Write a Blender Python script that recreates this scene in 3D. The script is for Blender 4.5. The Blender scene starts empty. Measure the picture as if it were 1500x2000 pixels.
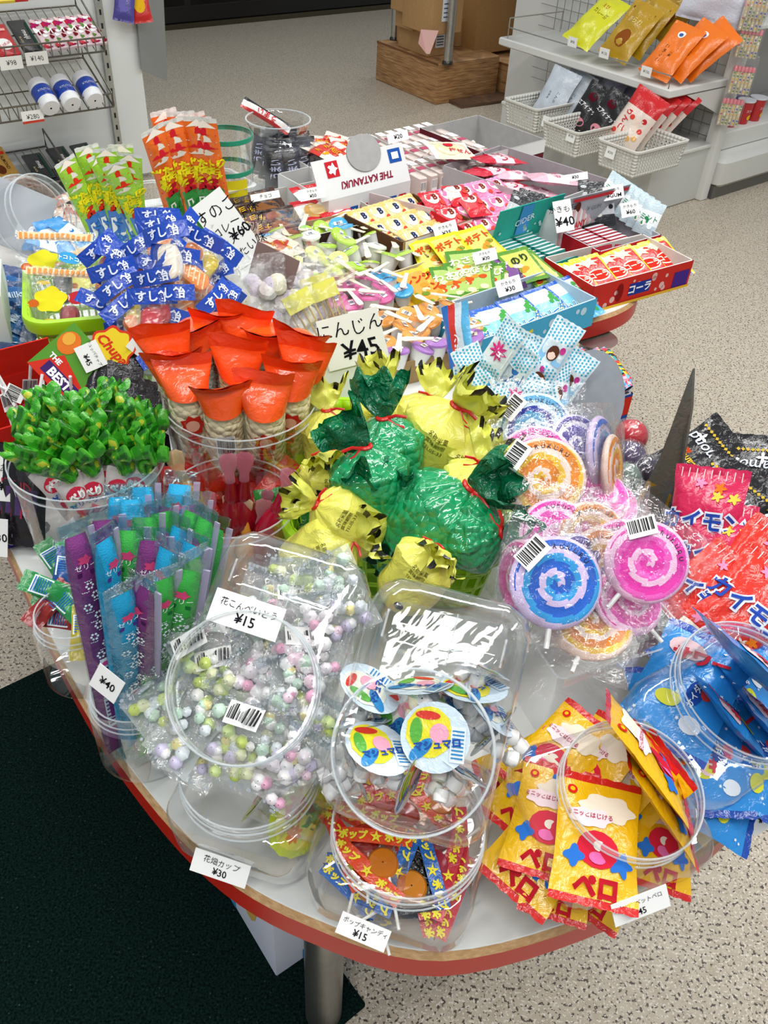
import bpy, math, random
from mathutils import Vector, Matrix, noise
sc = bpy.context.scene
COL = sc.collection
PI = math.pi
# ---------------------------------------------------------------- camera
FPX = 1700.0
TH = math.atan(FPX/math.hypot(-125, 2003)); RO = math.atan2(125, 2003)
CAM = Vector((0, 0, 1.5))
FWD = Vector((0, math.cos(TH), -math.sin(TH)))
_u = Vector((1, 0, 0)).cross(FWD)
RIGHT = Vector((1, 0, 0))*math.cos(RO) + _u*math.sin(RO)
UP = Vector((1, 0, 0))*-math.sin(RO) + _u*math.cos(RO)
cd = bpy.data.cameras.new('camera'); cam = bpy.data.objects.new('camera', cd); COL.objects.link(cam)
cam.matrix_world = Matrix((( RIGHT.x, UP.x, -FWD.x, 0), (RIGHT.y, UP.y, -FWD.y, 0), (RIGHT.z, UP.z, -FWD.z, 1.5), (0, 0, 0, 1)))
cd.sensor_fit = 'VERTICAL'; cd.sensor_height = 36.0; cd.lens = FPX/2000*36.0; cd.clip_start = 0.02
sc.camera = cam
# ---------------------------------------------------------------- light and exposure
w = bpy.data.worlds.new('world'); sc.world = w; w.use_nodes = True
w.node_tree.nodes['Background'].inputs[0].default_value = (0.86, 0.93, 1.0, 1)
w.node_tree.nodes['Background'].inputs[1].default_value = 0.34
def area(name, loc, sx, sy, power, rz=0, col=(1, 0.985, 0.95)):
    l = bpy.data.lights.new(name, 'AREA'); l.shape = 'RECTANGLE'; l.size = sx; l.size_y = sy; l.energy = power; l.color = col
    o = bpy.data.objects.new(name, l); COL.objects.link(o); o.location = loc; o.rotation_euler = (0, 0, rz)
A40 = math.radians(40)
for (x, y, pw) in [(-0.35, 1.05, 13), (1.25, 0.35, 15), (0.75, 1.75, 19), (-1.3, 2.3, 14), (-0.25, -0.5, 18), (1.7, 3.4, 16), (-0.8, 4.2, 12), (1.3, 6.6, 9)]:
    area('ceiling_tube', (x, y, 2.65), 1.5, 0.14, pw, A40)
sc.view_settings.view_transform = 'Standard'; sc.view_settings.look = 'None'; sc.view_settings.gamma = 1
sc.view_settings.use_curve_mapping = False; sc.view_settings.exposure = 0.30
sc.cycles.transparent_max_bounces = 28; sc.cycles.max_bounces = 8; sc.cycles.diffuse_bounces = 3
sc.cycles.glossy_bounces = 3; sc.cycles.transmission_bounces = 4
sc.cycles.caustics_reflective = False; sc.cycles.caustics_refractive = False
# ---------------------------------------------------------------- points seen from the camera's place
def ray(px, py): return FWD + RIGHT*((px-750)/FPX) + UP*((1000-py)/FPX)
def P(px, py, z):
    r = ray(px, py); return CAM + r*((z-CAM.z)/r.z)
def onp(px, py, p0, n):
    r = ray(px, py); return CAM + r*(((p0-CAM).dot(n))/r.dot(n))
def zat(xy, py):
    # height above xy at which the picture row is py
    lo, hi = -0.2, 2.5
    for _ in range(40):
        m = (lo+hi)/2; q = Vector((xy[0], xy[1], m))-CAM; y = 1000-FPX*q.dot(UP)/q.dot(FWD)
        if y > py: lo = m
        else: hi = m
    return m
E1 = Vector((math.cos(A40), math.sin(A40), 0)); E2 = Vector((math.sin(A40), -math.cos(A40), 0)); Z = Vector((0, 0, 1))
TZ = 0.70
# ---------------------------------------------------------------- materials
MATS = {}
def mat(name, rough=.5, spec=.5, metal=0, bump=None, alpha=None, var=0, coat=0, sss=0, gl=.05, film=None):
    m = bpy.data.materials.new(name); m.use_nodes = True; nt = m.node_tree; N = nt.nodes; L = nt.links
    b = N['Principled BSDF']; out = N['Material Output']
    at = N.new('ShaderNodeVertexColor'); at.layer_name = 'Col'; col = at.outputs[0]
    tc = N.new('ShaderNodeTexCoord')
    if var:
        n = N.new('ShaderNodeTexNoise'); n.inputs['Scale'].default_value = 60; n.inputs['Detail'].default_value = 4
        L.new(tc.outputs['Object'], n.inputs['Vector'])
        mp = N.new('ShaderNodeMapRange'); mp.inputs[1].default_value = .3; mp.inputs[2].default_value = .7
        mp.inputs[3].default_value = 1-var; mp.inputs[4].default_value = 1+var*.5; L.new(n.outputs[0], mp.inputs[0])
        mx = N.new('ShaderNodeVectorMath'); mx.operation = 'SCALE'; L.new(col, mx.inputs[0]); L.new(mp.outputs[0], mx.inputs['Scale']); col = mx.outputs[0]
    L.new(col, b.inputs['Base Color'])
    b.inputs['Roughness'].default_value = rough; b.inputs['Specular IOR Level'].default_value = spec; b.inputs['Metallic'].default_value = metal
    b.inputs['Coat Weight'].default_value = coat; b.inputs['Coat Roughness'].default_value = .08
    nrm = None
    if bump:
        kind, scale, strength, dist = bump
        if kind == 'voronoi':
            n = N.new('ShaderNodeTexVoronoi'); n.feature = 'F1'
        else:
            n = N.new('ShaderNodeTexNoise'); n.inputs['Detail'].default_value = 3; n.inputs['Distortion'].default_value = 1.2
        n.inputs['Scale'].default_value = scale; L.new(tc.outputs['Object'], n.inputs['Vector'])
        bp = N.new('ShaderNodeBump'); bp.inputs['Strength'].default_value = strength; bp.inputs['Distance'].default_value = dist
        if kind == 'voronoi': bp.invert = True
        L.new(n.outputs[0], bp.inputs['Height']); nrm = bp.outputs[0]; L.new(nrm, b.inputs['Normal'])
    if alpha is not None or film is not None:
        tr = N.new('ShaderNodeBsdfTransparent'); L.new(col, tr.inputs[0])
        lw = N.new('ShaderNodeLayerWeight'); lw.inputs[0].default_value = .35
        if nrm: L.new(nrm, lw.inputs['Normal'])
        ms = N.new('ShaderNodeMixShader')
        mr = N.new('ShaderNodeMapRange'); L.new(lw.outputs['Facing'], mr.inputs[0])
        a = alpha if alpha is not None else film
        mr.inputs[3].default_value = a[0]; mr.inputs[4].default_value = a[1]
        L.new(mr.outputs[0], ms.inputs[0]); L.new(tr.outputs[0], ms.inputs[1])
        if film is not None:
            g = N.new('ShaderNodeBsdfGlossy'); g.inputs['Roughness'].default_value = gl; g.inputs[0].default_value = (1, 1, 1, 1)
            if nrm: L.new(nrm, g.inputs['Normal'])
            L.new(g.outputs[0], ms.inputs[2])
        else: L.new(b.outputs[0], ms.inputs[2])
        L.new(ms.outputs[0], out.inputs[0])
    MATS[name] = m; return m
mat('paper', .65, .3); mat('card', .75, .2, var=.08); mat('plastic', .32, .5); mat('gloss', .2, .6, bump=('noise', 90, .35, .004))
mat('foil', .22, .5, metal=.75, bump=('noise', 120, .6, .004)); mat('metal', .3, .5, metal=.9, var=.12); mat('candy', .12, .6)
mat('sugar', .6, .3, bump=('noise', 500, .5, .002), var=.22); mat('rice', .6, .3, bump=('voronoi', 130, 1, .006), var=.15)
mat('bean', .12, .8, bump=('voronoi', 118, .9, .0065), coat=.4); mat('softbag', .28, .5, bump=('noise', 55, .5, .006))
mat('star', .45, .4); mat('wood', .6, .3, var=.2); mat('ink', .7, .1)
mat('film', film=(.035, .42), gl=.07, bump=('noise', 70, .6, .008)); mat('clear', film=(.06, .6), gl=.05, bump=('noise', 14, .12, .01))
mat('tint', .12, .8, alpha=(.62, .92), bump=('noise', 75, 1.0, .012)); mat('jelly', .08, .7, alpha=(.72, .95)); mat('print', .22, .6, alpha=(.8, .97), bump=('noise', 90, .3, .003))
mat('frost', .25, .5, alpha=(.3, .75), bump=('noise', 60, .3, .004))
def lin(h):
    h = h.lstrip('#'); r = []
    for i in (0, 2, 4):
        c = int(h[i:i+2], 16)/255; r.append(c/12.92 if c <= .04045 else ((c+.055)/1.055)**2.4)
    return (r[0], r[1], r[2], 1.0)
_lc = {}
def C(h):
    if not isinstance(h, str): return h
    if h not in _lc: _lc[h] = lin(h)
    return _lc[h]
# ---------------------------------------------------------------- mesh builder
class MB:
    def __init__(s): s.v = []; s.f = []; s.c = []; s.m = []; s.ms = []; s.xf = None
    def mi(s, m):
        if m not in s.ms: s.ms.append(m)
        return s.ms.index(m)
    def add(s, vs, fs, col, m='plastic', xf=None):
        b = len(s.v); k = s.mi(m)
        for p in vs:
            p = Vector(p)
            if xf: p = xf @ p
            if s.xf: p = s.xf @ p
            s.v.append(p)
        cc = None if callable(col) else C(col)
        for i, f in enumerate(fs):
            s.f.append([b+j for j in f]); s.c.append(C(col(i)) if cc is None else cc); s.m.append(k)
    def box(s, lo, hi, col, m='plastic', xf=None, bev=0):
        (a, b, c), (d, e, f) = lo, hi
        if bev:
            s.loft([(abs(d-a)-2*bev*k, abs(e-b)-2*bev*k, bev, zz) for k, zz in ((1, c), (0, c+bev), (0, f-bev), (1, f))], col, m, xf=(xf or Matrix()) @ Matrix.Translation(((a+d)/2, (b+e)/2, 0)), cap=(1, 1), n=2); return
        v = [(a, b, c), (d, b, c), (d, e, c), (a, e, c), (a, b, f), (d, b, f), (d, e, f), (a, e, f)]
        s.add(v, [(0, 3, 2, 1), (4, 5, 6, 7), (0, 1, 5, 4), (1, 2, 6, 5), (2, 3, 7, 6), (3, 0, 4, 7)], col, m, xf)
    def loft(s, lv, col, m='plastic', xf=None, cap=(0, 0), n=5, lobes=None):
        # lv: (width, depth, corner radius, z[, ox, oy])
        vs = []; per = 0
        for l in lv:
            wd, dp, r, z = l[:4]; ox, oy = (l[4:6] if len(l) > 4 else (0, 0)); r = max(1e-5, min(r, wd/2, dp/2)); loop = []
            for q, (sx, sy) in enumerate(((1, 1), (-1, 1), (-1, -1), (1, -1))):
                for k in range(n+1):
                    a = PI/2*(q+k/n); loop.append((ox+sx*(wd/2-r)+r*math.cos(a), oy+sy*(dp/2-r)+r*math.sin(a), z))
            vs += loop; per = len(loop)
        fs = []
        for i in range(len(lv)-1):
            for j in range(per): fs.append((i*per+j, i*per+(j+1) % per, (i+1)*per+(j+1) % per, (i+1)*per+j))
        if cap[0]: fs.append(tuple(range(per))[::-1])
        if cap[1]: fs.append(tuple((len(lv)-1)*per+j for j in range(per)))
        s.add(vs, fs, col, m, xf)
    def lathe(s, pr, col, m='plastic', xf=None, n=24, cap=(0, 0)):
        vs = []; fs = []
        for r, z in pr:
            for j in range(n): a = 2*PI*j/n; vs.append((r*math.cos(a), r*math.sin(a), z))
        for i in range(len(pr)-1):
            for j in range(n): fs.append((i*n+j, i*n+(j+1) % n, (i+1)*n+(j+1) % n, (i+1)*n+j))
        if cap[0]: fs.append(tuple(range(n))[::-1])
        if cap[1]: fs.append(tuple((len(pr)-1)*n+j for j in range(n)))
        s.add(vs, fs, (lambda i: col(i//n) if i//n < len(pr)-1 else col(len(pr)-2)) if callable(col) else col, m, xf)
    def tube(s, pts, r, col, m='plastic', n=7, closed=False, xf=None, flat=1):
        pts = [Vector(p) for p in pts]; vs = []; fs = []; k = len(pts)
        up = Vector((.123, .3, .95))
        for i, p in enumerate(pts):
            a = pts[(i-1) % k] if closed or i else pts[0]; b = pts[(i+1) % k] if closed or i < k-1 else pts[-1]
            d = (b-a).normalized(); x = d.cross(up)
            if x.length < 1e-4: x = d.cross(Vector((1, 0, 0)))
            x.normalize(); y = x.cross(d); rr = r[i] if isinstance(r, (list, tuple)) else r
            for j in range(n): t = 2*PI*j/n; vs.append(p+x*(rr*math.cos(t))+y*(rr*flat*math.sin(t)))
        for i in range(k if closed else k-1):
            for j in range(n): fs.append((i*n+j, i*n+(j+1) % n, ((i+1) % k)*n+(j+1) % n, ((i+1) % k)*n+j))
        if not closed: fs += [tuple(range(n))[::-1], tuple((k-1)*n+j for j in range(n))]
        s.add(vs, fs, col, m, xf)
    def grid(s, fn, nu, nv, col, m='gloss', xf=None, wrap=False):
        vs = [fn(i/nu, j/nv) for j in range(nv+1) for i in range(nu+1)]; w_ = nu+1
        fs = [(j*w_+i, j*w_+i+1, (j+1)*w_+i+1, (j+1)*w_+i) for j in range(nv) for i in range(nu)]
        s.add(vs, fs, (lambda k: col(((k % nu)+.5)/nu, ((k//nu)+.5)/nv)) if callable(col) else col, m, xf)
    def poly(s, pts, col, m='ink', mp=None, xf=None):
        vs = [mp(x, y) if mp else (x, y, 0) for x, y in pts]
        s.add(vs, [tuple(range(len(pts)))], col, m, xf)
    def rect(s, cx, cy, wd, hg, col, m='ink', mp=None, xf=None, a=0):
        ca, sa = math.cos(a), math.sin(a)
        s.poly([(cx+ca*x-sa*y, cy+sa*x+ca*y) for x, y in ((-wd/2, -hg/2), (wd/2, -hg/2), (wd/2, hg/2), (-wd/2, hg/2))], col, m, mp, xf)
    def blob(s, cx, cy, rx, ry, col, m='ink', mp=None, xf=None, n=14, star=0, lobes=5, a=0):
        # fan so it can follow a curved wrapper
        pts = [(cx, cy)]
        for k in range(n):
            t = 2*PI*k/n; q = 1+star*math.cos(lobes*t); x, y = rx*q*math.cos(t), ry*q*math.sin(t)
            pts.append((cx+x*math.cos(a)-y*math.sin(a), cy+x*math.sin(a)+y*math.cos(a)))
        s.add([mp(x, y) if mp else (x, y, 0) for x, y in pts], [(0, 1+k, 1+(k+1) % n) for k in range(n)], col, m, xf)
    def text(s, st, size, col, cx=0, cy=0, m='ink', mp=None, xf=None, a=0, sx=1, shear=0, off=0, extr=0, hand=0):
        vs, fs, wd, hg = glyph(st, off, hand); ca, sa = math.cos(a), math.sin(a); out = []
        for x, y in vs:
            x = (x-wd/2)*size*sx+shear*y*size; y = (y-hg/2)*size
            X, Y = cx+ca*x-sa*y, cy+sa*x+ca*y; out.append(mp(X, Y) if mp else (X, Y, 0))
        s.add(out, fs, col, m, xf)
    def barcode(s, cx, cy, wd, hg, mp=None, xf=None, a=0, lift=0.0003, col='#222222'):
        rr = random.Random(int(abs(cx*1e5))+7); s.rect(cx, cy, wd, hg, '#f4f4f2', 'paper', mp, xf, a)
        M2 = (lambda x, y: Vector(mp(x, y))+Vector((0, 0, lift))) if mp else (lambda x, y: (x, y, lift))
        x = -wd*.42; ca, sa = math.cos(a), math.sin(a)
        while x < wd*.42:
            t = wd*rr.choice((.015, .03, .045)); X, Y = x, hg*.08; s.rect(cx+ca*X-sa*Y, cy+sa*X+ca*Y, t, hg*.66, col, 'ink', M2, xf, a); x += t+wd*rr.choice((.02, .035))
    def build(s, name, parent=None, smooth=40, mods=None):
        me = bpy.data.meshes.new(name); me.from_pydata([tuple(v) for v in s.v], [], s.f); me.validate(clean_customdata=False)
        for m in s.ms: me.materials.append(MATS[m])
        if len(me.polygons) == len(s.f):
            me.polygons.foreach_set('material_index', s.m)
            ca = me.color_attributes.new('Col', 'FLOAT_COLOR', 'CORNER'); buf = []
            for f, c in zip(s.f, s.c): buf += list(c)*len(f)
            ca.data.foreach_set('color', buf)
        else: print('BADMESH', name, len(me.polygons), len(s.f))
        me.polygons.foreach_set('use_smooth', [True]*len(me.polygons))
        try: me.set_sharp_from_angle(angle=math.radians(smooth))
        except Exception: pass
        o = bpy.data.objects.new(name, me); COL.objects.link(o)
        if parent: o.parent = parent
        return o
_gl = {}
def glyph(st, off=0, hand=0):
    k = (st, off, hand)
    if k in _gl: return _gl[k]
    c = bpy.data.curves.new('t', 'FONT'); c.body = st; c.resolution_u = 2; c.offset = off; c.fill_mode = 'FRONT'
    o = bpy.data.objects.new('t', c); COL.objects.link(o); dg = bpy.context.evaluated_depsgraph_get(); dg.update()
    me = bpy.data.meshes.new_from_object(o.evaluated_get(dg)); vs = [(v.co.x, v.co.y) for v in me.vertices]; fs = [tuple(p.vertices) for p in me.polygons]
    bpy.data.objects.remove(o); bpy.data.curves.remove(c); bpy.data.meshes.remove(me)
    if not vs: vs = [(0, 0)]; fs = []
    x0 = min(v[0] for v in vs); y0 = min(v[1] for v in vs); vs = [(x-x0, y-y0) for x, y in vs]
    wd = max(v[0] for v in vs); hg = max(v[1] for v in vs)
    if hand:
        vs = [(x+.05*math.sin(y*4+x), y+.06*math.sin(x*2.1)+.03*math.sin(x*5)) for x, y in vs]
    _gl[k] = (vs, fs, wd, hg); return _gl[k]
# ---------------------------------------------------------------- things
def tag(o, label, cat, group=None, kind=None):
    o['label'] = label
    if cat: o['category'] = cat
    if group: o['group'] = group
    if kind: o['kind'] = kind
    return o
def thing(name, label=None, cat=None, group=None):
    o = bpy.data.objects.new(name, None); COL.objects.link(o); o.empty_display_size = .02
    if label: tag(o, label, cat, group)
    return o
def struct(o): o['kind'] = 'structure'; return o
KIDS = {}
def dup(root, label=None, group=None, mw=None, scale=None):
    r = root.copy(); COL.objects.link(r)
    for ch in root.children:
        c = ch.copy(); COL.objects.link(c); c.parent = r
        for g in ch.children:
            d = g.copy(); COL.objects.link(d); d.parent = c
    if label: r['label'] = label
    if group: r['group'] = group
    if mw is not None: put(r, mw)
    return r
def put(o, mw): o.matrix_basis = mw
class Pool:
    # one built thing of a kind; the first use takes the original, later uses copy it
    def __init__(s, fn): s.fn = fn; s.o = {}; s.used = set()
    def get(s, key, label, cat, group, mw):
        if key not in s.o: s.o[key] = s.fn(*key) if isinstance(key, tuple) else s.fn(key); o = s.o[key]
        else: o = dup(s.o[key])
        tag(o, label, cat, group)
        if group is None and 'group' in o: del o['group']
        put(o, mw); return o
def frame(loc, x, y, z, sc_=1):
    if not isinstance(sc_, (tuple, list)): sc_ = (sc_,)*3
    x, y, z = x*sc_[0], y*sc_[1], z*sc_[2]
    return Matrix(((x.x, y.x, z.x, loc.x), (x.y, y.y, z.y, loc.y), (x.z, y.z, z.z, loc.z), (0, 0, 0, 1)))
def along(a, b, roll=0, face=None, sc_=1, at=0):
    # local +Y runs from a to b, local +Z looks towards the camera (then rolled about Y)
    y = (b-a).normalized(); f = face if face is not None else (CAM-(a+b)/2)
    z = (f-y*f.dot(y)).normalized(); z = Matrix.Rotation(roll, 3, y) @ z; x = y.cross(z)
    return frame(a+(b-a)*at, x, y, z, sc_)
def facing(loc, n, up=Z, spin=0, sc_=1):
    n = n.normalized(); x = up.cross(n)
    if x.length < 1e-3: x = Vector((1, 0, 0))
    x.normalize(); y = n.cross(x); M3 = Matrix.Rotation(spin, 3, n); return frame(loc, M3 @ x, M3 @ y, n, sc_)
def flat(loc, ang, tilt=0, tax=0, sc_=1):
    # lying flat: local +Z up, local +X at angle ang (deg); tilted about local X (tilt) / Y (tax)
    M = Matrix.Translation(loc) @ Matrix.Rotation(math.radians(ang), 4, 'Z') @ Matrix.Rotation(math.radians(tilt), 4, 'X') @ Matrix.Rotation(math.radians(tax), 4, 'Y')
    return M @ Matrix.Diagonal((sc_, sc_, sc_, 1)) if not isinstance(sc_, (tuple, list)) else M @ Matrix.Diagonal((*sc_, 1))
ORD = ['first', 'second', 'third', 'fourth', 'fifth', 'sixth', 'seventh', 'eighth', 'ninth', 'tenth', 'eleventh', 'twelfth', 'thirteenth', 'fourteenth', 'fifteenth', 'sixteenth']
R = random.Random(5)
# wrapper surfaces -------------------------------------------------
def pouch(mb, wd, ln, th, col, m='gloss', crimp=.012, nu=12, nv=18, seed=1, wr=.12, back=None, ends=True, curl=0):
    """pillow pack lying in XY, centre at origin, front at +Z; returns mp(x,y) lying on its front"""
    def hz(x, y):
        u = min(1, abs(x)/(wd/2)); v = min(1, abs(y)/(ln/2-crimp)) if abs(y) < ln/2-crimp else 1
        h = max(0, 1-u**2.6)**.6*max(0, 1-v**3)**.6
        n_ = noise.noise(Vector((x/wd*3+seed, y/wd*3, seed*.7)))
        return th/2*h*(1+wr*2*n_)+wr*.08*wd*noise.noise(Vector((x/wd*5, y/wd*4+seed, 3)))
    def bend(p):
        if curl: p.z += curl*(p.y/ln)**2*ln
        return p
    zz = 1 if ends else 0
    def f(u, v, s_):
        x = (u-.5)*wd; y = (v-.5)*ln
        k = 1-.07*max(0, 1-(abs(y)/(ln/2-crimp))**3) if abs(y) < ln/2-crimp else 1
        x2 = x*k; z = hz(x, y)
        yy = y+(.0012*((int(u*nu)) % 2)*zz*(1 if y > 0 else -1) if abs(v-.5) > .499 else 0)
        return bend(Vector((x2, yy, z if s_ > 0 else (-(z)*.85 if abs(y) < ln/2-crimp and 0 < u < 1 else z))))
    mb.grid(lambda u, v: f(u, v, 1), nu, nv, col, m); mb.grid(lambda u, v: f(1-u, v, -1), nu, nv, back or (col if not callable(col) else (lambda u, v: col(1-u, v))), m)
    return lambda x, y: bend(Vector((x*(1-.07*max(0, 1-(abs(y)/(ln/2-crimp))**3)) if abs(y) < ln/2-crimp else x, y, hz(x, y)+.0006)))
def lift(mp, d): return lambda x, y: Vector(mp(x, y))+Vector((0, 0, d))
# ================================================================ room
def mat_floor():
    m = bpy.data.materials.new('terrazzo'); m.use_nodes = True; nt = m.node_tree; N = nt.nodes; L = nt.links; b = N['Principled BSDF']
    tc = N.new('ShaderNodeTexCoord')
    def noise_(sc_, det, rough=.6):
        n = N.new('ShaderNodeTexNoise'); n.inputs['Scale'].default_value = sc_; n.inputs['Detail'].default_value = det; n.inputs['Roughness'].default_value = rough; L.new(tc.outputs['Object'], n.inputs[0]); return n.outputs[0]
    def ramp(src, st):
        r = N.new('ShaderNodeValToRGB'); e = r.color_ramp.elements
        e[0].position, e[0].color = st[0][0], C(st[0][1]); e[1].position, e[1].color = st[1][0], C(st[1][1])
        for p_, c_ in st[2:]: q = e.new(p_); q.color = C(c_)
        L.new(src, r.inputs[0]); return r.outputs[0]
    base = ramp(noise_(38, 3), [(.3, '#b5a894'), (.7, '#cabfac'), (.5, '#c0b4a0')])
    sp = ramp(noise_(150, 2, .5), [(.39, '#ffffff'), (.43, '#000000')])
    sp2 = ramp(noise_(230, 2, .5), [(.57, '#000000'), (.62, '#ffffff')])
    mx = N.new('ShaderNodeMixRGB'); L.new(sp, mx.inputs[0]); L.new(base, mx.inputs[1]); mx.inputs[2].default_value = C('#4e463e')
    m2 = N.new('ShaderNodeMixRGB'); L.new(sp2, m2.inputs[0]); L.new(mx.outputs[0], m2.inputs[1]); m2.inputs[2].default_value = C('#e6ddd0')
    L.new(m2.outputs[0], b.inputs['Base Color']); b.inputs['Roughness'].default_value = .38; return m
MATS['terrazzo'] = mat_floor()
def mat_mat():
    m = bpy.data.materials.new('pile'); m.use_nodes = True; nt = m.node_tree; N = nt.nodes; L = nt.links; b = N['Principled BSDF']
    tc = N.new('ShaderNodeTexCoord'); n = N.new('ShaderNodeTexNoise'); n.inputs['Scale'].default_value = 260; n.inputs['Detail'].default_value = 4; L.new(tc.outputs['Object'], n.inputs[0])
    r = N.new('ShaderNodeValToRGB'); e = r.color_ramp.elements; e[0].position = .35; e[0].color = C('#04100f'); e[1].position = .7; e[1].color = C('#17302b'); q = e.new(.78); q.color = C('#7d8a86')
    L.new(n.outputs[0], r.inputs[0]); L.new(r.outputs[0], b.inputs[0]); b.inputs['Roughness'].default_value = 1; b.inputs['Specular IOR Level'].default_value = .05
    bp = N.new('ShaderNodeBump'); bp.inputs['Strength'].default_value = .8; bp.inputs['Distance'].default_value = .005; L.new(n.outputs[0], bp.inputs['Height']); L.new(bp.outputs[0], b.inputs['Normal']); return m
MATS['pile'] = mat_mat()
def mat_grain(name, c1, c2, c3, scale=(3, 3, 40)):
    m = bpy.data.materials.new(name); m.use_nodes = True; nt = m.node_tree; N = nt.nodes; L = nt.links; b = N['Principled BSDF']
    tc = N.new('ShaderNodeTexCoord'); mp = N.new('ShaderNodeMapping'); mp.inputs['Scale'].default_value = scale; L.new(tc.outputs['Object'], mp.inputs[0])
    n = N.new('ShaderNodeTexNoise'); n.inputs['Scale'].default_value = 3; n.inputs['Detail'].default_value = 5; n.inputs['Distortion'].default_value = .6; L.new(mp.outputs[0], n.inputs[0])
    r = N.new('ShaderNodeValToRGB'); e = r.color_ramp.elements; e[0].position = .3; e[0].color = C(c1); e[1].position = .7; e[1].color = C(c3); q = e.new(.5); q.color = C(c2)
    L.new(n.outputs[0], r.inputs[0]); L.new(r.outputs[0], b.inputs[0]); b.inputs['Roughness'].default_value = .55; MATS[name] = m
mat_grain('plywood', '#7a5534', '#a67a4c', '#c49a68'); mat_grain('edgeband', '#b08a5c', '#c49c6c', '#d0ac80', (40, 40, 120)); mat_grain('brownboard', '#4a3424', '#5f4430', '#7a5a40')

mb = MB(); mb.box((-6, -2, -.05), (7, 12, 0), '#cccccc', 'terrazzo'); struct(mb.build('floor'))
# entrance mat
a, b_, c_ = P(715, 1965, 0), P(677, 1903, 0), P(225, 1480, 0)
mb = MB(); mb.xf = Matrix.Translation(a) @ Matrix.Rotation(math.radians(-139), 4, 'Z')
mb.loft([(1.2, .95, .004, 0.0005, .6, -.475), (1.2, .95, .004, .006, .6, -.475), (1.19, .94, .004, .008, .6, -.475)], '#0a1a18', 'pile', cap=(0, 1))
tag(mb.build('door_mat'), 'dark green carpet mat on the floor under the candy table', 'mat')
# far walls and dark counter
mb = MB(); mb.box((-6, 11.9, 0), (7, 12, 3), '#5d564d', 'card'); struct(mb.build('wall_back'))
pA, pB = P(305, 62, 0), P(880, 6, 0); d = (pB-pA).normalized(); ang = math.degrees(math.atan2(d.y, d.x))
t = thing('display_counter', 'long black counter standing along the far side of the floor', 'counter'); put(t, flat(pA, ang))
ln = (pB-pA).length+1.6
mb = MB(); mb.box((-.9, 0.02, .03), (ln, .8, 1.0), '#0b0a0a', 'plastic', bev=.01); mb.build('body', t)
mb = MB(); mb.box((-.9, 0, 0), (ln, .03, .035), '#5c5748', 'metal'); mb.build('kick_strip', t)
mb = MB()
for k in range(9): mb.box((-.6+k*.45, -.002+.02, .14), (-.6+k*.45+.4, .018, .9), '#141212', 'plastic', bev=.004)
mb.build('front_panel', t)

# ---------------------------------------------------------------- left shelving (runs along E1, faces E2)
foot = P(303, 345, 0)
G0 = foot
def G(u, v, z): return G0 + E1*u + E2*v + Z*z        # u along panel (0 = right end), v out towards the camera
XL = frame(G0, E1, E2*-1, Z)                            # local x along, y away, z up
t = thing('gondola_shelf', 'white shelving unit with wire racks at the far left', 'shelving'); put(t, XL)
mb = MB(); mb.box((-2.2, 0, .02), (0, .035, 1.9), '#e7ebe8', 'plastic', bev=.004); mb.build('back_panel', t)
mb = MB(); mb.box((-2.2, -.34, 0), (-.22, 0, .12), '#1d1c1b', 'plastic', bev=.005); mb.build('base_deck', t)
for ux in (-.16, -1.05):
    mb = MB(); mb.box((ux-.014, -.018, .1), (ux+.014, 0, 1.85), '#bcbfba', 'metal')
    for k in range(34): mb.box((ux-.004, -.019, .14+k*.05), (ux+.004, -.0175, .16+k*.05), '#33312d', 'ink')
    mb.build('slotted_upright', t)
def zrow(u, v, py): q = G(u, v, 0); return zat((q.x, q.y), py)
def wire_rack(zf, zb, dep, u1, label_, ugap=.035):
    o = thing('wire_rack', label_, 'rack', 'wire racks of the left shelving'); put(o, XL)
    mb = MB(); r = .0028; u0 = -1.5
    mb.tube([(u0, -dep, zf), (u1, -dep, zf)], r*1.3, '#6e6a62', 'metal'); mb.tube([(u0, -dep, zf+.05), (u1, -dep, zf+.05)], r*1.3, '#77736a', 'metal')
    mb.tube([(u0, -.02, zb), (u1, -.02, zb)], r*1.3, '#6e6a62', 'metal')
    mb.tube([(u1, -dep, zf+.05), (u1, -dep, zf), (u1, -.02, zb), (u1, -.02, zb+.07), (u1, -dep, zf+.05)], r*1.4, '#6e6a62', 'metal')
    mb.build('rim', o); mb = MB(); k = u1-ugap
    while k > u0:
        mb.tube([(k, -dep, zf+.05), (k, -dep, zf), (k, -.02, zb)], r*.8, '#8a867c', 'metal', n=5); k -= ugap
    mb.tube([(u0, -dep*.5, (zf+zb)/2-.003), (u1, -dep*.5, (zf+zb)/2-.003)], r, '#6e6a62', 'metal'); mb.build('wires', o); return o
# rack heights from where their front-right corners sit
RK = []
for (pxr, pyr, dep, zup, nm) in [(205, 100, .25, .12, 'upper wire rack holding chocolate boxes on the left shelving'), (222, 208, .27, .13, 'middle wire rack holding three white gum bottles, left shelving'), (150, 372, .30, .10, 'lower wire rack with dark chocolate boxes, left shelving')]:
    n = E2; p = onp(pxr, pyr, G(0, dep, 0), n); u1 = (p-G0).dot(E1); RK.append((u1, dep, p.z, p.z+zup)); wire_rack(p.z, p.z+zup, dep, u1, nm)
RK.append((RK[0][0], .22, RK[0][2]+.36, RK[0][3]+.36)); wire_rack(RK[3][2], RK[3][3], .22, RK[3][0], 'topmost wire rack cut off by the picture top')
def rackspot(k, px, py, up=.002, tilt=True):
    # point on rack k's sloping plane seen at (px,py)
    u1, dep, zf, zb = RK[k]; a = G(0, dep, zf); b = G(0, .02, zb); sl = (b-a).normalized(); n = sl.cross(E1)*-1
    if n.z < 0: n = -n
    return onp(px, py, a+n*up, n), sl, n
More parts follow.
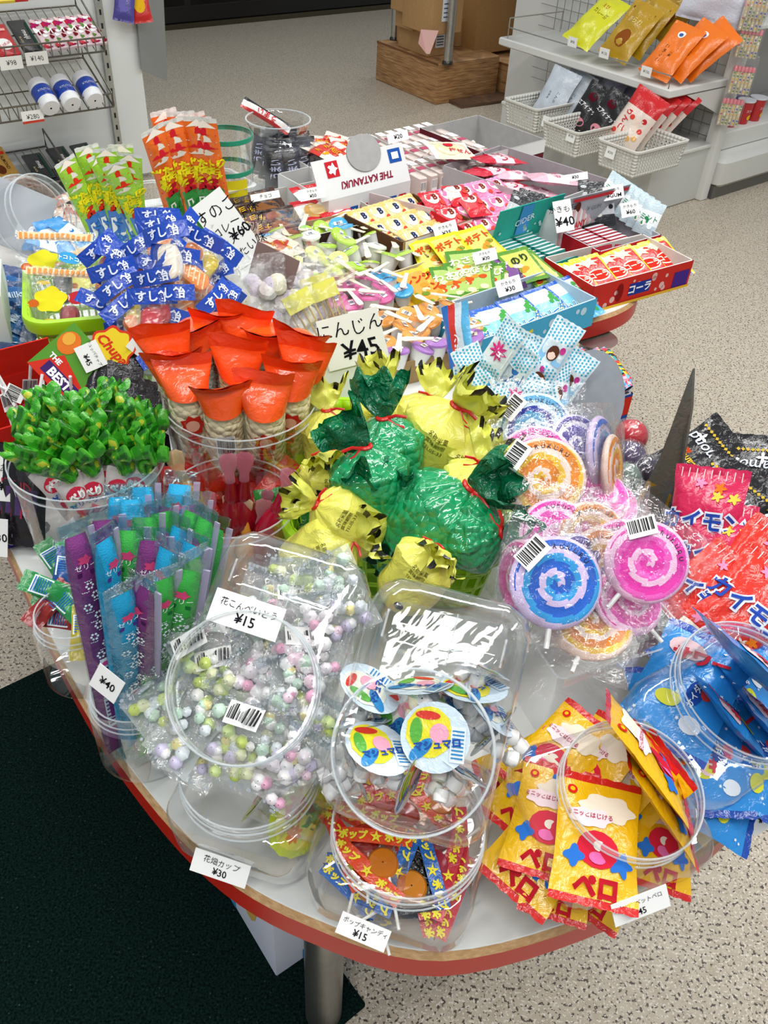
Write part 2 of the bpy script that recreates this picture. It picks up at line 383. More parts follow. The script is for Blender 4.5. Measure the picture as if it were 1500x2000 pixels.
def choc_box(wd, ln, th, base, dec):
    o = thing('chocolate_box'); mb = MB(); mb.box((-wd/2, 0, 0), (wd/2, ln, th), base, 'gloss', bev=.002); dec(mb, th+.0006); mb.build('carton', o); return o
def on_rack(o, k, pxy, ang=0, sc_=1, up=.004):
    p, sl, n = rackspot(k, *pxy, up); y = Matrix.Rotation(ang, 3, n) @ sl; put(o, frame(p, y.cross(n), y, n, sc_))
def d_meiji(mb, z):
    mp = lambda x, y: (x, y, z)
    mb.text('meiji', .026, '#e8e6e0', .004, .085, a=-PI/2, mp=mp, off=.01); mb.rect(.028, .075, .008, .15, '#20443a', mp=mp); mb.text('BLACK', .011, '#d8c890', -.02, .06, a=-PI/2, mp=mp)
def d_kit(mb, z):
    mp = lambda x, y: (x, y, z); mb.blob(0, .055, .026, .03, '#ffffff', mp=mp); mb.text('KitKat', .02, '#d01018', 0, .055, mp=lambda x, y: (x, y, z+.0005), a=.5); mb.rect(0, .13, .06, .012, '#f2b8b0', mp=mp)
def d_alm(mb, z):
    mp = lambda x, y: (x, y, z); mb.text('ALMOND', .02, '#3d2408', .018, .09, a=-PI/2, mp=mp, off=.01); mb.blob(-.015, .05, .02, .03, '#5a2c10', mp=mp); mb.blob(-.02, .1, .015, .02, '#7a3a14', mp=mp); mb.rect(0, .15, .07, .018, '#c02818', mp=mp)
def d_straw(mb, z):
    rr = random.Random(3)
    for q in range(26):
        mb.blob(rr.uniform(-.03, .03), rr.uniform(.01, .15), rr.uniform(.006, .012), rr.uniform(.006, .014), rr.choice(['#c8203a', '#e04a58', '#ffffff', '#f4d9d4', '#b01a60', '#7a1020', '#5f8a3c']), mp=lambda x, y: (x, y, z+q*.00004), star=.2, lobes=3)
g = 'chocolate boxes on the wire racks'
items = [(0, (22, 112), .078, .16, '#c8141c', d_kit, 'red chocolate wafer box at the left of the upper wire rack', 0), (0, (66, 104), .07, .165, '#15171a', d_meiji, 'black chocolate box between the red box and strawberry boxes', 0)]
for i in range(5): items.append((0, (104+i*23, 101-i*3), .056, .16, '#e6ccd0', d_straw, ORD[i]+' strawberry patterned chocolate box on the upper wire rack, from the left', 0))
items += [(2, (20, 350), .085, .19, '#b08428', d_alm, 'gold almond chocolate box at the left of the lower wire rack', 0), (2, (92, 352), .08, .16, '#15171a', d_meiji, 'black chocolate box right of the gold almond box', .0), (2, (140, 338), .08, .16, '#1a1c1e', d_meiji, 'black chocolate box in the middle of the lower wire rack', .02), (2, (188, 330), .08, .16, '#14181b', d_meiji, 'rightmost black chocolate box with white corner, lower wire rack', .05)]
for k, pxy, wd, ln, bc, dec, lb, an in items:
    o = choc_box(wd, ln, .012, bc, dec); tag(o, lb, 'chocolate box', g); on_rack(o, k, pxy, an)
for i in range(6):
    o = choc_box(.07, .12, .014, ['#e8d040', '#c8141c', '#f0e8e0'][i % 3], d_straw if i % 3 == 2 else d_kit); tag(o, ORD[i]+' small bright pack from the left on the topmost wire rack', 'chocolate box', g); on_rack(o, 3, (10+i*26, 8-i*3))
# three gum bottles
def gum_bottle():
    o = thing('gum_bottle'); mb = MB()
    mb.lathe([(.004, 0), (.034, .001), (.038, .006), (.038, .03), (.0395, .035), (.0395, .092), (.036, .1)], lambda i: '#2a4fb8' if i in (4,) else '#eef0f2', 'plastic', n=28)
    mb.text('XYLITOL', .014, '#ffffff', 0, .062, mp=lambda x, y: (.0402*math.sin(x/.04), -.0402*math.cos(x/.04), y)); mb.text('GUM', .012, '#12205c', 0, .045, mp=lambda x, y: (.0402*math.sin(x/.04), -.0402*math.cos(x/.04), y)); mb.build('bottle_body', o)
    mb = MB(); mb.lathe([(.036, .1), (.04, .101), (.04, .125), (.037, .13), (.001, .131)], '#f4f5f6', 'plastic', n=28); mb.build('lid', o); return o
gb = gum_bottle()
for i, (px, py, lb) in enumerate([(100, 212, 'leftmost'), (142, 205, 'middle'), (186, 197, 'rightmost')]):
    o = gb if i == 0 else dup(gb); tag(o, lb+' white gum bottle with a blue label band lying on the wire rack', 'bottle', 'gum bottles on the middle wire rack')
    p, sl, n = rackspot(1, px, py, .041); put(o, frame(p, E1, n*-1 if False else sl.cross(E1), sl) if False else frame(p, sl.cross(n)*1, n*-1, sl))
def price_tag(px, py, p0, n, wd, hg, lines, label_, up=Z, red=False, spin=0, name='price_card', th=.0008, cat='price card', group='hand-written price cards', hsz=None, col='#f3f3ee'):
    p = onp(px, py, p0, n) if p0 is not None else px
    mb = MB(); mb.box((-wd/2, -hg/2, -th), (wd/2, hg/2, 0), col, 'paper')
    if red: mb.rect(0, -hg*.4, wd, hg*.2, '#c8402c', 'paper', mp=lambda x, y: (x, y, .0003))
    for (s_, sz, x, y) in lines: mb.text(s_, sz, '#15151c', x, y, mp=lambda X, Y: (X, Y, .0004), hand=1, off=-.004)
    o = mb.build(name); tag(o, label_, cat, group); put(o, facing(p, n, up, spin)); return o
for k, px, py, rd in [(0, 22, 123, 0), (0, 72, 114, 0), (1, 64, 228, 1)]:
    price_tag(px, py, G(0, RK[k][1]+.006, 0), E2, .085, .045, [('¥'+['98', '140', '280'][[22, 72, 64].index(px)], .025, 0, 0)], 'small shelf price card '+['under the red wafer box', 'under the black chocolate box', 'below the gum bottles'][[22, 72, 64].index(px)], red=rd, group='shelf price cards')
# grey end board and hanging packs
n_end = E1
pe = G(.02, 0, 0)
mb = MB(); 
q = [onp(px, py, G(.03, 0, 0), (E1*.55+E2*.85).normalized()) for px, py in ((262, -40), (318, -40), (327, 158), (277, 136))]
nn = (q[1]-q[0]).cross(q[3]-q[0]).normalized()*.006
mb.add(q+[p+nn for p in q], [(0, 1, 2, 3), (7, 6, 5, 4), (0, 4, 5, 1), (1, 5, 6, 2), (2, 6, 7, 3), (3, 7, 4, 0)], '#8d918f', 'plastic'); tag(mb.build('end_board'), 'grey board hanging off the end of the left shelving', 'board')
for i, (px, py, c1, lb) in enumerate([(243, 8, '#4a4390', 'purple hanging packet at the top end of the left shelving'), (272, 10, '#c8201c', 'red hanging packet with yellow centre beside the purple one')]):
    mb = MB(); mp = pouch(mb, .085, .13, .02, c1, seed=i); mb.blob(0, 0, .025, .03, '#e8b820' if i else '#6d66b0', mp=mp); o = mb.build('hanging_packet'); tag(o, lb, 'packet'); put(o, facing(onp(px, py, G(.0, .06, 0), E2), (CAM-G0), Z, -.2+.3*i))

# ---------------------------------------------------------------- wooden plinths, posts, cartons under the far stand
t1 = P(850, 205, 0); aw = -57; W1 = .66
def crate(name, p, ang, wx, wy, h, lb):
    mb = MB(); mb.box((-wx, 0, 0), (0, wy, h), '#aa8050', 'plywood', bev=.004); mb.box((-wx, -.001, h-.012), (0, 0, h), '#7a5230', 'wood'); o = mb.build(name); tag(o, lb, 'plinth'); put(o, flat(p, ang)); return o
crate('wooden_plinth', t1, -52, .62, .48, .225, 'wooden box plinth with the cardboard cartons on top')
crate('wooden_plinth', P(1000, 192, 0), -46, .55, .5, .18, 'darker wooden plinth on a brown board, right of the other')
mb = MB(); mb.box((-.3, -.02, 0), (.95, .6, .018), '#5f4430', 'brownboard'); o = mb.build('floor_board'); tag(o, 'brown board on the floor under the darker wooden plinth', 'board'); put(o, flat(P(975, 200, 0), 34))
for i, (px, py, z0, wpx, lb) in enumerate([(874, 125, .225, .05, 'steel post standing at the near corner of the wooden plinth'), (770, 78, .225, .045, 'steel post behind the small brown cartons'), (1028, 104, .18, .045, 'steel post at the left of the two behind the big carton'), (1062, 98, .18, .05, 'rightmost steel post behind the big carton')]):
    p = P(px, py, z0); o = thing('steel_post', lb, 'post', 'steel posts of the far stand'); put(o, Matrix.Translation(p))
    mb = MB(); mb.lathe([(wpx/2, 0), (wpx/2, 1.3)], '#b9b7b0', 'metal', n=20); mb.build('pole', o); mb = MB(); mb.lathe([(wpx*.62, 0), (wpx*.62, .012), (wpx*.5, .02)], '#55534e', 'metal', n=20, cap=(1, 0)); mb.build('collar', o)
def carton(px, py, z0, ang, wx, wy, h, lb, tape='#a07a48', lab=None, col='#b48d5e'):
    o = thing('cardboard_carton', lb, 'carton', 'cardboard cartons on the plinths'); put(o, flat(P(px, py, z0), ang))
    mb = MB(); mb.box((-wx, 0, 0), (0, wy, h), col, 'card', bev=.003); mb.build('carton_body', o)
    mb = MB(); mb.rect(-wx/2, wy/2, wx*.14, wy, tape, 'plastic', mp=lambda x, y: (x, y, h+.001)); mb.box((-.001, wy*.43, h*.7), (.001, wy*.57, h), tape, 'plastic'); mb.build('tape', o)
    if lab:
        mb = MB(); mb.rect(wy*.5, h*.55, wy*.4, h*.5, '#e8ecf2', 'paper', mp=lambda x, y: (.0025, x, y))
        for k in range(4): mb.rect(wy*.5, h*(.4+.1*k), wy*.3, .006, '#555c70', mp=lambda x, y: (.003, x, y))
        mb.build('shipping_label', o)
    return o
carton(835, 112, .225, -52, .30, .17, .15, 'small brown carton on the wooden plinth with a pink paper', lab=1)
carton(890, 92, .225, -46, .16, .15, .16, 'brown carton with white shipping label right of the post', lab=1)
carton(842, 70, .375, -52, .28, .22, .22, 'brown carton with a red mark, stacked on the small cartons', lab=1)
carton(808, 92, .235, -52, .18, .1, .1, 'lowest flat brown carton at the left of the plinth')
carton(806, 62, .34, -52, .18, .1, .09, 'middle flat brown carton at the left of the plinth')
carton(802, 30, .435, -52, .2, .13, .1, 'uppermost flat brown carton at the left of the plinth')
carton(925, 108, .2, -50, .02+.34, .40, .40, 'big plain brown carton right of the shipping cartons', col='#a47c4c')
mb = MB(); mb.poly([(-.05, .05), (.05, .05), (.01, -.07), (-.01, -.07)], '#e6b8b0', 'paper'); mb.poly([(-.05, .05), (-.01, -.07), (-.06, -.02)], '#d8a8a0', 'paper'); o = mb.build('pink_paper'); tag(o, 'folded pink paper stuck to the small brown carton', 'paper'); put(o, facing(P(838, 72, .36)+Vector((0, -.08, 0)), CAM-P(838, 72, .36)))

# ---------------------------------------------------------------- right white fixture
foot2 = P(1362, 388, 0)                      # post meets floor
def H_(u, v, z): return foot2 + E1*u + E2*v + Z*z
# the first bay runs away from the post along -E2 (up-left in the picture), its front faces the camera side
XR = frame(foot2, E1, E2*-1, Z)              # x = E1 , y = -E2 (away-left)
t = thing('white_fixture', 'white steel shelving bay with deck and upright, upper right', 'shelving'); put(t, XR)
pl = P(1215, 345, .27)
mb = MB(); mb.box((-.42, .0, 0), (.02, .98, .25), '#cfd0cb', 'plastic', bev=.006); mb.box((-.425, -.01, .245), (.02, .985, .262), '#dcdcd6', 'plastic', bev=.004); mb.build('deck', t)
mb = MB(); mb.box((-.02, -.03, 0), (.035, .03, 1.9), '#dfdfda', 'plastic', bev=.004); mb.build('upright', t)
mb = MB()
for k in range(22): mb.tube([(.0, .04+k*.05, .26), (.0, .04+k*.05, 1.7)], .002, '#a5a6a2', 'metal', n=5)
for k in range(28): mb.tube([(.0, .04, .28+k*.05), (.0, 1.2, .28+k*.05)], .002, '#a5a6a2', 'metal', n=5)
mb.build('wire_back', t)
mb = MB(); mb.box((.02, .03, .0), (.03, 1.4, 1.9), '#d0cfca', 'plastic'); mb.build('back_panel', t)
# shelf with bags: front edge from (1080,95) to (1300,178), end to (1420,150)
zs = zat((H_(-.42, 0, 0).x, H_(-.42, 0, 0).y), 176)
t = thing('upper_shelf', 'white steel shelf board carrying yellow and orange bags', 'shelf'); put(t, XR)
mb = MB(); mb.box((-.43, .0, zs-.035), (0, 1.05, zs), '#dcdcd7', 'plastic', bev=.005); mb.build('board', t)
mb = MB(); mb.tube([(-.42, .02, zs), (-.42, .02, zs+.05), (-.42, 1.0, zs+.05), (-.42, 1.0, zs), ], .003, '#b9b8b0', 'metal'); mb.tube([(-.42, 1.0, zs+.09), (-.05, 1.0, zs+.09), (-.05, 1.0, zs)], .003, '#b9b8b0', 'metal'); mb.tube([(-.42, 1.0, zs+.05), (-.42, 1.0, zs+.09)], .003, '#b9b8b0', 'metal'); mb.build('guard_rail', t)
mb = MB(); mb.add([(-.3, 0, zs-.036), (0, 0, zs-.036), (0, 0, zs-.16)], [(0, 1, 2)], '#d0d0cb'); mb.add([(-.3, .004, zs-.036), (0, .004, zs-.036), (0, .004, zs-.16)], [(2, 1, 0)], '#d0d0cb'); mb.build('bracket', t)
def snack_bag(c1, c2, kind):
    o = thing('snack_bag'); mb = MB(); wd, ln = .17, .25
    if kind == 'window':
        mp = pouch(mb, wd, ln, .05, lambda u, v: c1 if v > .72 else c2, 'gloss', seed=2, wr=.25, nu=14, nv=20)
        rr = random.Random(2)
        for k in range(16): mb.blob(rr.uniform(-.06, .06), rr.uniform(-.11, .03), .012, .01, rr.choice(['#c81a20', '#e04030', '#f0d8c8', '#e8b060']), mp=mp, m='candy')
        mb.text('りんご', .03, '#d01820', -.03, -.01, a=-PI/2+.1, mp=lift(mp, .001), off=.02)
    else:
        mp = pouch(mb, wd, ln, .045, c1, 'gloss', seed=len(c1)+ord(c1[1]), wr=.3, nu=14, nv=20)
        if kind == 'orange':
            mb.blob(0, .07, .02, .016, '#f4f4f0', mp=mp); mb.blob(0, .068, .012, .008, '#3b62a8', mp=lift(mp, .0005)); mb.text('こめっこ', .022, '#2a1508', -.02, -.03, a=-PI/2, mp=mp, hand=1); mb.text('お米', .02, '#2a1508', .02, -.02, a=-PI/2, mp=mp, hand=1)
        elif kind == 'yellow': mb.text('カレー豆', .024, '#6a5a10', 0, .03, a=-.1, mp=mp, hand=1); mb.text('えび', .02, '#b83a20', 0, .065, mp=mp)
        elif kind == 'gold':
            mb.rect(0, .0, .13, .19, '#6a3a10', mp=mp); mb.rect(0, 0, .1, .15, '#b88a20', mp=lift(mp, .0006)); mb.blob(0, -.04, .035, .04, '#8a4a18', mp=lift(mp, .0009)); mb.text('あられ', .03, '#f0e0a0', 0, .04, mp=lift(mp, .0012))
        elif kind == 'grey': mb.text('こんぶ', .018, '#3a3e48', .03, .0, a=-PI/2, mp=mp, hand=1); mb.text('お徳用', .012, '#3a3e48', -.02, .0, a=-PI/2, mp=mp, hand=1); mb.rect(0, -.1, .1, .02, '#a88a3c', mp=mp)
        elif kind == 'black': mb.text('エアイナップ', .026, '#f2f2f2', 0, .01, mp=mp, a=-.12, off=.02); mb.blob(-.01, .06, .03, .02, '#5a1020', mp=mp); mb.blob(-.01, -.06, .035, .02, '#d88a98', mp=mp); mb.rect(0, -.09, .09, .004, '#dddddd', mp=mp)
    mb.build('bag', o); return o
SB = Pool(snack_bag)
def bags(kind, c1, c2, lst, group, z, base_lb, sc_=1.0):
    for i, (px, py, vv, an, tl) in enumerate(lst):
        p = onp(px, py, H_(0, 0, z), Z) if vv is None else onp(px, py, H_(vv, 0, 0), E1)
        n = (-E1*.8+Vector((0, -.1, .45+tl))).normalized(); SB.get((c1, c2, kind), base_lb[i], 'snack bag', group, facing(p, n, Z, an, sc_))
bags('yellow', '#d8d820', '', [(1165, 42, -.33, -.25, .5)], None, 0, ['bright yellow bag lying at the left on the upper right shelf'], 1.05)
bags('gold', '#b89018', '', [(1232, 62, -.33, -.2, .2), (1262, 50, -.24, -.25, .1), (1320, 22, -.1, -.3, 0)], 'gold bags on the upper right shelf', 0, ['gold bag with a brown window in front, on the upper right shelf', 'gold bag half hidden behind the front gold bag', 'gold bag at the very back near the upright'], 1.02)
bags('orange', '#f07818', '', [(1312, 100, -.33, -.15, .3), (1352, 98, -.27, -.35, .25), (1380, 96, -.2, -.5, .2)], 'orange bags on the upper right shelf', 0, ['orange bag with a white round badge, foremost on the shelf', 'orange bag directly behind the foremost orange one', 'orange bag at the back, leaning right towards the upright'], .98)
# white baskets on the deck
def white_basket():
    o = thing('plastic_basket'); mb = MB(); wx, wy, h = .17, .30, .115
    for (ax, ay, bx, by) in ((-1, -1, 1, -1), (1, -1, 1, 1), (1, 1, -1, 1), (-1, 1, -1, -1)):
        A_ = Vector((ax*wx/2, ay*wy/2, 0)); B_ = Vector((bx*wx/2, by*wy/2, 0)); k = 1.0
        nu = 18 if A_.x == B_.x else 11; nv = 8
        def S(u, v, A_=A_, B_=B_): p = A_.lerp(B_, u)*(.9+.1*v); return Vector((p.x, p.y, h*v))
        for j in range(nv):
            for i in range(nu):
                u0, u1_, v0, v1 = i/nu, (i+1)/nu, j/nv, (j+1)/nv
                if 1 <= j < nv-2 and 0 < i < nu-1:
                    m_ = .26; a0, a1, b0, b1 = u0+(u1_-u0)*m_, u1_-(u1_-u0)*m_, v0+(v1-v0)*m_, v1-(v1-v0)*m_
                    mb.add([S(u0, v0), S(u1_, v0), S(u1_, v1), S(u0, v1), S(a0, b0), S(a1, b0), S(a1, b1), S(a0, b1)], [(0, 1, 5, 4), (1, 2, 6, 5), (2, 3, 7, 6), (3, 0, 4, 7)], '#d8d7cf')
                else: mb.add([S(u0, v0), S(u1_, v0), S(u1_, v1), S(u0, v1)], [(0, 1, 2, 3)], '#dddcd4')
    mb.loft([(wx*.9, wy*.9, .005, 0), (wx*.9, wy*.9, .005, .003)], '#d0cfc8', cap=(1, 1))
    ob = mb.build('basket_wall', o); md = ob.modifiers.new('t', 'SOLIDIFY'); md.thickness = .002
    mb = MB(); mb.loft([(wx+.012, wy+.012, .02, h-.006), (wx+.014, wy+.014, .02, h+.002), (wx, wy, .02, h+.003), (wx-.004, wy-.004, .02, h-.003)], '#e4e3dc'); mb.build('rim', o); return o
WBk = white_basket()
zb = .265
for i, (px, py, lb) in enumerate([(1252, 322, 'white basket of red-topped bags, nearest the upright'), (1143, 285, 'middle white basket holding the black bag'), (1066, 240, 'farthest white basket holding pale grey bags')]):
    o = WBk if i == 0 else dup(WBk); tag(o, lb, 'basket', 'white baskets on the right fixture'); p = P(px, py, zb); p += E1*-.02; put(o, flat(p, -50, sc_=(1.22, 1.12, .95)))
WBP = [P(1252, 322, zb), P(1143, 285, zb), P(1066, 240, zb)]
for i, (px, py, z) in enumerate([(1192, 298, 0), (1115, 266, 0), (1067, 238, 0)]):
    price_tag(px, py, WBP[i]-E1*.195+Z*.06, (E1*-1+E2*.0+Vector((0, 0, .2))).normalized(), .05, .045, [('¥'+['200', '180', '220'][i], .014, 0, 0)], 'small price card clipped to the '+['nearest', 'middle', 'farthest'][i]+' white basket', group='basket price cards')
bags('window', '#d01c20', '#e8d6c8', [(1238, 240, None, -.25, 0), (1260, 230, None, -.3, 0), (1280, 226, None, -.35, 0), (1300, 222, None, -.4, 0)], 'red-topped bags in the nearest white basket', .40, ['foremost red-topped clear bag in the nearest white basket', 'second red-topped clear bag in the nearest white basket', 'third red-topped clear bag in the nearest white basket', 'rearmost red-topped clear bag in the nearest white basket'], 1.08)
bags('black', '#151315', '', [(1150, 218, None, -.2, 0), (1185, 232, None, -.25, 0)], 'black bags in the middle white basket', .38, ['black bag with white lettering in the middle white basket', 'second black bag mostly hidden behind the first'], .95)
bags('grey', '#c3cbd4', '', [(1082, 190, None, -.12, 0), (1112, 192, None, -.2, 0), (1140, 186, None, -.25, 0)], 'pale grey bags in the farthest white basket', .38, ['foremost pale grey bag in the farthest white basket', 'second pale grey bag in the farthest white basket', 'third pale grey bag behind the black bag'], 1.02)
bags('grey', '#a9a9c0', '', [(1188, 185, None, -.1, 0), (1212, 182, None, -.1, 0), (1240, 178, None, -.1, 0)], 'lilac bags behind the black bag', .42, ['leftmost lilac grey bag behind the black bag', 'middle lilac grey bag behind the black bag', 'rightmost lilac grey bag under the shelf'], .85)
for i, (px, py) in enumerate([(1118, 82), (1180, 104), (1262, 140)]):
    price_tag(px, py, H_(-.435, 0, 0), -E1, .055, .04, [('¥'+['98', '120', '150'][i], .016, 0, 0)], ['leftmost', 'middle', 'rightmost'][i]+' price card on the upper right shelf edge', group='upper shelf price cards')
mb = MB()
rr = random.Random(8)
mp = pouch(mb, .3, .16, .05, '#d6d8e4', 'softbag', seed=4, wr=.5); o = mb.build('white_bag'); tag(o, 'white plastic bag hanging at the top right above the gold bags', 'bag'); put(o, facing(onp(1400, 5, H_(-.1, 0, 0), E1), CAM-H_(0, 0, 1), Z, -.1))
# second bay to the right with cups; strips of small packs hang on the upright
t = thing('right_shelf_bay', 'second white shelving bay with stacked snack cups, right edge', 'shelving'); X2 = frame(foot2, E1, E2*-1, Z); put(t, X2)
mb = MB(); mb.box((.05, -.06, .04), (1.3, .36, .2), '#d4d4ce', 'plastic', bev=.03); mb.box((.05, -.04, 0), (1.3, .3, .06), '#5f5d58', 'plastic'); mb.build('deck', t)
mb = MB(); mb.box((.05, .02, .2), (1.3, .36, .285), '#dadad5', 'plastic', bev=.006); mb.build('kick', t)
mb = MB(); mb.box((.05, .36, .2), (1.3, .375, 1.9), '#bab8b2', 'plastic'); mb.build('back_panel', t)
mb = MB(); mb.box((.05, .0, .72), (1.3, .36, .74), '#dcdcd7', 'plastic', bev=.004); mb.build('shelf_board', t)
def snack_cup(c1):
    o = thing('snack_cup'); mb = MB(); mb.lathe([(.001, 0), (.03, 0), (.039, .1), (.041, .101)], lambda i: c1, 'gloss', n=20)
    q = lambda x, y: (.0345+.0*x, 0, 0)
    mb.text('スナック', .014, '#ffffff', 0, .06, mp=lambda x, y: ((.0315+y*.078)*math.sin(x/.036), -(.0315+y*.078)*math.cos(x/.036), y)); mb.blob(0, .03, .016, .012, '#e8c8b0' if c1 != '#c0282c' else '#f0c030', mp=lambda x, y: ((.0315+y*.078)*math.sin(x/.036), -(.0315+y*.078)*math.cos(x/.036), y)); mb.build('cup_wall', o)
    mb = MB(); mb.lathe([(.041, .098), (.043, .1), (.043, .106), (.001, .107)], '#dfe3ea', 'plastic', n=20); mb.build('lid', o); return o
SC = Pool(snack_cup)
cc = [('#2a50a8', 'blue'), ('#c0282c', 'red')]
n = 0
for row, (v, zz) in enumerate([(.08, .286), (.19, .286), (.3, .286), (.3, .395), (.19, .395), (.2, .741)]):
    for i in range(4):
        c = cc[(i+(1 if row % 2 else 0)) % 2 if row else (0 if i < 1 else 1)]
        if row == 4 and i == 0: continue
        nm = ['front row', 'middle row', 'back row', 'upper tier of the back row', 'upper tier of the middle row', 'higher shelf'][row]
        SC.get(c[0], ORD[i]+' '+c[1]+' lidded snack cup from the left in the '+nm, 'snack cup', 'snack cups on the right bay', flat(foot2+E1*(.12+i*.1)+E2*-v+Z*zz, R.uniform(-20, 60)))
for i in range(3): SC.get('#2a50a8', ['lower', 'upper', 'rear'][i]+' blue snack cup seen through the wire back of the bay', 'snack cup', 'snack cups on the right bay', flat(foot2+E1*.09+E2*-(.3 if i < 2 else .42)+Z*(.286+.11*(i == 1)), 120))
def bead_pack():
    # hanging clear pack of small bead bottles
    o = thing('bead_pack'); rr = random.Random(1); mb = MB()
    for i in range(6):
        x = (i-2.5)*.016
        mb.lathe([(.007, -.055), (.008, -.05), (.008, .03), (.004, .036)], '#e8dcc0', 'jelly', Matrix.Translation((x, 0, 0)), n=10)
        for k in range(7): mb.lathe([(.001, -.0065), (.0055, -.003), (.0055, .003), (.001, .0065)], rr.choice(['#e8b830', '#f0e8d8', '#d83030', '#3c8c3c', '#e8d8a0', '#3050c0']), 'candy', Matrix.Translation((x, -.003, -.045+k*.012)), n=8)
    mb.build('bead_bottles', o); mb = MB()
    for i in range(6): mb.lathe([(.0085, .034), (.0085, .05), (.006, .055), (.001, .056)], '#e88890', 'plastic', Matrix.Translation(((i-2.5)*.016, 0, 0)), n=10)
    mb.build('caps', o); mb = MB(); mb.loft([(.105, .026, .01, -.062), (.108, .028, .01, 0), (.105, .024, .01, .07), (.1, .004, .001, .1)], '#ffffff', 'film', cap=(1, 0)); mb.build('bag', o); return o
BP = bead_pack()
for i, (px, py) in enumerate([(1480, 10), (1470, 35), (1462, 88), (1448, 160), (1426, 222)]):
    o = BP if i == 0 else dup(BP); tag(o, ['topmost', 'second', 'third', 'fourth', 'lowest'][i]+' hanging pack of bead bottles on the strip by the upright', 'candy pack', 'bead packs hanging at the upright')
    put(o, facing(onp(px, py-3, H_(0.02, .1, 0), (E2*.7-E1*.7).normalized()), Vector((0, -1, .1)), Z, -.05, 1.0) @ Matrix.Rotation(0, 4, 'X') @ frame(Vector((0, 0, 0)), Vector((1, 0, 0)), Vector((0, 0, -1)), Vector((0, 1, 0))) )
# ================================================================ the red-edged table
def catmull(pts, k=7):
    out = []; n = len(pts)
    for i in range(n):
        p0, p1, p2, p3 = (Vector(pts[(i+j-1) % n]) for j in range(4))
        for s in range(k):
            t = s/k; out.append(.5*((2*p1)+(p2-p0)*t+(2*p0-5*p1+4*p2-p3)*t*t+(3*p1-p0-3*p2+p3)*t**3))
    return out
TP = [(-1.0, 1.55), (-.72, 1.14), (-.481, .805), (-.36, .635), (-.26, .515), (-.15, .414), (-.047, .362), (.079, .338), (.238, .389), (.34, .455), (.43, .535), (.56, .68), (.6, .85), (.50, .99), (.33, 1.10), (.17, 1.24), (.12, 1.34), (.19, 1.445), (.33, 1.535), (.44, 1.61), (.495, 1.68), (.51, 1.76), (.50, 1.95), (.47, 2.3), (.33, 2.58), (.05, 2.52), (-.3, 2.25), (-.65, 2.02), (-.98, 1.85)]
OUT = catmull(TP, 6)
cen = Vector((-.1, 1.5))
def inset(d):
    n = len(OUT); r = []
    for i, p in enumerate(OUT):
        t = (OUT[(i+1) % n]-OUT[i-1]).normalized(); r.append(p+Vector((-t.y, t.x))*d)
    return r
tb = thing('shop_table', 'bean-shaped white laminate table with a red edge, covered in candy', 'table')
I0, I1, I2 = inset(.0), inset(.005), inset(.006); n = len(OUT)
mb = MB(); fs = [(i, (i+1) % n, n+(i+1) % n, n+i) for i in range(n)]
mb.add([(p.x, p.y, TZ-.042) for p in I0]+[(p.x, p.y, TZ-.009) for p in I0], fs, '#c4200f', 'plastic')
mb.build('red_edge', tb)
mb = MB(); mb.add([(p.x, p.y, TZ-.009) for p in I0]+[(p.x, p.y, TZ-.001) for p in I1]+[(p.x, p.y, TZ-.042) for p in I0]+[(p.x, p.y, TZ-.046) for p in I1], fs+[(2*n+(i+1) % n, 2*n+i, 3*n+i, 3*n+(i+1) % n) for i in range(n)], '#b98a62', 'edgeband'); mb.build('wood_edge', tb)
mb = MB(); mb.add([(p.x, p.y, TZ-.001) for p in I1]+[(p.x, p.y, TZ) for p in I2], fs+[tuple(range(n, 2*n))], '#dfe1de', 'plastic'); mb.add([(p.x, p.y, TZ-.046) for p in I1], [tuple(range(n))[::-1]], '#6b5138', 'wood'); mb.build('top', tb)
for (x, y) in [(-.046, .535), (.404, 1.563+.02), (-.72, 1.55), (.3, 2.35)]:
    mb = MB(); mb.lathe([(.026, .002), (.0285, .006), (.0285, TZ-.05), (.045, TZ-.047), (.001, TZ-.046)], '#b4b4b0', 'metal', Matrix.Translation((x, y, 0)), n=28, cap=(1, 0)); mb.build('leg', tb)
# blue and white carton stored under the table
o = thing('printed_carton', 'white printed carton with blue edges on the mat under the table', 'carton'); p = P(540, 1910, 0.001); put(o, flat(p, 38))
mb = MB(); mb.box((0, 0, 0), (.26, .3, .3), '#dfe4f2', 'paper', bev=.002); mb.build('carton_body', o)
mb = MB(); F1 = lambda x, y: (x, -.001, y); F2 = lambda x, y: (-.001, x, y)
mb.rect(.15, .025, .2, .03, '#2c7fc8', mp=F1); mb.text('SODA ¥', .02, '#e8f0fa', .15, .025, mp=lambda x, y: (x, -.0015, y)); mb.blob(.17, .2, .05, .02, '#d84a90', mp=F1, a=.5)
mb.rect(.16, .15, .05, .3, '#3aa0dc', mp=F2); mb.text('フルーツ', .06, '#e04a80', .16, .2, mp=lambda x, y: (-.0015, -x+.32, y), a=PI/2); mb.blob(.08, .17, .03, .1, '#e0b860', mp=F2); mb.build('carton_print', o)

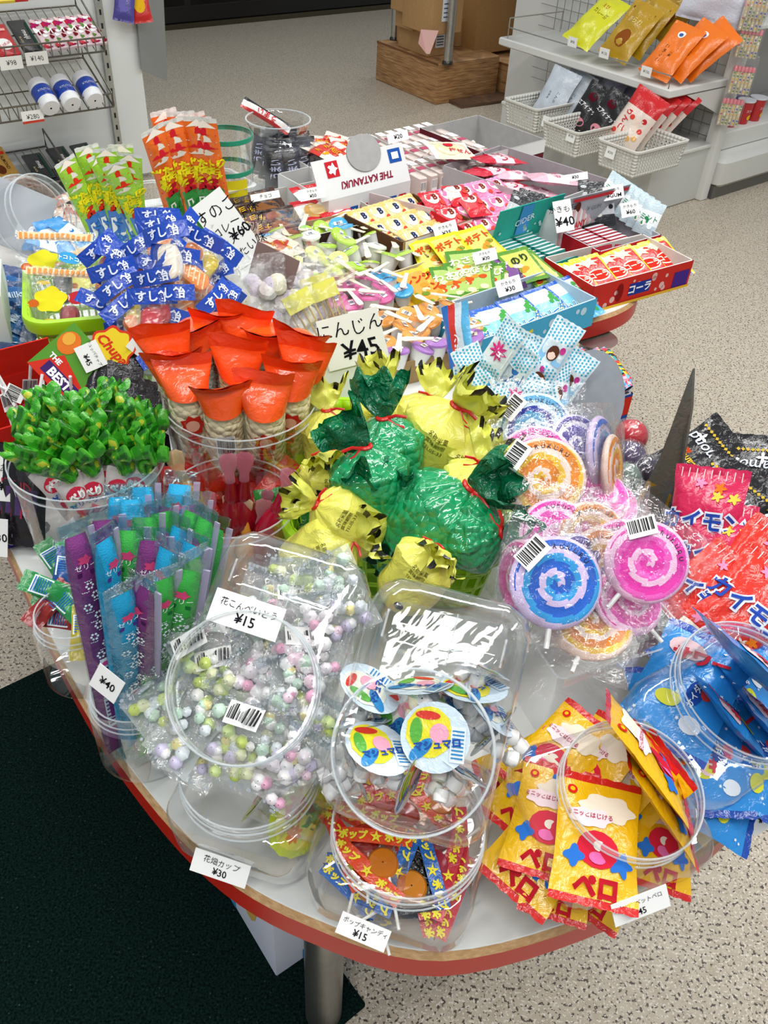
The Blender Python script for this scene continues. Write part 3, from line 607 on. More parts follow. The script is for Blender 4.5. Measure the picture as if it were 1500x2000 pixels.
# ================================================================ open carton trays on the far part
def tray(f1, f2, zt, dep, outer, inner, lb, name='carton_tray', back=None, deco=None, z0=TZ+.0005, lowf=1.0, cat='carton', da=0, th=.003, m='card'):
    A, B = P(*f1, zt), P(*f2, zt); d = B-A; wd = d.length; ang = math.degrees(math.atan2(d.y, d.x))+da; h = zt-z0
    o = thing(name, lb, cat); M = flat(Vector((A.x, A.y, z0)), ang); put(o, M)
    mb = MB(); hf = h*lowf
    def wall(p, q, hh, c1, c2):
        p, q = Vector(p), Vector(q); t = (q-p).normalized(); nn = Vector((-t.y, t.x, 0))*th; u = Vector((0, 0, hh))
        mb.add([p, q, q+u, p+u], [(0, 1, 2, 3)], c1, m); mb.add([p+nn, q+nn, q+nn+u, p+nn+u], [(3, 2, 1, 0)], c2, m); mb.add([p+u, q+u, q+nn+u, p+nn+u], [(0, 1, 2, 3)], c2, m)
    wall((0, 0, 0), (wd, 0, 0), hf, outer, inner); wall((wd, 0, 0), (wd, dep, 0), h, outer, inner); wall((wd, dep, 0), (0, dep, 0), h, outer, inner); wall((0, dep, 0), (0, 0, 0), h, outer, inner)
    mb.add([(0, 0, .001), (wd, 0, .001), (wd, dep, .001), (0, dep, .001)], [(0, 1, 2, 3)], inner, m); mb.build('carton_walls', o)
    if back:
        bh, bc, shape = back; mb = MB(); T = Matrix.Translation((0, dep-.001, h)) @ Matrix.Rotation(math.radians(12), 4, 'X')
        if shape == 'rect': mb.box((0, 0, 0), (wd, .002, bh), bc, 'card', T)
        elif shape == 'round':
            pts = [(wd*.25, 0)]+[(wd/2-wd*.25*math.cos(PI*k/16), bh*math.sin(PI*k/16)) for k in range(17)]+[(wd*.75, 0)]
            mb.add([(x, 0, y) for x, y in pts]+[(x, .002, y) for x, y in pts], [tuple(range(19)), tuple(range(19, 38))[::-1]]+[(i, (i+1) % 19, 19+(i+1) % 19, 19+i) for i in range(19)], bc, 'card', T)
        mb.build('header_flap', o)
    if deco:
        mb = MB(); deco(mb, wd, dep, h); 
        if mb.v: mb.build('printed_side', o)
    return o, M, wd, dep, h
FR = lambda x, y: (x, -.0008, y)
def T_(M, x, y, z=0, a=0, tx=0, ty=0, s=1): return M @ flat(Vector((x, y, z)), a, tx, ty, s)
def pillow(wd, ln, th, c1, c2, txt, tc, spots, key=0):
    def f(*k):
        o = thing('candy_pack'); mb = MB(); mp = pouch(mb, wd, ln, th, (lambda u, v: c2 if .3 < v < .75 else c1), 'gloss', seed=key+1, wr=.2, nu=8, nv=10, crimp=ln*.06)
        rr = random.Random(key)
        for q in range(spots): mb.blob(rr.uniform(-wd*.35, wd*.35), rr.uniform(-ln*.35, ln*.35), wd*rr.uniform(.05, .13), wd*rr.uniform(.05, .13), rr.choice([tc, c1, '#f4f0e8', c2]), mp=mp, n=9)
        if txt: mb.text(txt, wd*.3, tc, 0, 0, mp=lift(mp, .0008), off=.01)
        mb.build('wrapper', o); return o
    return Pool(f)
def boxed(wd, ln, th, c1, deco, nm='candy_box'):
    def f(*k):
        o = thing(nm); mb = MB(); mb.box((-wd/2, -ln/2, 0), (wd/2, ln/2, th), c1, 'gloss', bev=min(th*.2, .003)); deco(mb, lambda x, y: (x, y, th+.0005), th); mb.build('wrapper', o); return o
    return Pool(f)
CP = 'candy pack'
# --- soda carton
def deco_soda(mb, w_, d, h):
    mb.rect(w_/2, h/2, w_, h, '#49b4dc', 'paper', mp=FR); rr = random.Random(4); G_ = lambda x, y: (x, -.0013, y)
    for k in range(9): q = rr.uniform(.004, .009); mb.blob(w_*(.45+.055*k), h*rr.uniform(.25, .8), q, q, '#cdeaf4', mp=G_)
    mb.text('ソーダ', .036, '#f0e040', w_*.27, h*.45, mp=lambda x, y: (x, -.0016, y), off=.03, shear=.2); mb.text('サワー', .014, '#2a50a8', w_*.2, h*.85, mp=G_)
    mb.rect(d/2, h/2, d, h, '#49b4dc', 'paper', mp=lambda x, y: (w_+.0008, x, y))
    for k in range(7): q = rr.uniform(.004, .009); mb.blob(d*(.1+.13*k), h*rr.uniform(.2, .8), q, q, '#cdeaf4', mp=lambda x, y: (w_+.0013, x, y))
o, M, w_, d_, h_ = tray((930, 668), (1158, 578), .758, .14, '#49b4dc', '#b9cbd8', 'light blue soda carton with white bubbles, low open tray at the table edge', deco=deco_soda, da=-2)
# extend it to the left under the packs
def soda_pack(*k):
    o = thing('candy_pack'); mb = MB(); mp = pouch(mb, .078, .11, .008, lambda u, v: '#1f5cc0' if u < .06 or v > .95 else ('#dcecf2' if v > .62 else ('#3fa6dc' if v < .3 else '#7cc4e4')), 'gloss', nu=16, nv=14, wr=.15)
    for x, y, s_ in ((.02, .022, .009), (.028, .032, .007), (.012, .012, .006), (.03, .012, .008)): mb.blob(x, y, s_, s_*.8, '#46a048', mp=mp, star=.15, lobes=7, n=28)
    mb.text('ソーダ', .024, '#f6f0c0', 0, -.012, mp=lift(mp, .001), off=.07, a=.2, shear=.2); mb.text('ソーダ', .024, '#1f7ac8', 0, -.012, mp=lift(mp, .0016), off=.01, a=.2, shear=.2); mb.blob(-.015, -.03, .009, .003, '#e8d030', mp=mp, a=.4); mb.rect(.01, -.04, .04, .01, '#3c9c5c', mp=mp); mb.build('wrapper', o); return o
SP = Pool(soda_pack)
for i in range(5): SP.get('s', 'soda candy pack, '+ORD[i]+' from the left in the light blue carton', CP, 'soda packs in the light blue carton', T_(M, .05+i*.066, .055, .024+.002*i, -8+3*i, 20, 0))
# --- cola carton
def deco_cola(mb, w_, d, h):
    mb.rect(w_/2, h/2, w_, h, '#cf2417', 'paper', mp=FR); rr = random.Random(5); G_ = lambda x, y: (x, -.0013, y)
    for k in range(12): q = rr.uniform(.003, .0075); mb.blob(w_*rr.uniform(.05, .8), h*rr.uniform(.15, .85), q, q, '#eab8b0', mp=G_)
    mb.rect(w_*.47, h*.5, .06, h*.45, '#1d3b98', mp=lambda x, y: (x, -.0015, y)); mb.text('コーラ', .022, '#ffffff', w_*.47, h*.5, mp=lambda x, y: (x, -.002, y), off=.03)
    mb.blob(w_*.27, h*.5, .01, .02, '#8a1414', mp=G_); mb.rect(w_*.9, h*.4, w_*.16, h*.6, '#4a2a86', mp=G_); mb.rect(w_/2, .003, w_, .006, '#e8b838', mp=lambda x, y: (x, -.003, y))
    mb.rect(0, 0, 0, 0, '#cf2417', mp=FR)
o, M, w_, d_, h_ = tray((1160, 560), (1355, 508), .758, .15, '#cf2417', '#d8cfc8', 'red cola carton with pink bubbles, low open tray overhanging the far right edge', deco=deco_cola)
def cola_pack(*k):
    o = thing('candy_pack'); mb = MB(); mp = pouch(mb, .068, .105, .008, lambda u, v: '#e8d818' if (u < .08 or u > .92 or v > .93) else ('#1c2c86' if v < .28 else '#cc1c14'), 'gloss', nu=12, nv=12, wr=.12)
    mb.blob(-.005, .034, .022, .012, '#f0e0c0', mp=mp, star=.3, lobes=7); mb.blob(.0, -.002, .026, .015, '#f4e8d8', mp=mp); mb.blob(.0, -.002, .023, .012, '#d02818', mp=lift(mp, .0004)); mb.text('コーラ', .016, '#f8e8d0', 0, -.002, mp=lift(mp, .001), off=.03)
    for x in (-.02, 0, .02): mb.blob(x, -.035, .005, .005, '#9ac0e8', mp=lift(mp, .0005), star=.4)
    mb.build('wrapper', o); return o
CPk = Pool(cola_pack)
for i in range(6): CPk.get('c', 'cola candy pack, '+ORD[i]+' from the left in the red carton', CP, 'cola packs in the red carton', T_(M, .032+i*.049, .07, .03+.004*(i % 2), [-12, -3, -10, -1, -8, -4][i], 18, -4, 1.12))
# --- yellow snack tray left of soda
o, M, w_, d_, h_ = tray((852, 600), (955, 560), .745, .16, '#e0c018', '#d8c8a0', 'low yellow carton tray of flat snack sachets beside the soda carton')
def sachet(c1, c2, txt, tcol):
    o = thing('snack_sachet'); mb = MB(); mp = pouch(mb, .075, .10, .006, lambda u, v: c1 if .1 < u < .9 and .1 < v < .9 else c2, 'gloss', nu=10, nv=10, wr=.2)
    mb.text(txt, .024, tcol, 0, .015, mp=lift(mp, .001), off=.03, a=.15); rr = random.Random(ord(txt[0]))
    for k in range(7): mb.blob(rr.uniform(-.025, .025), rr.uniform(-.035, 0), .009, .006, rr.choice(['#e89030', '#c8501c', '#f4e0b0', '#6a8a28']), mp=mp)
    mb.build('wrapper', o); return o
SA = Pool(sachet)
sk = {'y': ('#e0dc70', '#d8d020', 'ポテト', '#d04a18'), 'g': ('#a8c468', '#4f8a2c', 'わさび', '#e8f0c8'), 'o': ('#e0a040', '#e8c040', 'オレンジ', '#c03818'), 'l': ('#c8cc60', '#5c9030', 'のり', '#22381c'), 'v': ('#78508c', '#3c2450', '梅', '#e8c8e0')}
L_ = [('o', 812, 560, .74, -10, 'orange sachet at the left end of the yellow tray'), ('o', 845, 572, .735, -18, 'orange sachet with white swirl, nearest in the yellow tray'), ('g', 880, 552, .745, -30, 'leftmost green sachet of the fanned pile'), ('g', 905, 545, .75, -34, 'second green sachet of the fanned pile'), ('g', 930, 538, .755, -36, 'third green sachet of the fanned pile'), ('g', 912, 520, .76, -28, 'green sachet behind the fanned pile'), ('g', 950, 545, .75, -40, 'fourth green sachet of the fanned pile, beside the purple one'),
      ('v', 968, 540, .75, -36, 'purple plum sachet between the green sachets'), ('v', 985, 532, .755, -30, 'second purple plum sachet beside the seaweed one'), ('l', 1020, 518, .762, -10, 'seaweed sachet with a dark picture, right end of the pile'), ('l', 1045, 526, .752, 5, 'lower seaweed sachet under the dark picture one'), ('y', 882, 488, .765, -8, 'pale yellow sachet, left of the two behind the green pile'), ('y', 938, 474, .765, -4, 'pale yellow sachet, right of the two behind the green pile'), ('y', 842, 497, .75, -20, 'yellow sachet tucked behind the orange ones'), ('y', 895, 505, .748, 0, 'yellow sachet under the left pale yellow sachet')]
for k, px, py, z, a, lb in L_: SA.get(sk[k], lb, 'snack sachet', 'flat snack sachets', flat(P(px, py, z), 38+a, 14, -6))
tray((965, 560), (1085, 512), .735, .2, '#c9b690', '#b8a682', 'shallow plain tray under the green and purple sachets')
# --- bisco cartons
def deco_bisco(c):
    def f(mb, w_, d, h):
        mb.rect(w_/2, h/2, w_, h, '#e9e4de', 'paper', mp=FR); G_ = lambda x, y: (x, -.0014, y)
        mb.text('ビスコ', .034, '#c81c2c', w_*.55, h*.6, mp=G_, off=.04); mb.rect(w_*.25, h*.55, .022, .022, '#d8404a', mp=G_, a=.6); mb.text('乳酸菌', .012, '#c81c2c', w_*.6, h*.15, mp=G_, off=.02)
        mb.rect(.003, h/2, .006, h, c, mp=lambda x, y: (x, -.0016, y)); mb.rect(w_*.92, h*.5, w_*.14, h*.8, '#d4ccc0', mp=G_)
        for k in range(5): mb.rect(w_*.92, h*(.25+.12*k), w_*.11, .0015, '#55504a', mp=lambda x, y: (x, -.0018, y))
        mb.rect(d/2, h/2, d, h, c, 'paper', mp=lambda x, y: (w_+.0008, x, y))
    return f
def bisco(c1, c2):
    o = thing('biscuit_pack'); mb = MB(); mp = pouch(mb, .056, .085, .024, lambda u, v: c1 if v < .22 or v > .85 else (c2 if u < .5 else c1), 'gloss', nu=8, nv=12, wr=.12, crimp=.008)
    mb.blob(-.006, .016, .017, .02, '#f4ecdc', mp=mp); mb.text('B', .022, '#7a2a20' if c1 != '#e0c070' else '#22305a', 0, .015, mp=lift(mp, .001), off=.04); mb.rect(0, -.018, .045, .006, '#e8b820', mp=mp); mb.blob(.014, -.004, .007, .006, '#d84a3c', mp=lift(mp, .0008)); mb.build('wrapper', o); return o
BI = Pool(bisco)
o, M, w_, d_, h_ = tray((787, 474), (922, 428), .765, .185, '#5d3c22', '#6d4a2c', 'brown carton of yellow cream biscuits, its white front printed in red', deco=deco_bisco('#a87838'))
for j in range(3):
    for i in range(4): BI.get(('#e0c070', '#ecd8a0'), ['front', 'middle', 'back'][j]+' row yellow biscuit pack, '+ORD[i]+' from left, brown carton', 'biscuit pack', 'yellow biscuit packs in the brown carton', T_(M, .028+i*.048, .035+j*.055, .03+.009*j, -4+2*i, 30, 0))
o, M, w_, d_, h_ = tray((925, 458), (1082, 418), .765, .2, '#c81c2c', '#d22030', 'red carton of pink and red cream biscuits, white front printed in red', deco=deco_bisco('#c81c2c'))
for j in range(3):
    for i in range(5):
        red = (i == 0 and j < 3)
        BI.get(('#cc1c2c', '#d83c48') if red else ('#e886b4', '#e07aa8'), ['front', 'middle', 'back'][j]+' row '+('red' if red else 'pink')+' biscuit pack, '+ORD[i]+' from the left in the red carton', 'biscuit pack', 'red and pink biscuit packs in the red carton', T_(M, .026+i*.047, .04+j*.062, .042+.012*j, -6+2*i, 24, 0))
BI.get(('#cc1c2c', '#f0e8e0'), 'red and white biscuit pack lying across the left wall of the red carton', 'biscuit pack', None, flat(P(895, 382, .78), 20, 10, 0)); BI.get(('#cc1c2c', '#e05058'), 'red biscuit pack below the red and white one at the carton corner', 'biscuit pack', None, flat(P(925, 402, .775), 25, 10, 0))
# --- choco tray (two wells)
o, M, w_, d_, h_ = tray((505, 486), (762, 425), .755, .27, '#33241c', '#c4c0ba', 'wide dark carton with chocolate sticks left and colourful biscuits right')
def choco(*k):
    o = thing('chocolate_pack'); mb = MB(); mp = pouch(mb, .055, .15, .016, lambda u, v: '#2c1812' if int(v*20) % 3 else '#452a1c', 'gloss', nu=8, nv=14, wr=.3, crimp=.01)
    mb.text('チョコ', .02, '#e8b828', 0, .03, a=PI/2, mp=lift(mp, .001), off=.02); mb.blob(0, -.03, .016, .03, '#8a5a34', mp=mp); mb.build('wrapper', o); return o
CH = Pool(choco)
for i in range(6): CH.get('c', ORD[i]+' dark brown chocolate pack from the front of the overlapping stack', 'chocolate pack', 'dark chocolate packs in the wide carton', T_(M, .09+.006*(i % 2), .03+.036*i, .028+.007*i, 84+3*(i % 3), 0, -26))
def cookie(*k):
    o = thing('biscuit_pack'); mb = MB(); mp = pouch(mb, .09, .11, .018, lambda u, v: '#c8202a' if v > .8 or u > .88 else ('#e8ecec' if v > .25 else '#b8d8e0'), 'gloss', nu=10, nv=12, wr=.2)
    mb.blob(0, .01, .03, .025, '#d8a860', mp=mp); mb.blob(.005, .012, .02, .016, '#e8c890', mp=lift(mp, .0005)); mb.blob(-.02, -.03, .014, .01, '#58a040', mp=mp); mb.text('たべっ子', .016, '#e8d020', 0, -.035, mp=lift(mp, .001), off=.02); mb.build('wrapper', o); return o
CK = Pool(cookie)
for i in range(5): CK.get('k', ['front left', 'front right', 'middle left', 'middle right', 'rearmost'][i]+' red and white animal biscuit pack in the wide dark carton', 'biscuit pack', 'animal biscuit packs', T_(M, [.20, .265, .215, .28, .25][i], [.05, .06, .115, .125, .17][i], [.026, .03, .04, .045, .05][i], [-20, 12, -5, 25, 0][i], 20, 0))
# --- white katanuki box
def deco_kata(mb, w_, d, h):
    G_ = lambda x, y: (x, -.0012, y)
    for k in range(6):
        x = w_*(.30+.12*k); c = ['#2454a8', '#c82430'][k % 2]; mb.rect(x, h*.42, .022, .034, c, mp=G_); mb.blob(x, h*.42, .007, .01, '#f2f2f0', mp=lambda x, y: (x, -.0018, y), star=.3)
o, M, w_, d_, h_ = tray((642, 392), (802, 352), .775, .2, '#e6e7e6', '#c2c2c0', 'white cut-out candy box with red and blue pictures and a grey round tab', deco=deco_kata, m='paper', name='candy_carton')
mb = MB(); T2 = Matrix.Translation((0, .0, h_)) @ Matrix.Rotation(math.radians(-28), 4, 'X'); K = lambda x, y: T2 @ Vector((x, -.001, y))
hh = .085; mb.box((-.02, 0, 0), (w_+.0, .003, hh), '#e4e5e5', 'paper', T2); mb.rect(.03, hh*.72, .034, .034, '#c82430', mp=K); mb.blob(.03, hh*.72, .011, .011, '#f2f2f0', mp=lambda x, y: T2 @ Vector((x, -.002, y)), star=.35); mb.rect(w_-.03, hh*.72, .036, .03, '#2454a8', mp=K); mb.rect(w_-.03, hh*.72, .02, .015, '#e8ecf2', mp=lambda x, y: T2 @ Vector((x, -.002, y)))
mb.text('THE KATANUKI', .021, '#8c2038', w_/2, hh*.28, mp=K, a=PI, off=.03, shear=.2); mb.build('lid_flap', o)
mb = MB(); mb.blob(0, 0, .048, .04, '#aaa9a8', 'card', n=26, xf=T2 @ Matrix.Translation((w_*.52, -.003, hh*.95)) @ Matrix.Rotation(PI/2, 4, 'X')); mb.blob(0, 0, .048, .04, '#aaa9a8', 'card', n=26, xf=T2 @ Matrix.Translation((w_*.52, -.001, hh*.95)) @ Matrix.Rotation(PI/2, 4, 'X')); mb.build('round_tab', o)
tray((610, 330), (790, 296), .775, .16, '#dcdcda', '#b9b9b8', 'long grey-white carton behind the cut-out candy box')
mixs = pillow(.06, .075, .014, '#e8e0d0', '#c83a2c', 'ABC', '#d8a020', 9, 3)
for i, (px, py, a) in enumerate([(628, 282, 20), (650, 278, -15), (640, 292, 50), (668, 288, 10), (655, 300, -40), (622, 298, 70)]): mixs.get('m', ['leftmost back', 'middle back', 'central', 'right', 'front', 'front left'][i]+' small snack pack behind the candy jar in the grey-white carton', CP, 'small snack packs in the grey-white carton', flat(P(px, py, .785), a, 15, 10))
# --- pink-white wrapped sticks
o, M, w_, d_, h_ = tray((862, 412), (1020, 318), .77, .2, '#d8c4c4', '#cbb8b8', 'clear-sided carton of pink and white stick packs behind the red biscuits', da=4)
def stickpack(c):
    o = thing('stick_pack'); mb = MB(); mb.box((-.012, -.055, 0), (.012, .055, .05), '#e4d4cc', 'print', bev=.003)
    mb.box((-.011, -.054, .001), (.011, .054, .03), c, 'gloss'); mb.rect(0, .0, .0235, .02, '#b0506a', mp=lambda x, y: (x, y, .0506)); mb.rect(0, .04, .0235, .03, '#f0eeee', mp=lambda x, y: (x, y, .0506)); mb.rect(0, .02, .02, .05, '#f2e8e4', mp=lambda x, y: (.0123, x*2.2, y)); mb.barcode(0, .025, .03, .03, mp=lambda x, y: (x*.6, -.0556, y)); mb.build('wrapper', o); return o
ST = Pool(stickpack)
k = 0
for j in range(3):
    for i in range(9):
        p = P(800, 372, .722).lerp(P(950, 330, .722), i/8.)+Vector((-E2.x, -E2.y, 0))*.105*j
        ST.get(['#d86a70', '#e0a088', '#c86478'][(i+j) % 3], ['front', 'middle', 'back'][j]+' row pink and white stick pack, '+ORD[i]+' from the left', 'stick pack', 'pink and white stick packs standing in rows', flat(p, 40+R.uniform(-3, 3), 0, 0, .95)); k += 1
def senbei(*k):
    o = thing('rice_cracker_bag'); mb = MB(); mp = pouch(mb, .12, .09, .012, lambda u, v: '#e8d8c0' if .12 < u < .88 else '#f0eeea', 'gloss', wr=.15); mb.blob(-.01, .0, .035, .03, '#e8cfa0', mp=mp); mb.blob(.0, .02, .014, .011, '#c8202c', mp=lift(mp, .001)); mb.text('梅せん', .02, '#c02838', .02, -.012, mp=lift(mp, .001), off=.02, a=-.2); mb.build('wrapper', o); return o
o = senbei(); tag(o, 'flat cracker bag with red picture lying on top of the stick packs', 'cracker bag'); put(o, flat(P(880, 294, .80), 25, 8, 6))
# --- maroon box
def deco_mar(mb, w_, d, h): mb.rect(d/2, h/2, d, h, '#571820', mp=lambda x, y: (-.0008, x, y)); mb.rect(w_/2, h*.8, w_, h*.4, '#d8d6d2', mp=FR)
o, M, w_, d_, h_ = tray((952, 302), (1066, 272), .782, .25, '#571820', '#a9a8a6', 'maroon carton with grey inside, farthest on the table, holding colourful packs', deco=deco_mar)
for i in range(7): mixs.get('m', ORD[i]+' small bright pack heaped in the maroon carton, from the left', CP, 'small packs in the maroon carton', T_(M, .03+.02*(i % 4), .05+.035*(i//2), .02+.012*(i % 3), 50*i, 20, 15*(i % 3)-10))
# --- grey box with pink-red packs
o, M, w_, d_, h_ = tray((1088, 400), (1195, 352), .785, .33, '#b4b2b2', '#a7a0a4', 'deep grey carton with red and pink puffed packs, beside the maroon one')
pk = pillow(.075, .12, .02, '#c8203a', '#e8c8d4', 'いちご', '#b01830', 5, 6); pk2 = pillow(.075, .12, .02, '#e4b4c4', '#f0dce4', 'もも', '#c85a80', 5, 7)
for i, (x, y, a) in enumerate([(.05, .10, 70), (.1, .13, 55), (.06, .18, 80), (.12, .2, 60), (.08, .25, 85), (.14, .10, 50), (.13, .26, 65)]): (pk if i % 2 == 0 else pk2).get('m', ORD[i]+(' red' if i % 2 == 0 else ' pale pink')+' fruit pack from the front in the deep grey carton', CP, 'fruit packs in the deep grey carton', T_(M, x, y, .045+.007*i, a, 6, 8, 1.1))
# --- striped carton of clear sachets
def deco_str(mb, w_, d, h):
    for k in range(10): mb.rect(w_*(.05+k*.1), h*.5, w_*.045, h, '#d8a8a8', mp=FR)
    mb.text('ANY', .02, '#c82c30', w_*.4, h*.62, mp=lambda x, y: (x, -.0015, y), off=.03)
o, M, w_, d_, h_ = tray((1095, 420), (1200, 380), .80, .06, '#dedcdc', '#bcbcbc', 'pink striped carton standing behind the silver one', deco=deco_str, m='paper')
cs = pillow(.07, .1, .012, '#b8ccd4', '#e6eef0', 'ミント', '#2f8a58', 6, 9)
for i in range(7):
    p = P(1196+i*12, 372+i*9, .80-.004*i); cs.get('m', ORD[i]+' pale mint pack from the left standing behind the silver carton', CP, 'pale mint packs', facing(p, CAM-p+Vector((.5-.12*i, 0, .3)), Z, -.5+.06*i, .72))
# --- silver/red carton with gum packs
def deco_sil(mb, w_, d, h): mb.rect(w_/2, h*.45, w_, h*.85, '#e4e2e0', mp=FR); mb.text('HAPPY DODO', .03, '#c8202a', w_/2, h*.45, mp=lambda x, y: (x, -.0016, y), off=.06, sx=.85)
o, M, w_, d_, h_ = tray((1172, 492), (1292, 458), .755, .13, '#c8202a', '#b9bcc2', 'silver grey carton with red lettering holding thin gum packs', back=(.075, '#a4a6ac', 'rect'), deco=deco_sil)
mb = MB(); T2 = Matrix.Translation((0, d_-.002, h_)) @ Matrix.Rotation(math.radians(12), 4, 'X'); K = lambda x, y: T2 @ Vector((x, -.002, y))
mb.blob(.035, .045, .010, .018, '#5a241c', mp=K); mb.rect(.035, .016, .003, .03, '#e8e8e8', mp=K); mb.rect(.1, .068, .17, .008, '#c8303a', mp=K); mb.text('¥ GUM', .014, '#5a5a62', .09, .04, mp=K); mb.build('header_picture', o)
def gum(c1, c2, tx):
    o = thing('gum_pack'); mb = MB(); mb.box((-.025, -.006, 0), (.025, .006, .05), c1, 'gloss', bev=.001); mb.rect(0, 0, .05, .012, c2, mp=lambda x, y: (x, y, .0506)); mb.rect(0, .025, .044, .03, c2, mp=lambda x, y: (x, -.0064, y)); mb.text(tx, .012, c1, 0, .025, mp=lambda x, y: (x, -.007, y), off=.02); mb.build('wrapper', o); return o
GU = Pool(gum)
for j in range(2):
    for i in range(8): GU.get(('#b8283a', '#dcdce2', 'GUM') if not (j == 1 and i == 7) else ('#18181a', '#26262a', 'BLK'), ORD[i]+(' gum pack' if not (j == 1 and i == 7) else ' black gum pack')+' from front, '+['left', 'right'][j]+' stack of silver carton', 'gum pack', 'gum packs in the silver carton', T_(M, .034+.058*j, .015+.0135*i, .004, 0, -14, 0))
# --- teal cider carton
def deco_teal(mb, w_, d, h): mb.rect(w_/2, h/2, w_, h, '#28a89a', mp=FR); mb.rect(d/2, h/2, d, h, '#1e9488', mp=lambda x, y: (-.0008, d-x, y))
o, M, w_, d_, h_ = tray((1042, 528), (1166, 486), .745, .13, '#28a89a', '#7fb8b2', 'teal cider candy carton with an upright bubble printed flap', back=(.085, '#2aa594', 'rect'), deco=deco_teal)
mb = MB(); T2 = Matrix.Translation((0, d_-.002, h_)) @ Matrix.Rotation(math.radians(12), 4, 'X'); K = lambda x, y: T2 @ Vector((x, -.002, y)); rr = random.Random(3)
for k in range(12): q = rr.uniform(.002, .006); mb.blob(rr.uniform(.01, w_-.01), rr.uniform(.006, .035), q, q, '#bfe4e0', mp=K)
mb.rect(w_*.42, .05, .035, .07, '#3f8fc8', mp=K); mb.text('CIDER', .02, '#eaf4f4', w_*.42, .05, mp=lambda x, y: T2 @ Vector((x, -.003, y)), a=.2); mb.build('header_print', o)
for j in range(2):
    for i in range(8): GU.get(('#1f8a80', '#dfe8e8', 'サイダー'), ORD[i]+' white and teal candy pack from the front in the '+['left', 'right'][j]+' stack, cider carton', 'gum pack', 'white and teal packs in the cider carton', T_(M, .034+.06*j, .014+.0138*i, .004, 0, -18, 0))
# loose dark packs left of the cider flap
dk = pillow(.06, .085, .012, '#26282c', '#c8ccd0', '', '#e8e8e8', 6, 12)
for i, (px, py) in enumerate([(1010, 418), (1030, 412), (1150, 392), (1175, 405)]): dk.get('d', ['leftmost', 'second'][i % 2]+' black and silver pack '+['left of the teal flap', 'behind the gum carton'][i//2], CP, None, facing(P(px, py, .78), CAM-P(px, py, .78)+Vector((.3, 0, .4)), Z, -.4+.2*i))
# --- yoghurt cup candies with wooden spoons
def ycup(c1, c2):
    o = thing('candy_cup'); mb = MB(); mb.lathe([(.001, 0), (.011, .001), (.014, .012), (.0165, .024), (.018, .026)], '#f2f2f0', 'candy', n=14); mb.build('cup', o)
    mb = MB(); mb.lathe([(.0185, .026), (.0175, .029), (.011, .031), (.001, .0315)], c1, 'gloss', n=14); mb.rect(0, .0, .016, .008, c2, mp=lambda x, y: (x, y, .0322)); mb.text('糖', .008, '#445577', 0, 0, mp=lambda x, y: (x, y, .0326)); mb.build('foil_lid', o); return o
YC = Pool(ycup)
def spoon(*k):
    mb = MB(); pts = [(-.004, -.03), (.004, -.03), (.0045, -.005), (.007, .022), (.005, .03), (-.005, .03), (-.007, .022), (-.0045, -.005)]
    n_ = 8; mb.add([(x, y, 0) for x, y in pts]+[(x, y, .0016) for x, y in pts], [tuple(range(n_))[::-1], tuple(range(n_, 2*n_))]+[(i, (i+1) % n_, n_+(i+1) % n_, n_+i) for i in range(n_)], '#f0e6cc', 'wood'); return mb.build('wooden_spoon')
WS = Pool(spoon)
o, Mg, wg, dg_, hg_ = tray((562, 566), (838, 500), .752, .27, '#b89c72', '#a08a68', 'wide brown carton filled with lime, blue and white cup candies', lowf=.7)
nn = 0
for j in range(5):
    for i in range(7):
        x, y = .03+i*(wg-.06)/6+R.uniform(-.008, .008), .03+j*(dg_-.06)/4+R.uniform(-.008, .008)
        c = R.choice(['#a8d040', '#a8d040', '#dfe680', '#48a8dc', '#e4e8e0', '#b8dc60'])
        YC.get((c, '#f0f4ec'), {'#a8d040': 'lime', '#dfe680': 'pale yellow', '#48a8dc': 'blue', '#e4e8e0': 'white', '#b8dc60': 'light green'}[c]+'-lidded cup candy, '+ORD[i]+' from the left in row '+['one', 'two', 'three', 'four', 'five'][j]+', wide brown carton', 'candy cup', 'cup candies in the wide brown carton', T_(Mg, x, y, .012+R.uniform(0, .014), R.uniform(0, 360), R.uniform(-35, 35), R.uniform(-35, 35), 1.2))
        if R.random() < .8: WS.get('w', 'wooden spoon, '+ORD[i]+' from the left in row '+['one', 'two', 'three', 'four', 'five'][j]+' on lime cup candies', 'wooden spoon', 'wooden spoons on the lime cup candies', T_(Mg, x+R.uniform(-.02, .02), y+R.uniform(-.02, .02), .048+R.uniform(0, .01), R.uniform(0, 180), R.uniform(-12, 12), R.uniform(-10, 10), .98))
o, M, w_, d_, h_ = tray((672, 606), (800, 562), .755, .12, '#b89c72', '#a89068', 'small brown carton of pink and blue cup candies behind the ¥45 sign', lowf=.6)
for j in range(3):
    for i in range(4):
        c = '#48a8dc' if i == 3 else '#dc70a8'
        x, y = .02+i*.04, .015+j*.035-.02
        YC.get((c, '#f0e4ee'), ['front', 'middle', 'back'][j]+' row '+('blue' if i == 3 else 'pink')+'-lidded cup candy, '+ORD[i]+' from left, small brown carton', 'candy cup', 'pink and blue cup candies', T_(M, x, y, .03, R.uniform(0, 360), R.uniform(-25, 25), R.uniform(-25, 25), 1.15))
        WS.get('w', 'wooden spoon on '+['front', 'middle', 'back'][j]+' row '+('blue' if i == 3 else 'pink')+' cup candy, '+ORD[i]+' from left', 'wooden spoon', 'wooden spoons on the pink cup candies', T_(M, x, y, .076, R.uniform(0, 180), R.uniform(-10, 10), R.uniform(-10, 10), .85))
o, M, w_, d_, h_ = tray((760, 705), (952, 662), .755, .16, '#a88a60', '#9a7c54', 'brown carton of orange and violet cup candies behind the yellow bags', lowf=.8)
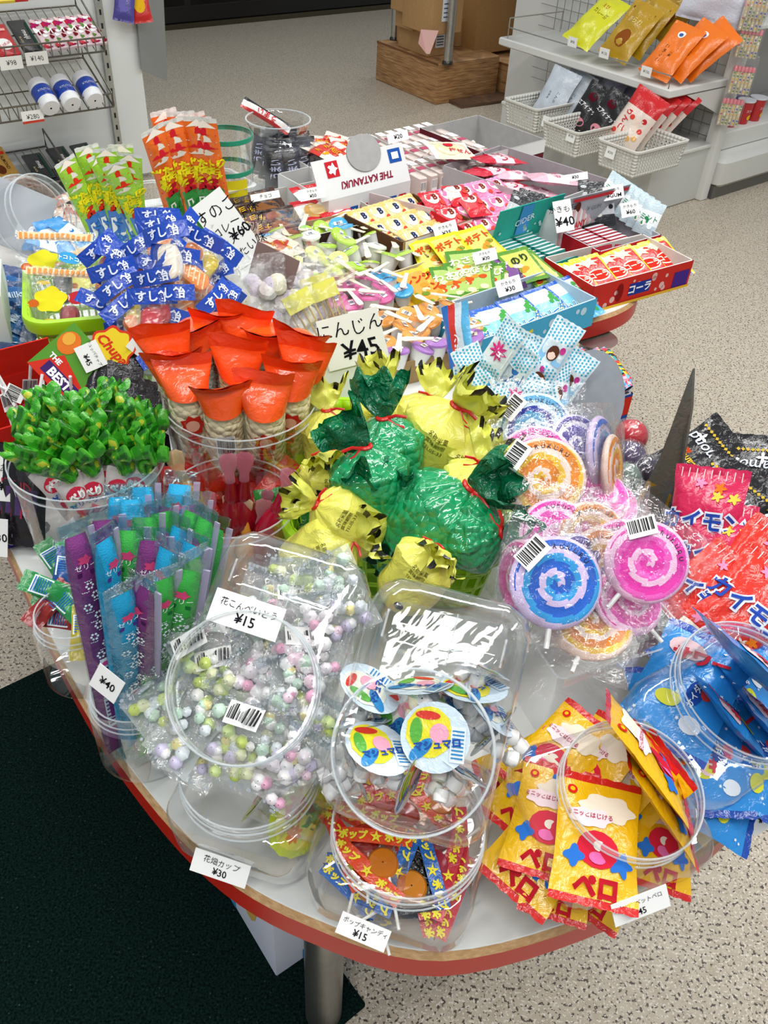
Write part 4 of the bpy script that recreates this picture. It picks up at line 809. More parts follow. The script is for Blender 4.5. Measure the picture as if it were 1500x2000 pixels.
for j in range(4):
    for i in range(5):
        c = '#e8a050' if i+j > 0 and j > 0 else '#a878c0'; nm = 'orange' if c == '#e8a050' else 'violet'
        x, y = .02+i*.04+R.uniform(-.005, .005), .01+j*.04
        YC.get((c, '#f6ead8'), ORD[i]+' '+nm+'-lidded cup candy from the left in row '+['one', 'two', 'three', 'four'][j]+' behind the yellow bags', 'candy cup', 'orange and violet cup candies', T_(M, x, y, .03, R.uniform(0, 360), R.uniform(-25, 25), R.uniform(-25, 25), 1.15))
        if (i+j) % 3 != 2: WS.get('w', 'wooden spoon on '+ORD[i]+' '+nm+' cup candy from left, row '+['one', 'two', 'three', 'four'][j], 'wooden spoon', 'wooden spoons on the orange cup candies', T_(M, x, y, .078, R.uniform(0, 180), R.uniform(-10, 10), R.uniform(-10, 10), .9))
# ================================================================ helpers for the near part
def dep(p): return (p-CAM).dot(FWD)
def stand(bx, by, bz, tx, ty, L, far=False):
    a = P(bx, by, bz); r = ray(tx, ty).normalized(); oc = CAM-a; b = oc.dot(r); c = oc.dot(oc)-L*L; D = b*b-c
    t = -b if D < 0 else (-b+math.sqrt(D) if far else -b-math.sqrt(D)); return a, CAM+r*t
def sign(lx, ly, rx, ry, hpx, z, n, lines, lb, col='#f4f4f1', name='price_sign', pn=None, th=.0008, cat='price sign', p0=None):
    c = p0 if p0 is not None else P((lx+rx)/2, (ly+ry)/2, z); n = n.normalized(); A, B = onp(lx, ly, c, n), onp(rx, ry, c, n)
    x = (B-A).normalized(); y = n.cross(x); wd = (B-A).length; hg = hpx*dep(c)/FPX/max(.35, abs(y.dot(UP))/math.hypot(y.dot(UP), y.dot(FWD)) if True else 1)
    o = thing(name, lb, cat); put(o, frame(onp((lx+rx)/2, (ly+ry)/2, c, n), x, y, n))
    mb = MB(); mb.box((-wd/2, -hg/2, -th), (wd/2, hg/2, 0), col, 'paper'); mb.build('card', o)
    mb = MB()
    for (s_, sz, X, Y) in lines: mb.text(s_, sz*hg, '#14141c', X*wd, Y*hg, mp=lambda q, w_: (q, w_, .0005), hand=1, off=.012 if '¥' in s_ else -.002, shear=.08)
    mb.build('handwriting', o); return o
TOC = lambda p: (CAM-p).normalized()
def cup(px, py, zr, rpx, taper, lb, name='clear_cup', tint='#ffffff', lip=True, zb=TZ+.0005, bulge=0):
    p = P(px, py, zr); r = rpx*dep(p)/FPX; h = zr-zb; o = thing(name, lb, 'clear cup'); put(o, Matrix.Translation(Vector((p.x, p.y, zb))))
    mb = MB(); mb.lathe([(.001, .001), (r*taper*.95, .001), (r*taper, .006), (r*(taper+1)/2+bulge, h*.5), (r, h)], tint, 'clear', n=40); mb.build('cup_wall', o)
    mb = MB(); mb.tube([(r*math.cos(2*PI*k/40), r*math.sin(2*PI*k/40), h) for k in range(40)], .001, '#eef2f4', 'frost', n=6, closed=True)
    if lip: mb.tube([(r*1.0*math.cos(2*PI*k/40), r*1.0*math.sin(2*PI*k/40), h-.012) for k in range(40)], .001, '#eef2f4', 'frost', n=5, closed=True)
    mb.build('rim', o); return p, r, h
# ---------------------------------------------------------------- long puffed snack sticks
def long_stick(c1, c2, c3, lower):
    o = thing('snack_stick'); mb = MB(); L = .26; wd = .04
    mp = pouch(mb, wd, L, .022, lambda u, v: '#e8e6e2' if v > .96 else (c1 if v > .45 else (lower if abs(u-.5) < .32 else c1)), 'gloss', seed=5, wr=.22, nu=8, nv=30)
    for q in range(5): y = .112-.013*q; mb.poly([(-.018, y), (.0, y+.016), (.018, y), (.0, y+.003)], ['#f4e8dc', c2][q % 2], 'ink', mp=lift(mp, .0004))
    mb.text('当たり', .017, '#e8d820', 0, .045, a=0, mp=lift(mp, .0012), off=.07); mb.text('棒', .03, '#e8d820', 0, .022, mp=lift(mp, .0014), off=.1)
    mb.blob(0, .002, .014, .014, c2, mp=lift(mp, .0006), star=.35, lobes=8); mb.blob(-.003, -.006, .006, .005, '#201408', mp=lift(mp, .0009))
    mb.text(c3, .022, lower if lower != c1 else '#f0f0e0', 0, -.06, a=-PI/2, mp=lift(mp, .0012), off=.06); mb.rect(0, -.06, .022, .07, '#f0f2ee' if lower != c1 else c1, mp=lift(mp, .0005)); mb.build('wrapper', o); return o
LS = Pool(long_stick); OK_ = ('#ec6a1c', '#c81c2c', 'コーン', '#2e8c3c'); GK = ('#9ccc38', '#d8301c', 'ソーダ', '#3a78c8')
def put_seg(pool, key, lb, cat, grp, a, b, L, roll=0, s=None, mid=True, wx=1):
    s = s or (b-a).length/L; y = (b-a).normalized(); M = along(a, b, roll, sc_=(s*wx, s, s)); c = (a+b)/2 if mid else a
    M.translation = c; return pool.get(key, lb, cat, grp, M)
def clearbox(x0, y0, x1, y1, z, wd, h, lb, ang=None, zb=TZ+.0005):
    A, B = P(x0, y0, z), P(x1, y1, z); d = B-A; ang = math.degrees(math.atan2(d.y, d.x)); o = thing('clear_container', lb, 'clear container'); put(o, flat(Vector(((A.x+B.x)/2, (A.y+B.y)/2, zb)), ang))
    w_ = d.length; mb = MB(); hh = z-zb; mb.loft([(w_*.9, wd*.9, .012, .001), (w_*.95, wd*.95, .015, hh*.5), (w_, wd, .018, hh)], '#ffffff', 'clear', cap=(1, 0)); mb.build('container_wall', o)
    mb = MB(); mb.loft([(w_, wd, .018, hh-.004), (w_+.014, wd+.014, .02, hh-.004), (w_+.016, wd+.016, .02, hh), (w_, wd, .018, hh+.001)], '#f4f7f8', 'frost'); mb.build('rim', o); return o
def box_sticks(px0, py0, px1, py1, key, col, tops, bot, L, z=.715):
    for i, (tx, ty, roll) in enumerate(tops):
        f = i/max(1, len(tops)-1); a, b = stand(px0+(px1-px0)*f, py0+(py1-py0)*f, z, tx, ty, L)
        put_seg(LS, key, ['leftmost', 'second from left', 'third from left', 'fourth from left', 'fifth from left', 'sixth from left', 'rightmost'][i]+' '+col+' puffed snack stick standing in its clear container', 'snack stick', col+' puffed snack sticks', a, b, .26, roll, wx=1.3)
box_sticks(360, 470, 440, 465, OK_, 'orange', [(297, 250, .5), (318, 215, .3), (352, 218, 0), (330, 235, .2), (385, 228, -.1), (372, 222, .1), (395, 232, -.3)], None, .27)
clearbox(340, 372, 470, 345, .80, .12, .1, 'clear container around the orange snack sticks')
box_sticks(212, 500, 300, 490, GK, 'lime green', [(125, 312, .4), (168, 285, .2), (205, 290, 0), (235, 282, .1), (252, 300, -.2), (190, 300, .2), (222, 320, 0)], None, .23)
clearbox(180, 392, 325, 372, .80, .13, .1, 'clear container around the lime green snack sticks')
# teal-rimmed tub
pt = P(440, 262, .9); r = 50*dep(pt)/FPX; o = thing('clear_tub', 'clear tub with a teal rim and yellow label behind the orange sticks', 'clear tub'); put(o, Matrix.Translation((pt.x, pt.y, TZ)))
mb = MB(); mb.lathe([(.001, .001), (r, .002), (r, .13), (r*1.05, .2)], '#ffffff', 'clear', n=30); mb.build('tub_wall', o)
mb = MB(); mb.lathe([(r*1.05, .192), (r*1.07, .193), (r*1.07, .202), (r*1.03, .202)], '#169070', 'plastic', n=30); mb.lathe([(r*1.01, .125), (r*1.03, .126), (r*1.03, .135), (r*1.0, .135)], '#169070', 'plastic', n=30); mb.build('teal_band', o)
mb = MB(); mb.add([((r+.001)*math.sin(a*.2), -(r+.001)*math.cos(a*.2), z) for z in (.085, .12) for a in range(-5, 6)], [(i, i+1, i+12, i+11) for i in range(10)], '#d8cc18', 'paper'); mb.build('yellow_label', o)
# glass jar with dark sticks
pj = P(547, 358, TZ); r = 60*dep(pj)/FPX; JH = (zat((pj.x, pj.y), 232)-TZ)/.232; JZ = Matrix.Diagonal((1, 1, JH, 1)); o = thing('candy_jar', 'big clear jar packed with black wrapped sticks behind the chocolate carton', 'jar'); put(o, Matrix.Translation((pj.x, pj.y, TZ)))
mb = MB(); mb.lathe([(.001, .001), (r*1.1, .002), (r*1.17, .02), (r*1.17, .14), (r*1.1, .165), (r*.92, .185), (r*.9, .20), (r*1.0, .228), (r*1.02, .232), (r*.97, .232)], '#ffffff', 'clear', JZ, n=40); mb.build('jar_wall', o)
mb = MB(); mb.tube([(r*1.0*math.cos(2*PI*k/40), r*1.0*math.sin(2*PI*k/40), .232*JH) for k in range(40)], .002, '#eef2f4', 'frost', n=6, closed=True); mb.build('rim', o)
mb = MB(); mb.blob(0, 0, .022, .03, '#dfe3e0', 'paper', star=.25, xf=Matrix.Translation((-r*1.0, -r*.66, .08)) @ Matrix.Rotation(-.98, 4, 'Z') @ Matrix.Rotation(PI/2, 4, 'X')); mb.build('white_sticker', o)
def dark_stick(c):
    o = thing('snack_stick'); mb = MB(); mp = pouch(mb, .036, .16, .022, (lambda u, v: '#16161c' if u < .6 else '#2a2a38') if c == 'k' else (lambda u, v: '#ddd8d4' if .2 < u < .7 else ('#c03030' if u < .2 else '#18181c')), 'gloss', nu=8, nv=16, wr=.15, seed=3)
    mb.text('うまい', .022, '#b8bcd8' if c == 'k' else '#d0202c', 0, .0, a=PI/2, mp=lift(mp, .001), off=.02); mb.rect(.0, -.05, .018, .04, '#c8ccd8', mp=mp); mb.build('wrapper', o); return o
DS = Pool(dark_stick); SX = Matrix.Diagonal((1.35, 1, 1, 1))
for i in range(11):
    a = i*2*PI/11 if i < 8 else i*2.1; q = r*(.88 if i < 8 else .35); DS.get('k', ['front', 'front right', 'right', 'back right', 'back', 'back left', 'left', 'front left', 'inner left', 'inner middle', 'inner right'][i]+' black wrapped stick standing in the big jar', 'snack stick', 'black sticks in the big jar', facing(Vector((pj.x+q*math.sin(a), pj.y-q*math.cos(a), TZ+.005+.08*JH)), TOC(pj)+Vector((.6*math.sin(a), 0, 0)), Z, .04*math.sin(a*3)) @ SX @ Matrix.Diagonal((1.15, JH, 1, 1)))
a, b = onp(566, 255, pj, TOC(pj)), onp(474, 198, pj, TOC(pj)); put_seg(DS, 'w', 'white red and black stick poking out of the big jar mouth', 'snack stick', None, a, b, .16, .4)
# leaning clear jar at far left
def pot_jar():
    o = thing('leaning_jar'); return o
pl_ = P(70, 420, .82); o = thing('clear_jar', 'clear round jar lying on its side at the far left edge of the table', 'jar'); put(o, facing(pl_, Vector((.75, -.35, .5)), Z, 0)); q = .07
mb = MB(); mb.lathe([(.001, -.13), (q*1.1, -.13), (q*1.2, -.12), (q*1.2, -.02), (q*1.0, 0), (q*.95, .01), (q*.98, .03)], '#ffffff', 'clear', n=36); mb.build('jar_wall', o)
mb = MB()
for zz, rr_ in ((.03, q*.98), (.012, q*.98), (-.018, q*1.19)): mb.tube([(rr_*math.cos(2*PI*k/36), rr_*math.sin(2*PI*k/36), zz) for k in range(36)], .0016, '#eef2f4', 'frost', n=5, closed=True)
mb.build('rim', o)
pinks = pillow(.035, .05, .012, '#e0c8b8', '#b86a54', '', '#f4f0ec', 7, 22)
for i in range(12): pinks.get('p', ORD[i]+' small pinkish twist pack heaped beside the leaning jar, from the left', CP, 'pinkish packs at the far left', flat(P(20+i*12, 440-(i % 3)*24, .745+.012*(i % 3)), 37*i, 20, 10))
bw = pillow(.05, .08, .014, '#3a90d0', '#e8f0f4', '', '#2a78c0', 6, 23)
for i, (px, py) in enumerate([(75, 455), (105, 462), (140, 455), (90, 478)]): bw.get('b', ['leftmost', 'middle', 'rightmost', 'lowest'][i]+' blue and white striped pack behind the green basket', CP, 'blue and white packs behind the green basket', flat(P(px, py, .80), 40*i, 30, 0))
mb = MB(); mb.box((-.07, -.06, -.001), (.07, .06, 0), '#a9adb4', 'paper'); o = mb.build('grey_card'); tag(o, 'grey card slipped into the mouth of the leaning jar', 'card'); put(o, facing(P(20, 420, .83), Vector((.3, -.7, .5)), Z, -.5))
# ---------------------------------------------------------------- slatted plastic baskets
def slat_basket(wx, wy, h, col, lb, M, r_=.035, rows=4, taper=.86, parts=True, rim=.012):
    o = thing('plastic_basket', lb, 'basket'); put(o, M); mb = MB(); per = []
    n = 4; N = 0
    pts = []
    for q, (sx, sy) in enumerate(((1, 1), (-1, 1), (-1, -1), (1, -1))):
        for k in range(n+1): a = PI/2*(q+k/n); pts.append(Vector((sx*(wx/2-r_)+r_*math.cos(a), sy*(wy/2-r_)+r_*math.sin(a), 0)))
    # resample
    cl = pts+[pts[0]]; tot = sum((cl[i+1]-cl[i]).length for i in range(len(pts))); K = 56; res = []; acc = 0; j = 0
    for i in range(K):
        s_ = tot*i/K
        while acc+(cl[j+1]-cl[j]).length < s_: acc += (cl[j+1]-cl[j]).length; j += 1
        res.append(cl[j].lerp(cl[j+1], (s_-acc)/max(1e-9, (cl[j+1]-cl[j]).length)))
    def S(u, v): i = int(math.floor(u)) % K; p = res[i].lerp(res[(i+1) % K], u-math.floor(u)); k = taper+(1-taper)*v; return Vector((p.x*k, p.y*k, h*v))
    vb = [0, .1]+[.1+.72*(q+1)/rows for q in range(rows)]+[1]
    for j in range(len(vb)-1):
        for i in range(K):
            v0, v1 = vb[j], vb[j+1]
            if 1 <= j <= rows:
                a0, a1, b0, b1 = i+.16, i+.84, v0+(v1-v0)*.14, v1-(v1-v0)*.14
                mb.add([S(i, v0), S(i+1, v0), S(i+1, v1), S(i, v1), S(a0, b0), S(a1, b0), S(a1, b1), S(a0, b1)], [(0, 1, 5, 4), (1, 2, 6, 5), (2, 3, 7, 6), (3, 0, 4, 7)], col)
            else: mb.add([S(i, v0), S(i+1, v0), S(i+1, v1), S(i, v1)], [(0, 1, 2, 3)], col)
    mb.add([S(i, 0) for i in range(K)], [tuple(range(K))[::-1]], col)
    ob = mb.build('basket_wall', o); md = ob.modifiers.new('t', 'SOLIDIFY'); md.thickness = .0022
    mb = MB(); e = rim; mb.loft([(wx+.002, wy+.002, r_, h-.022), (wx+e*1.6, wy+e*1.6, r_+e, h-.02), (wx+e*2, wy+e*2, r_+e, h-.004), (wx+e*1.7, wy+e*1.7, r_+e, h), (wx, wy, r_, h+.001), (wx-.004, wy-.004, r_, h-.004)], col, n=6); mb.build('rim', o); return o
LIME = '#a2d414'
q4 = [P(72, 634, .86), P(318, 612, .86), P(285, 486, .86), P(12, 508, .86)]; cx = sum(q4, Vector())/4; dB = (q4[1]-q4[0])+(q4[2]-q4[3])
slat_basket(((q4[1]-q4[0]).length+(q4[2]-q4[3]).length)/2-.02, (q4[3]-q4[0]+q4[2]-q4[1]).length/2-.02, .16, LIME, 'lime green slatted basket of clear toy candy bags, left side', flat(Vector((cx.x, cx.y, TZ)), math.degrees(math.atan2(dB.y, dB.x))), taper=.80, r_=.03, rim=.009)
GB = Vector((cx.x, cx.y, .8))
def toy_bag(k):
    o = thing('toy_candy_bag'); mb = MB(); mp = pouch(mb, .13, .13, .035, '#ffffff', 'film', nu=12, nv=12, wr=.5, seed=k, crimp=.01); mb.build('film_bag', o)
    mb = MB()
    for i in range(14): mb.rect(-.056+.0085*i, .055, .0048, .012, '#d88a48', mp=lift(mp, .0015))
    mb.rect(0, .055, .122, .014, '#ead0a8', mp=lift(mp, .0009)); mb.build('striped_strip', o)
    mb = MB(); mb.blob(-.02, .005, .026, .02, ['#e4dc30', '#e8d828', '#e4e048'][k], mp=lift(mp, .002), a=.3, star=.1, lobes=5, n=36); mb.blob(-.048, -.004, .010, .006, '#d86828', mp=lift(mp, .0026), n=24); mb.blob(-.02, -.03, .012, .004, '#d8b828', mp=lift(mp, .002)); mb.blob(.025, .01, .018, .011, ['#3a9ad0', '#c8303a', '#3a9ad0'][k], mp=lift(mp, .0022)); mb.text('トコトコ', .009, '#ffffff', .025, .01, mp=lift(mp, .003), off=.02); mb.build('printed_shape', o)
    mb = MB(); mb.xf = Matrix.Translation((.01, -.03, 0)); mb.loft([(.02, .05, .01, -.012), (.03, .06, .012, -.004), (.03, .06, .012, .004), (.02, .05, .01, .010)], ['#2b3034', '#a02830', '#7a2c30'][k], 'plastic', cap=(1, 1)); mb.build('toy', o)
    mb = MB(); mb.box((.02, -.055, .003), (.055, -.035, .004), '#e8e6e0', 'paper'); mb.build('label', o); return o
for k, (px, py, z, sp, lb) in enumerate([(110, 525, .87, -.1, 'upper clear toy bag with a yellow print and striped strip, in the green basket'), (125, 598, .85, -.15, 'clear toy bag with a yellow print and red oval, front of the green basket'), (190, 545, .83, .4, 'clear bag with dark toy lying under the sushi candies')]):
    o = toy_bag(k); tag(o, lb, 'toy candy bag', 'toy bags in the left green basket'); p = P(px, py, z); put(o, facing(p, TOC(p)+Vector((-.1, 0, .5)), Z, sp, .95))
# sushi candies -----------------------------------------------------
def sushi(k):
    o = thing('sushi_candy'); mb = MB()
    mb.loft([(.026, .04, .011, 0), (.034, .05, .014, .006), (.034, .05, .014, .013), (.026, .042, .012, .018)], '#f4f2f2', 'candy', cap=(1, 1), n=5); mb.build('rice_candy', o)
    mb = MB(); c = ['#ec8a3c', '#c01c30', '#f4ead8', '#e8d048'][k]
    mb.loft([(.028, .05, .012, .016), (.034, .058, .014, .019), (.03, .054, .013, .026), (.02, .04, .01, .029)], c, 'candy', cap=(0, 1), n=5)
    for q in range(5): mb.rect(0, -.018+.009*q, .026, .0022, '#f8c898' if k == 0 else c, mp=lambda x, y: (x, y, .0294), a=.4)
    mb.build('topping', o)
    mb = MB(); mb.loft([(.01, .004, .002, -.01), (.042, .07, .018, 0), (.048, .078, .02, .018), (.036, .06, .018, .034), (.01, .02, .005, .038)], '#ffffff', 'film', cap=(0, 1), n=5); mb.build('film_wrap', o)
    mb = MB(); BL = '#1c49b4'
    def ribbon(x, y, a, L=.074, w=.024, z=.03, sg=1):
        mb = MB()
        T = Matrix.Translation((x, y, z)) @ Matrix.Rotation(a, 4, 'Z') @ Matrix.Rotation(.15*sg, 4, 'X')
        S = lambda X, Y: T @ Vector((X, Y, .012*math.cos(X*42)-.006+.0002))
        mb.grid(lambda u, v: S((u-.5)*L, (v-.5)*w), 24, 2, BL, 'gloss')
        mb.text('すし飴', .017, '#e4ecfc', 0, 0, mp=lambda X, Y: T @ Vector((X, Y, .012*math.cos(X*42)-.006+.0022)), off=.03); mb.build('blue_band', o)
    ribbon(0, .043, .1)
    if k % 2 == 0: ribbon(.0, -.046, -.08, z=.02)
    return o
SU = Pool(sushi)
pos = [(322, 498, .94, 0, 0), (345, 520, .955, 2, .3), (385, 512, .94, 0, -.5), (300, 540, .92, 1, .6), (335, 560, .925, 0, -.3), (375, 548, .93, 0, .5), (408, 530, .92, 3, -.9), (400, 570, .90, 0, .9), (360, 590, .90, 0, -.1), (320, 600, .905, 1, .2), (285, 580, .90, 0, -.6), (265, 615, .89, 3, .5), (295, 640, .885, 1, -.2), (270, 655, .87, 0, .3), (210, 555, .90, 0, -.7), (235, 585, .90, 0, .1), (222, 535, .90, 1, .4), (265, 545, .91, 0, .9), (425, 600, .86, 0, -.8), (345, 625, .88, 1, .4), (450, 585, .83, 0, .2), (305, 480, .92, 0, -.2), (390, 490, .93, 2, .5), (375, 615, .87, 0, -.4)]
for i, (px, py, z, k, sp) in enumerate(pos):
    px = 325+(px-325)*.82 if px > 325 else px; p = P(px, py, z); SU.get(k, ['orange', 'red', 'white', 'yellow'][k]+'-topped sushi candy with blue bands, '+('upper' if py < 540 else ('middle' if py < 600 else 'lower'))+' part of the pile, '+['far left', 'left', 'centre', 'right', 'far right'][min(4, max(0, int((px-200)/50)))], 'sushi candy', 'sushi candies in blue banded wraps', facing(p, TOC(p)+Vector((R.uniform(-.5, .5), R.uniform(-.3, .3), R.uniform(0, .5))), Z, sp, .92))
clearbox(255, 690, 440, 640, .82, .13, .1, 'clear box holding the pile of blue banded sushi candies')
sign(228, 492, 280, 515, 26, .87, TOC(P(250, 500, .87))+Vector((0, 0, .6)), [('¥60', .5, 0, 0)], 'small white price card at the back right corner of the left basket')
sign(262, 690, 305, 635, 26, .88, Vector((.6, -.9, .3)), [('¥50', .5, 0, 0)], 'white price card tilted beside the lowest sushi candies')
# handwritten cards and the acrylic box ------------------------------
o = sign(432, 480, 505, 480, 200, .83, Vector((.15, -1, .35)), [('すのこ', .14, .0, .36), ('チョコレート味', .1, .0, .2), ('コーンスナック', .1, 0, .08), ('めんたい味', .1, 0, -.05), ('チーズ味', .1, 0, -.18), ('サラミ味', .1, -.02, -.31), ('¥60', .13, .22, .1)], 'tall white handwritten card listing flavours and ¥60, beside the chocolate carton')
o.matrix_basis = o.matrix_basis @ Matrix.Rotation(.62, 4, 'Z')
Mx = P(560, 610, .705); o = thing('acrylic_box', 'clear acrylic box of small bags between sushi candies and cup candies', 'acrylic box'); put(o, flat(Mx, 38)); mb = MB()
for (lo, hi) in (((-.10, -.08, 0), (-.098, .09, .15)), ((.10, -.08, 0), (.102, .09, .1)), ((-.1, .088, 0), (.1, .09, .16)), ((-.1, -.08, 0), (.1, -.078, .1)), ((-.1, -.08, 0), (.1, .09, .002))): mb.box(lo, hi, '#ffffff', 'clear')
mb.build('box_panels', o)
def pale_bag(k):
    o = thing('marshmallow_bag'); mb = MB(); mp = pouch(mb, .09, .11, .04, '#ffffff', 'film', nu=10, nv=12, wr=.5, seed=k+30); mb.build('film_bag', o); mb = MB(); rr = random.Random(k)
    for q in range(5): mb.lathe([(.001, 0), (.016, .003), (.018, .012), (.012, .02), (.001, .022)], rr.choice(['#f0ece6', '#e8dcd8', '#e8e4c8', '#dcd0e0']), 'sugar', Matrix.Translation((rr.uniform(-.025, .025), rr.uniform(-.035, .03), -.012)), n=12)
    mb.build('sweets', o); return o
PB = Pool(pale_bag)
for i, (px, py, z, sp) in enumerate([(510, 520, .86, .2), (560, 510, .85, -.3), (500, 570, .83, .5), (545, 560, .84, -.1), (590, 545, .83, .4), (520, 615, .80, -.4), (570, 600, .81, .1), (610, 590, .80, .6), (480, 555, .84, 0)]):
    p = P(px+8, py+(30 if py < 540 else 14), z-.01); PB.get(i % 3, ['uppermost left', 'uppermost right', 'middle left', 'central', 'middle right', 'lower left', 'lower middle', 'lower right', 'far left'][i]+' clear bag of pale sweets in the acrylic box', 'sweets bag', 'clear bags of pale sweets in the acrylic box', facing(p, TOC(p)+Vector((R.uniform(-.3, .3), 0, .3)), Z, sp, .85))
def skew(k):
    o = thing('skewer_bag'); mb = MB(); mp = pouch(mb, .07, .12, .02, '#ffffff', 'film', nu=8, nv=10, wr=.4, seed=8); mb.build('film_bag', o); mb = MB()
    for q in range(5): mb.tube([(-.02+.01*q, -.055, 0), (-.022+.011*q, .03, .002)], .0014, '#c8a868', 'wood', n=5)
    mb.build('skewers', o); mb = MB(); mb.rect(0, .03, .05, .03, '#dcd860', mp=mp); mb.build('label', o); return o
SK = Pool(skew)
for i, (px, py) in enumerate([(625, 590), (645, 600), (600, 620)]): p = P(px, py, .80); SK.get('s', ['left', 'right', 'lower'][i]+' clear bag of wooden skewers right of the acrylic box', 'skewer bag', 'skewer bags', facing(p, TOC(p), Z, .3+.1*i))
sign(493, 505, 575, 545, 62, .86, Vector((-.35, -1, .25)), [], 'brownish pink blank card standing on the acrylic box', col='#8a706c', name='blank_card', cat='card')
mb = MB(); mp_ = None
o = tray((415, 470), (505, 470), .80, .09, '#b0a090', '#9c8c7c', 'small brown carton with rounded flap behind the handwritten card')
# small wrapped packs left of the wide brown carton
for i, (px, py, a) in enumerate([(515, 486, 10), (540, 484, -30), (556, 478, 60), (500, 496, -10)]): mixs.get('m', ['leftmost', 'middle', 'right', 'lowest'][i]+' small pack just below the dark chocolate packs', CP, 'small packs below the chocolate carton', flat(P(px, py, .76), a, 15, 10))
# ---------------------------------------------------------------- red lollipop carton, black packs, kids boxes at left
o, M, w_, d_, h_ = tray((-60, 845), (170, 770), .80, .14, '#c81f14', '#b01a12', 'bright red lollipop carton behind the green-topped cup', back=(.045, '#cc2414', 'rect'), zb=None) if False else tray((-70, 860), (165, 790), .80, .13, '#c81f14', '#c02014', 'bright red lollipop carton behind the green-topped cup', back=(.05, '#cc2414', 'rect'))
def lollystick(k):
    o = thing('lollipop'); mb = MB(); mb.tube([(0, -.03, 0), (0, .05, 0)], .0022, '#f0f0f0', 'plastic', n=7); mb.build('stick', o)
    mb = MB(); mb.lathe([(.001, -.012), (.010, -.008), (.0125, 0), (.010, .008), (.001, .012)], ['#b0205c', '#5a2a90', '#c83070'][k], 'gloss', Matrix.Translation((0, -.04, 0)), n=12); mb.build('candy_ball', o)
    mb = MB(); mb.barcode(0, 0, .02, .026, xf=Matrix.Translation((0, .012, .003))); mb.build('tag', o); return o
LO = Pool(lollystick)
for i in range(12):
    p = P(15+i*14, 800-(i % 4)*12, .80+.006*(i % 3)); LO.get(i % 3, ORD[i]+' small round lollipop with barcode tag from the left in the red carton', 'lollipop', 'small lollipops in the red carton', along(p, p+Vector((R.uniform(-.6, .6), R.uniform(-.2, .7), R.uniform(.3, 1))), R.uniform(-1, 1)))
# header card Chupa
c0 = P(168, 705, .86)
o = thing('header_card', 'scalloped yellow red and green header card on the red lollipop carton', 'display card'); nC = (TOC(c0)+Vector((-.1, 0, -.1))).normalized(); put(o, facing(c0, nC, Z, -.95, .8))
mb = MB(); K = lambda x, y: (x, y, 0)
mb.box((-.06, -.075, -.002), (.03, .03, -.0002), '#5a9a30', 'paper'); mb.poly([(-.06, -.075), (.06, -.075), (.05, -.045), (-.03, -.02)], '#d8301c', 'paper', mp=lambda x, y: (x, y, .0004)); mb.box((-.0, -.06, -.0021), (.05, .03, -.0003), '#c8281c', 'paper'); mb.build('card', o)
mb = MB(); mb.blob(.012, .045, .036, .042, '#d8341c', 'paper', mp=lambda x, y: (x, y, .0006), star=.08, lobes=8, n=48); mb.blob(.012, .045, .032, .037, '#ecd028', 'paper', mp=lambda x, y: (x, y, .001), star=.08, lobes=8, n=48); mb.text('Chupa', .024, '#d83c20', .012, .045, mp=lambda x, y: (x, y, .0015), off=.03, shear=.2); mb.build('scalloped_badge', o)
mb = MB(); mb.text('THE', .013, '#ffffff', -.035, -.035, mp=lambda x, y: (x, y, .001), off=.04); mb.rect(-.005, -.055, .07, .022, '#40206c', 'paper', mp=lambda x, y: (x, y, .0008)); mb.text('BEST', .022, '#ffffff', -.005, -.055, mp=lambda x, y: (x, y, .0014), off=.04); mb.blob(-.04, 0, .018, .022, '#e87820', 'paper', mp=lambda x, y: (x, y, .0006)); mb.blob(-.045, .005, .01, .012, '#f0b040', 'paper', mp=lambda x, y: (x, y, .001)); mb.build('card_print', o)
sign(165, 672, 190, 720, 44, .872, nC, [('チュッパチャプス', .17, 0, .2), ('¥45', .32, .05, -.2)], 'white price card stuck on the scalloped header card', p0=c0+nC*.004)
bkp = Pool(lambda k: (lambda o: o)( (lambda: None)() ) ) if False else None
def black_pack(k):
    o = thing('cola_pack'); mb = MB(); mp = pouch(mb, .05, .13, .012, lambda u, v: '#141018' if not (.35 < v < .6 and .2 < u < .8) else '#4a2c66', 'gloss', nu=10, nv=18, wr=.2, seed=6); mb.text('コーラ', .018, '#b83048', 0, -.0, a=PI/2, mp=lift(mp, .001), off=.03)
    for q in (-.018, .018): mb.rect(q, 0, .0012, .11, '#7a7484', mp=lift(mp, .0005))
    mb.build('wrapper', o); return o
BKP = Pool(black_pack)
for i in range(10):
    p = P(205+i*12 if i < 6 else 215+(i-6)*22, 745+i*20 if i < 6 else 850+(i-6)*14, .83-.008*i); BKP.get('k', ORD[i]+' black and purple pack leaning between red carton and rice bar cup', 'candy pack', 'black and purple packs', facing(p, TOC(p)+Vector((.3-.1*(i % 3), 0, .2)), Z, -.55+.05*(i % 4)))
o, M, w_, d_, h_ = tray((215, 905), (330, 850), .79, .2, '#241a2c', '#1c1620', 'dark carton under the black and purple packs')
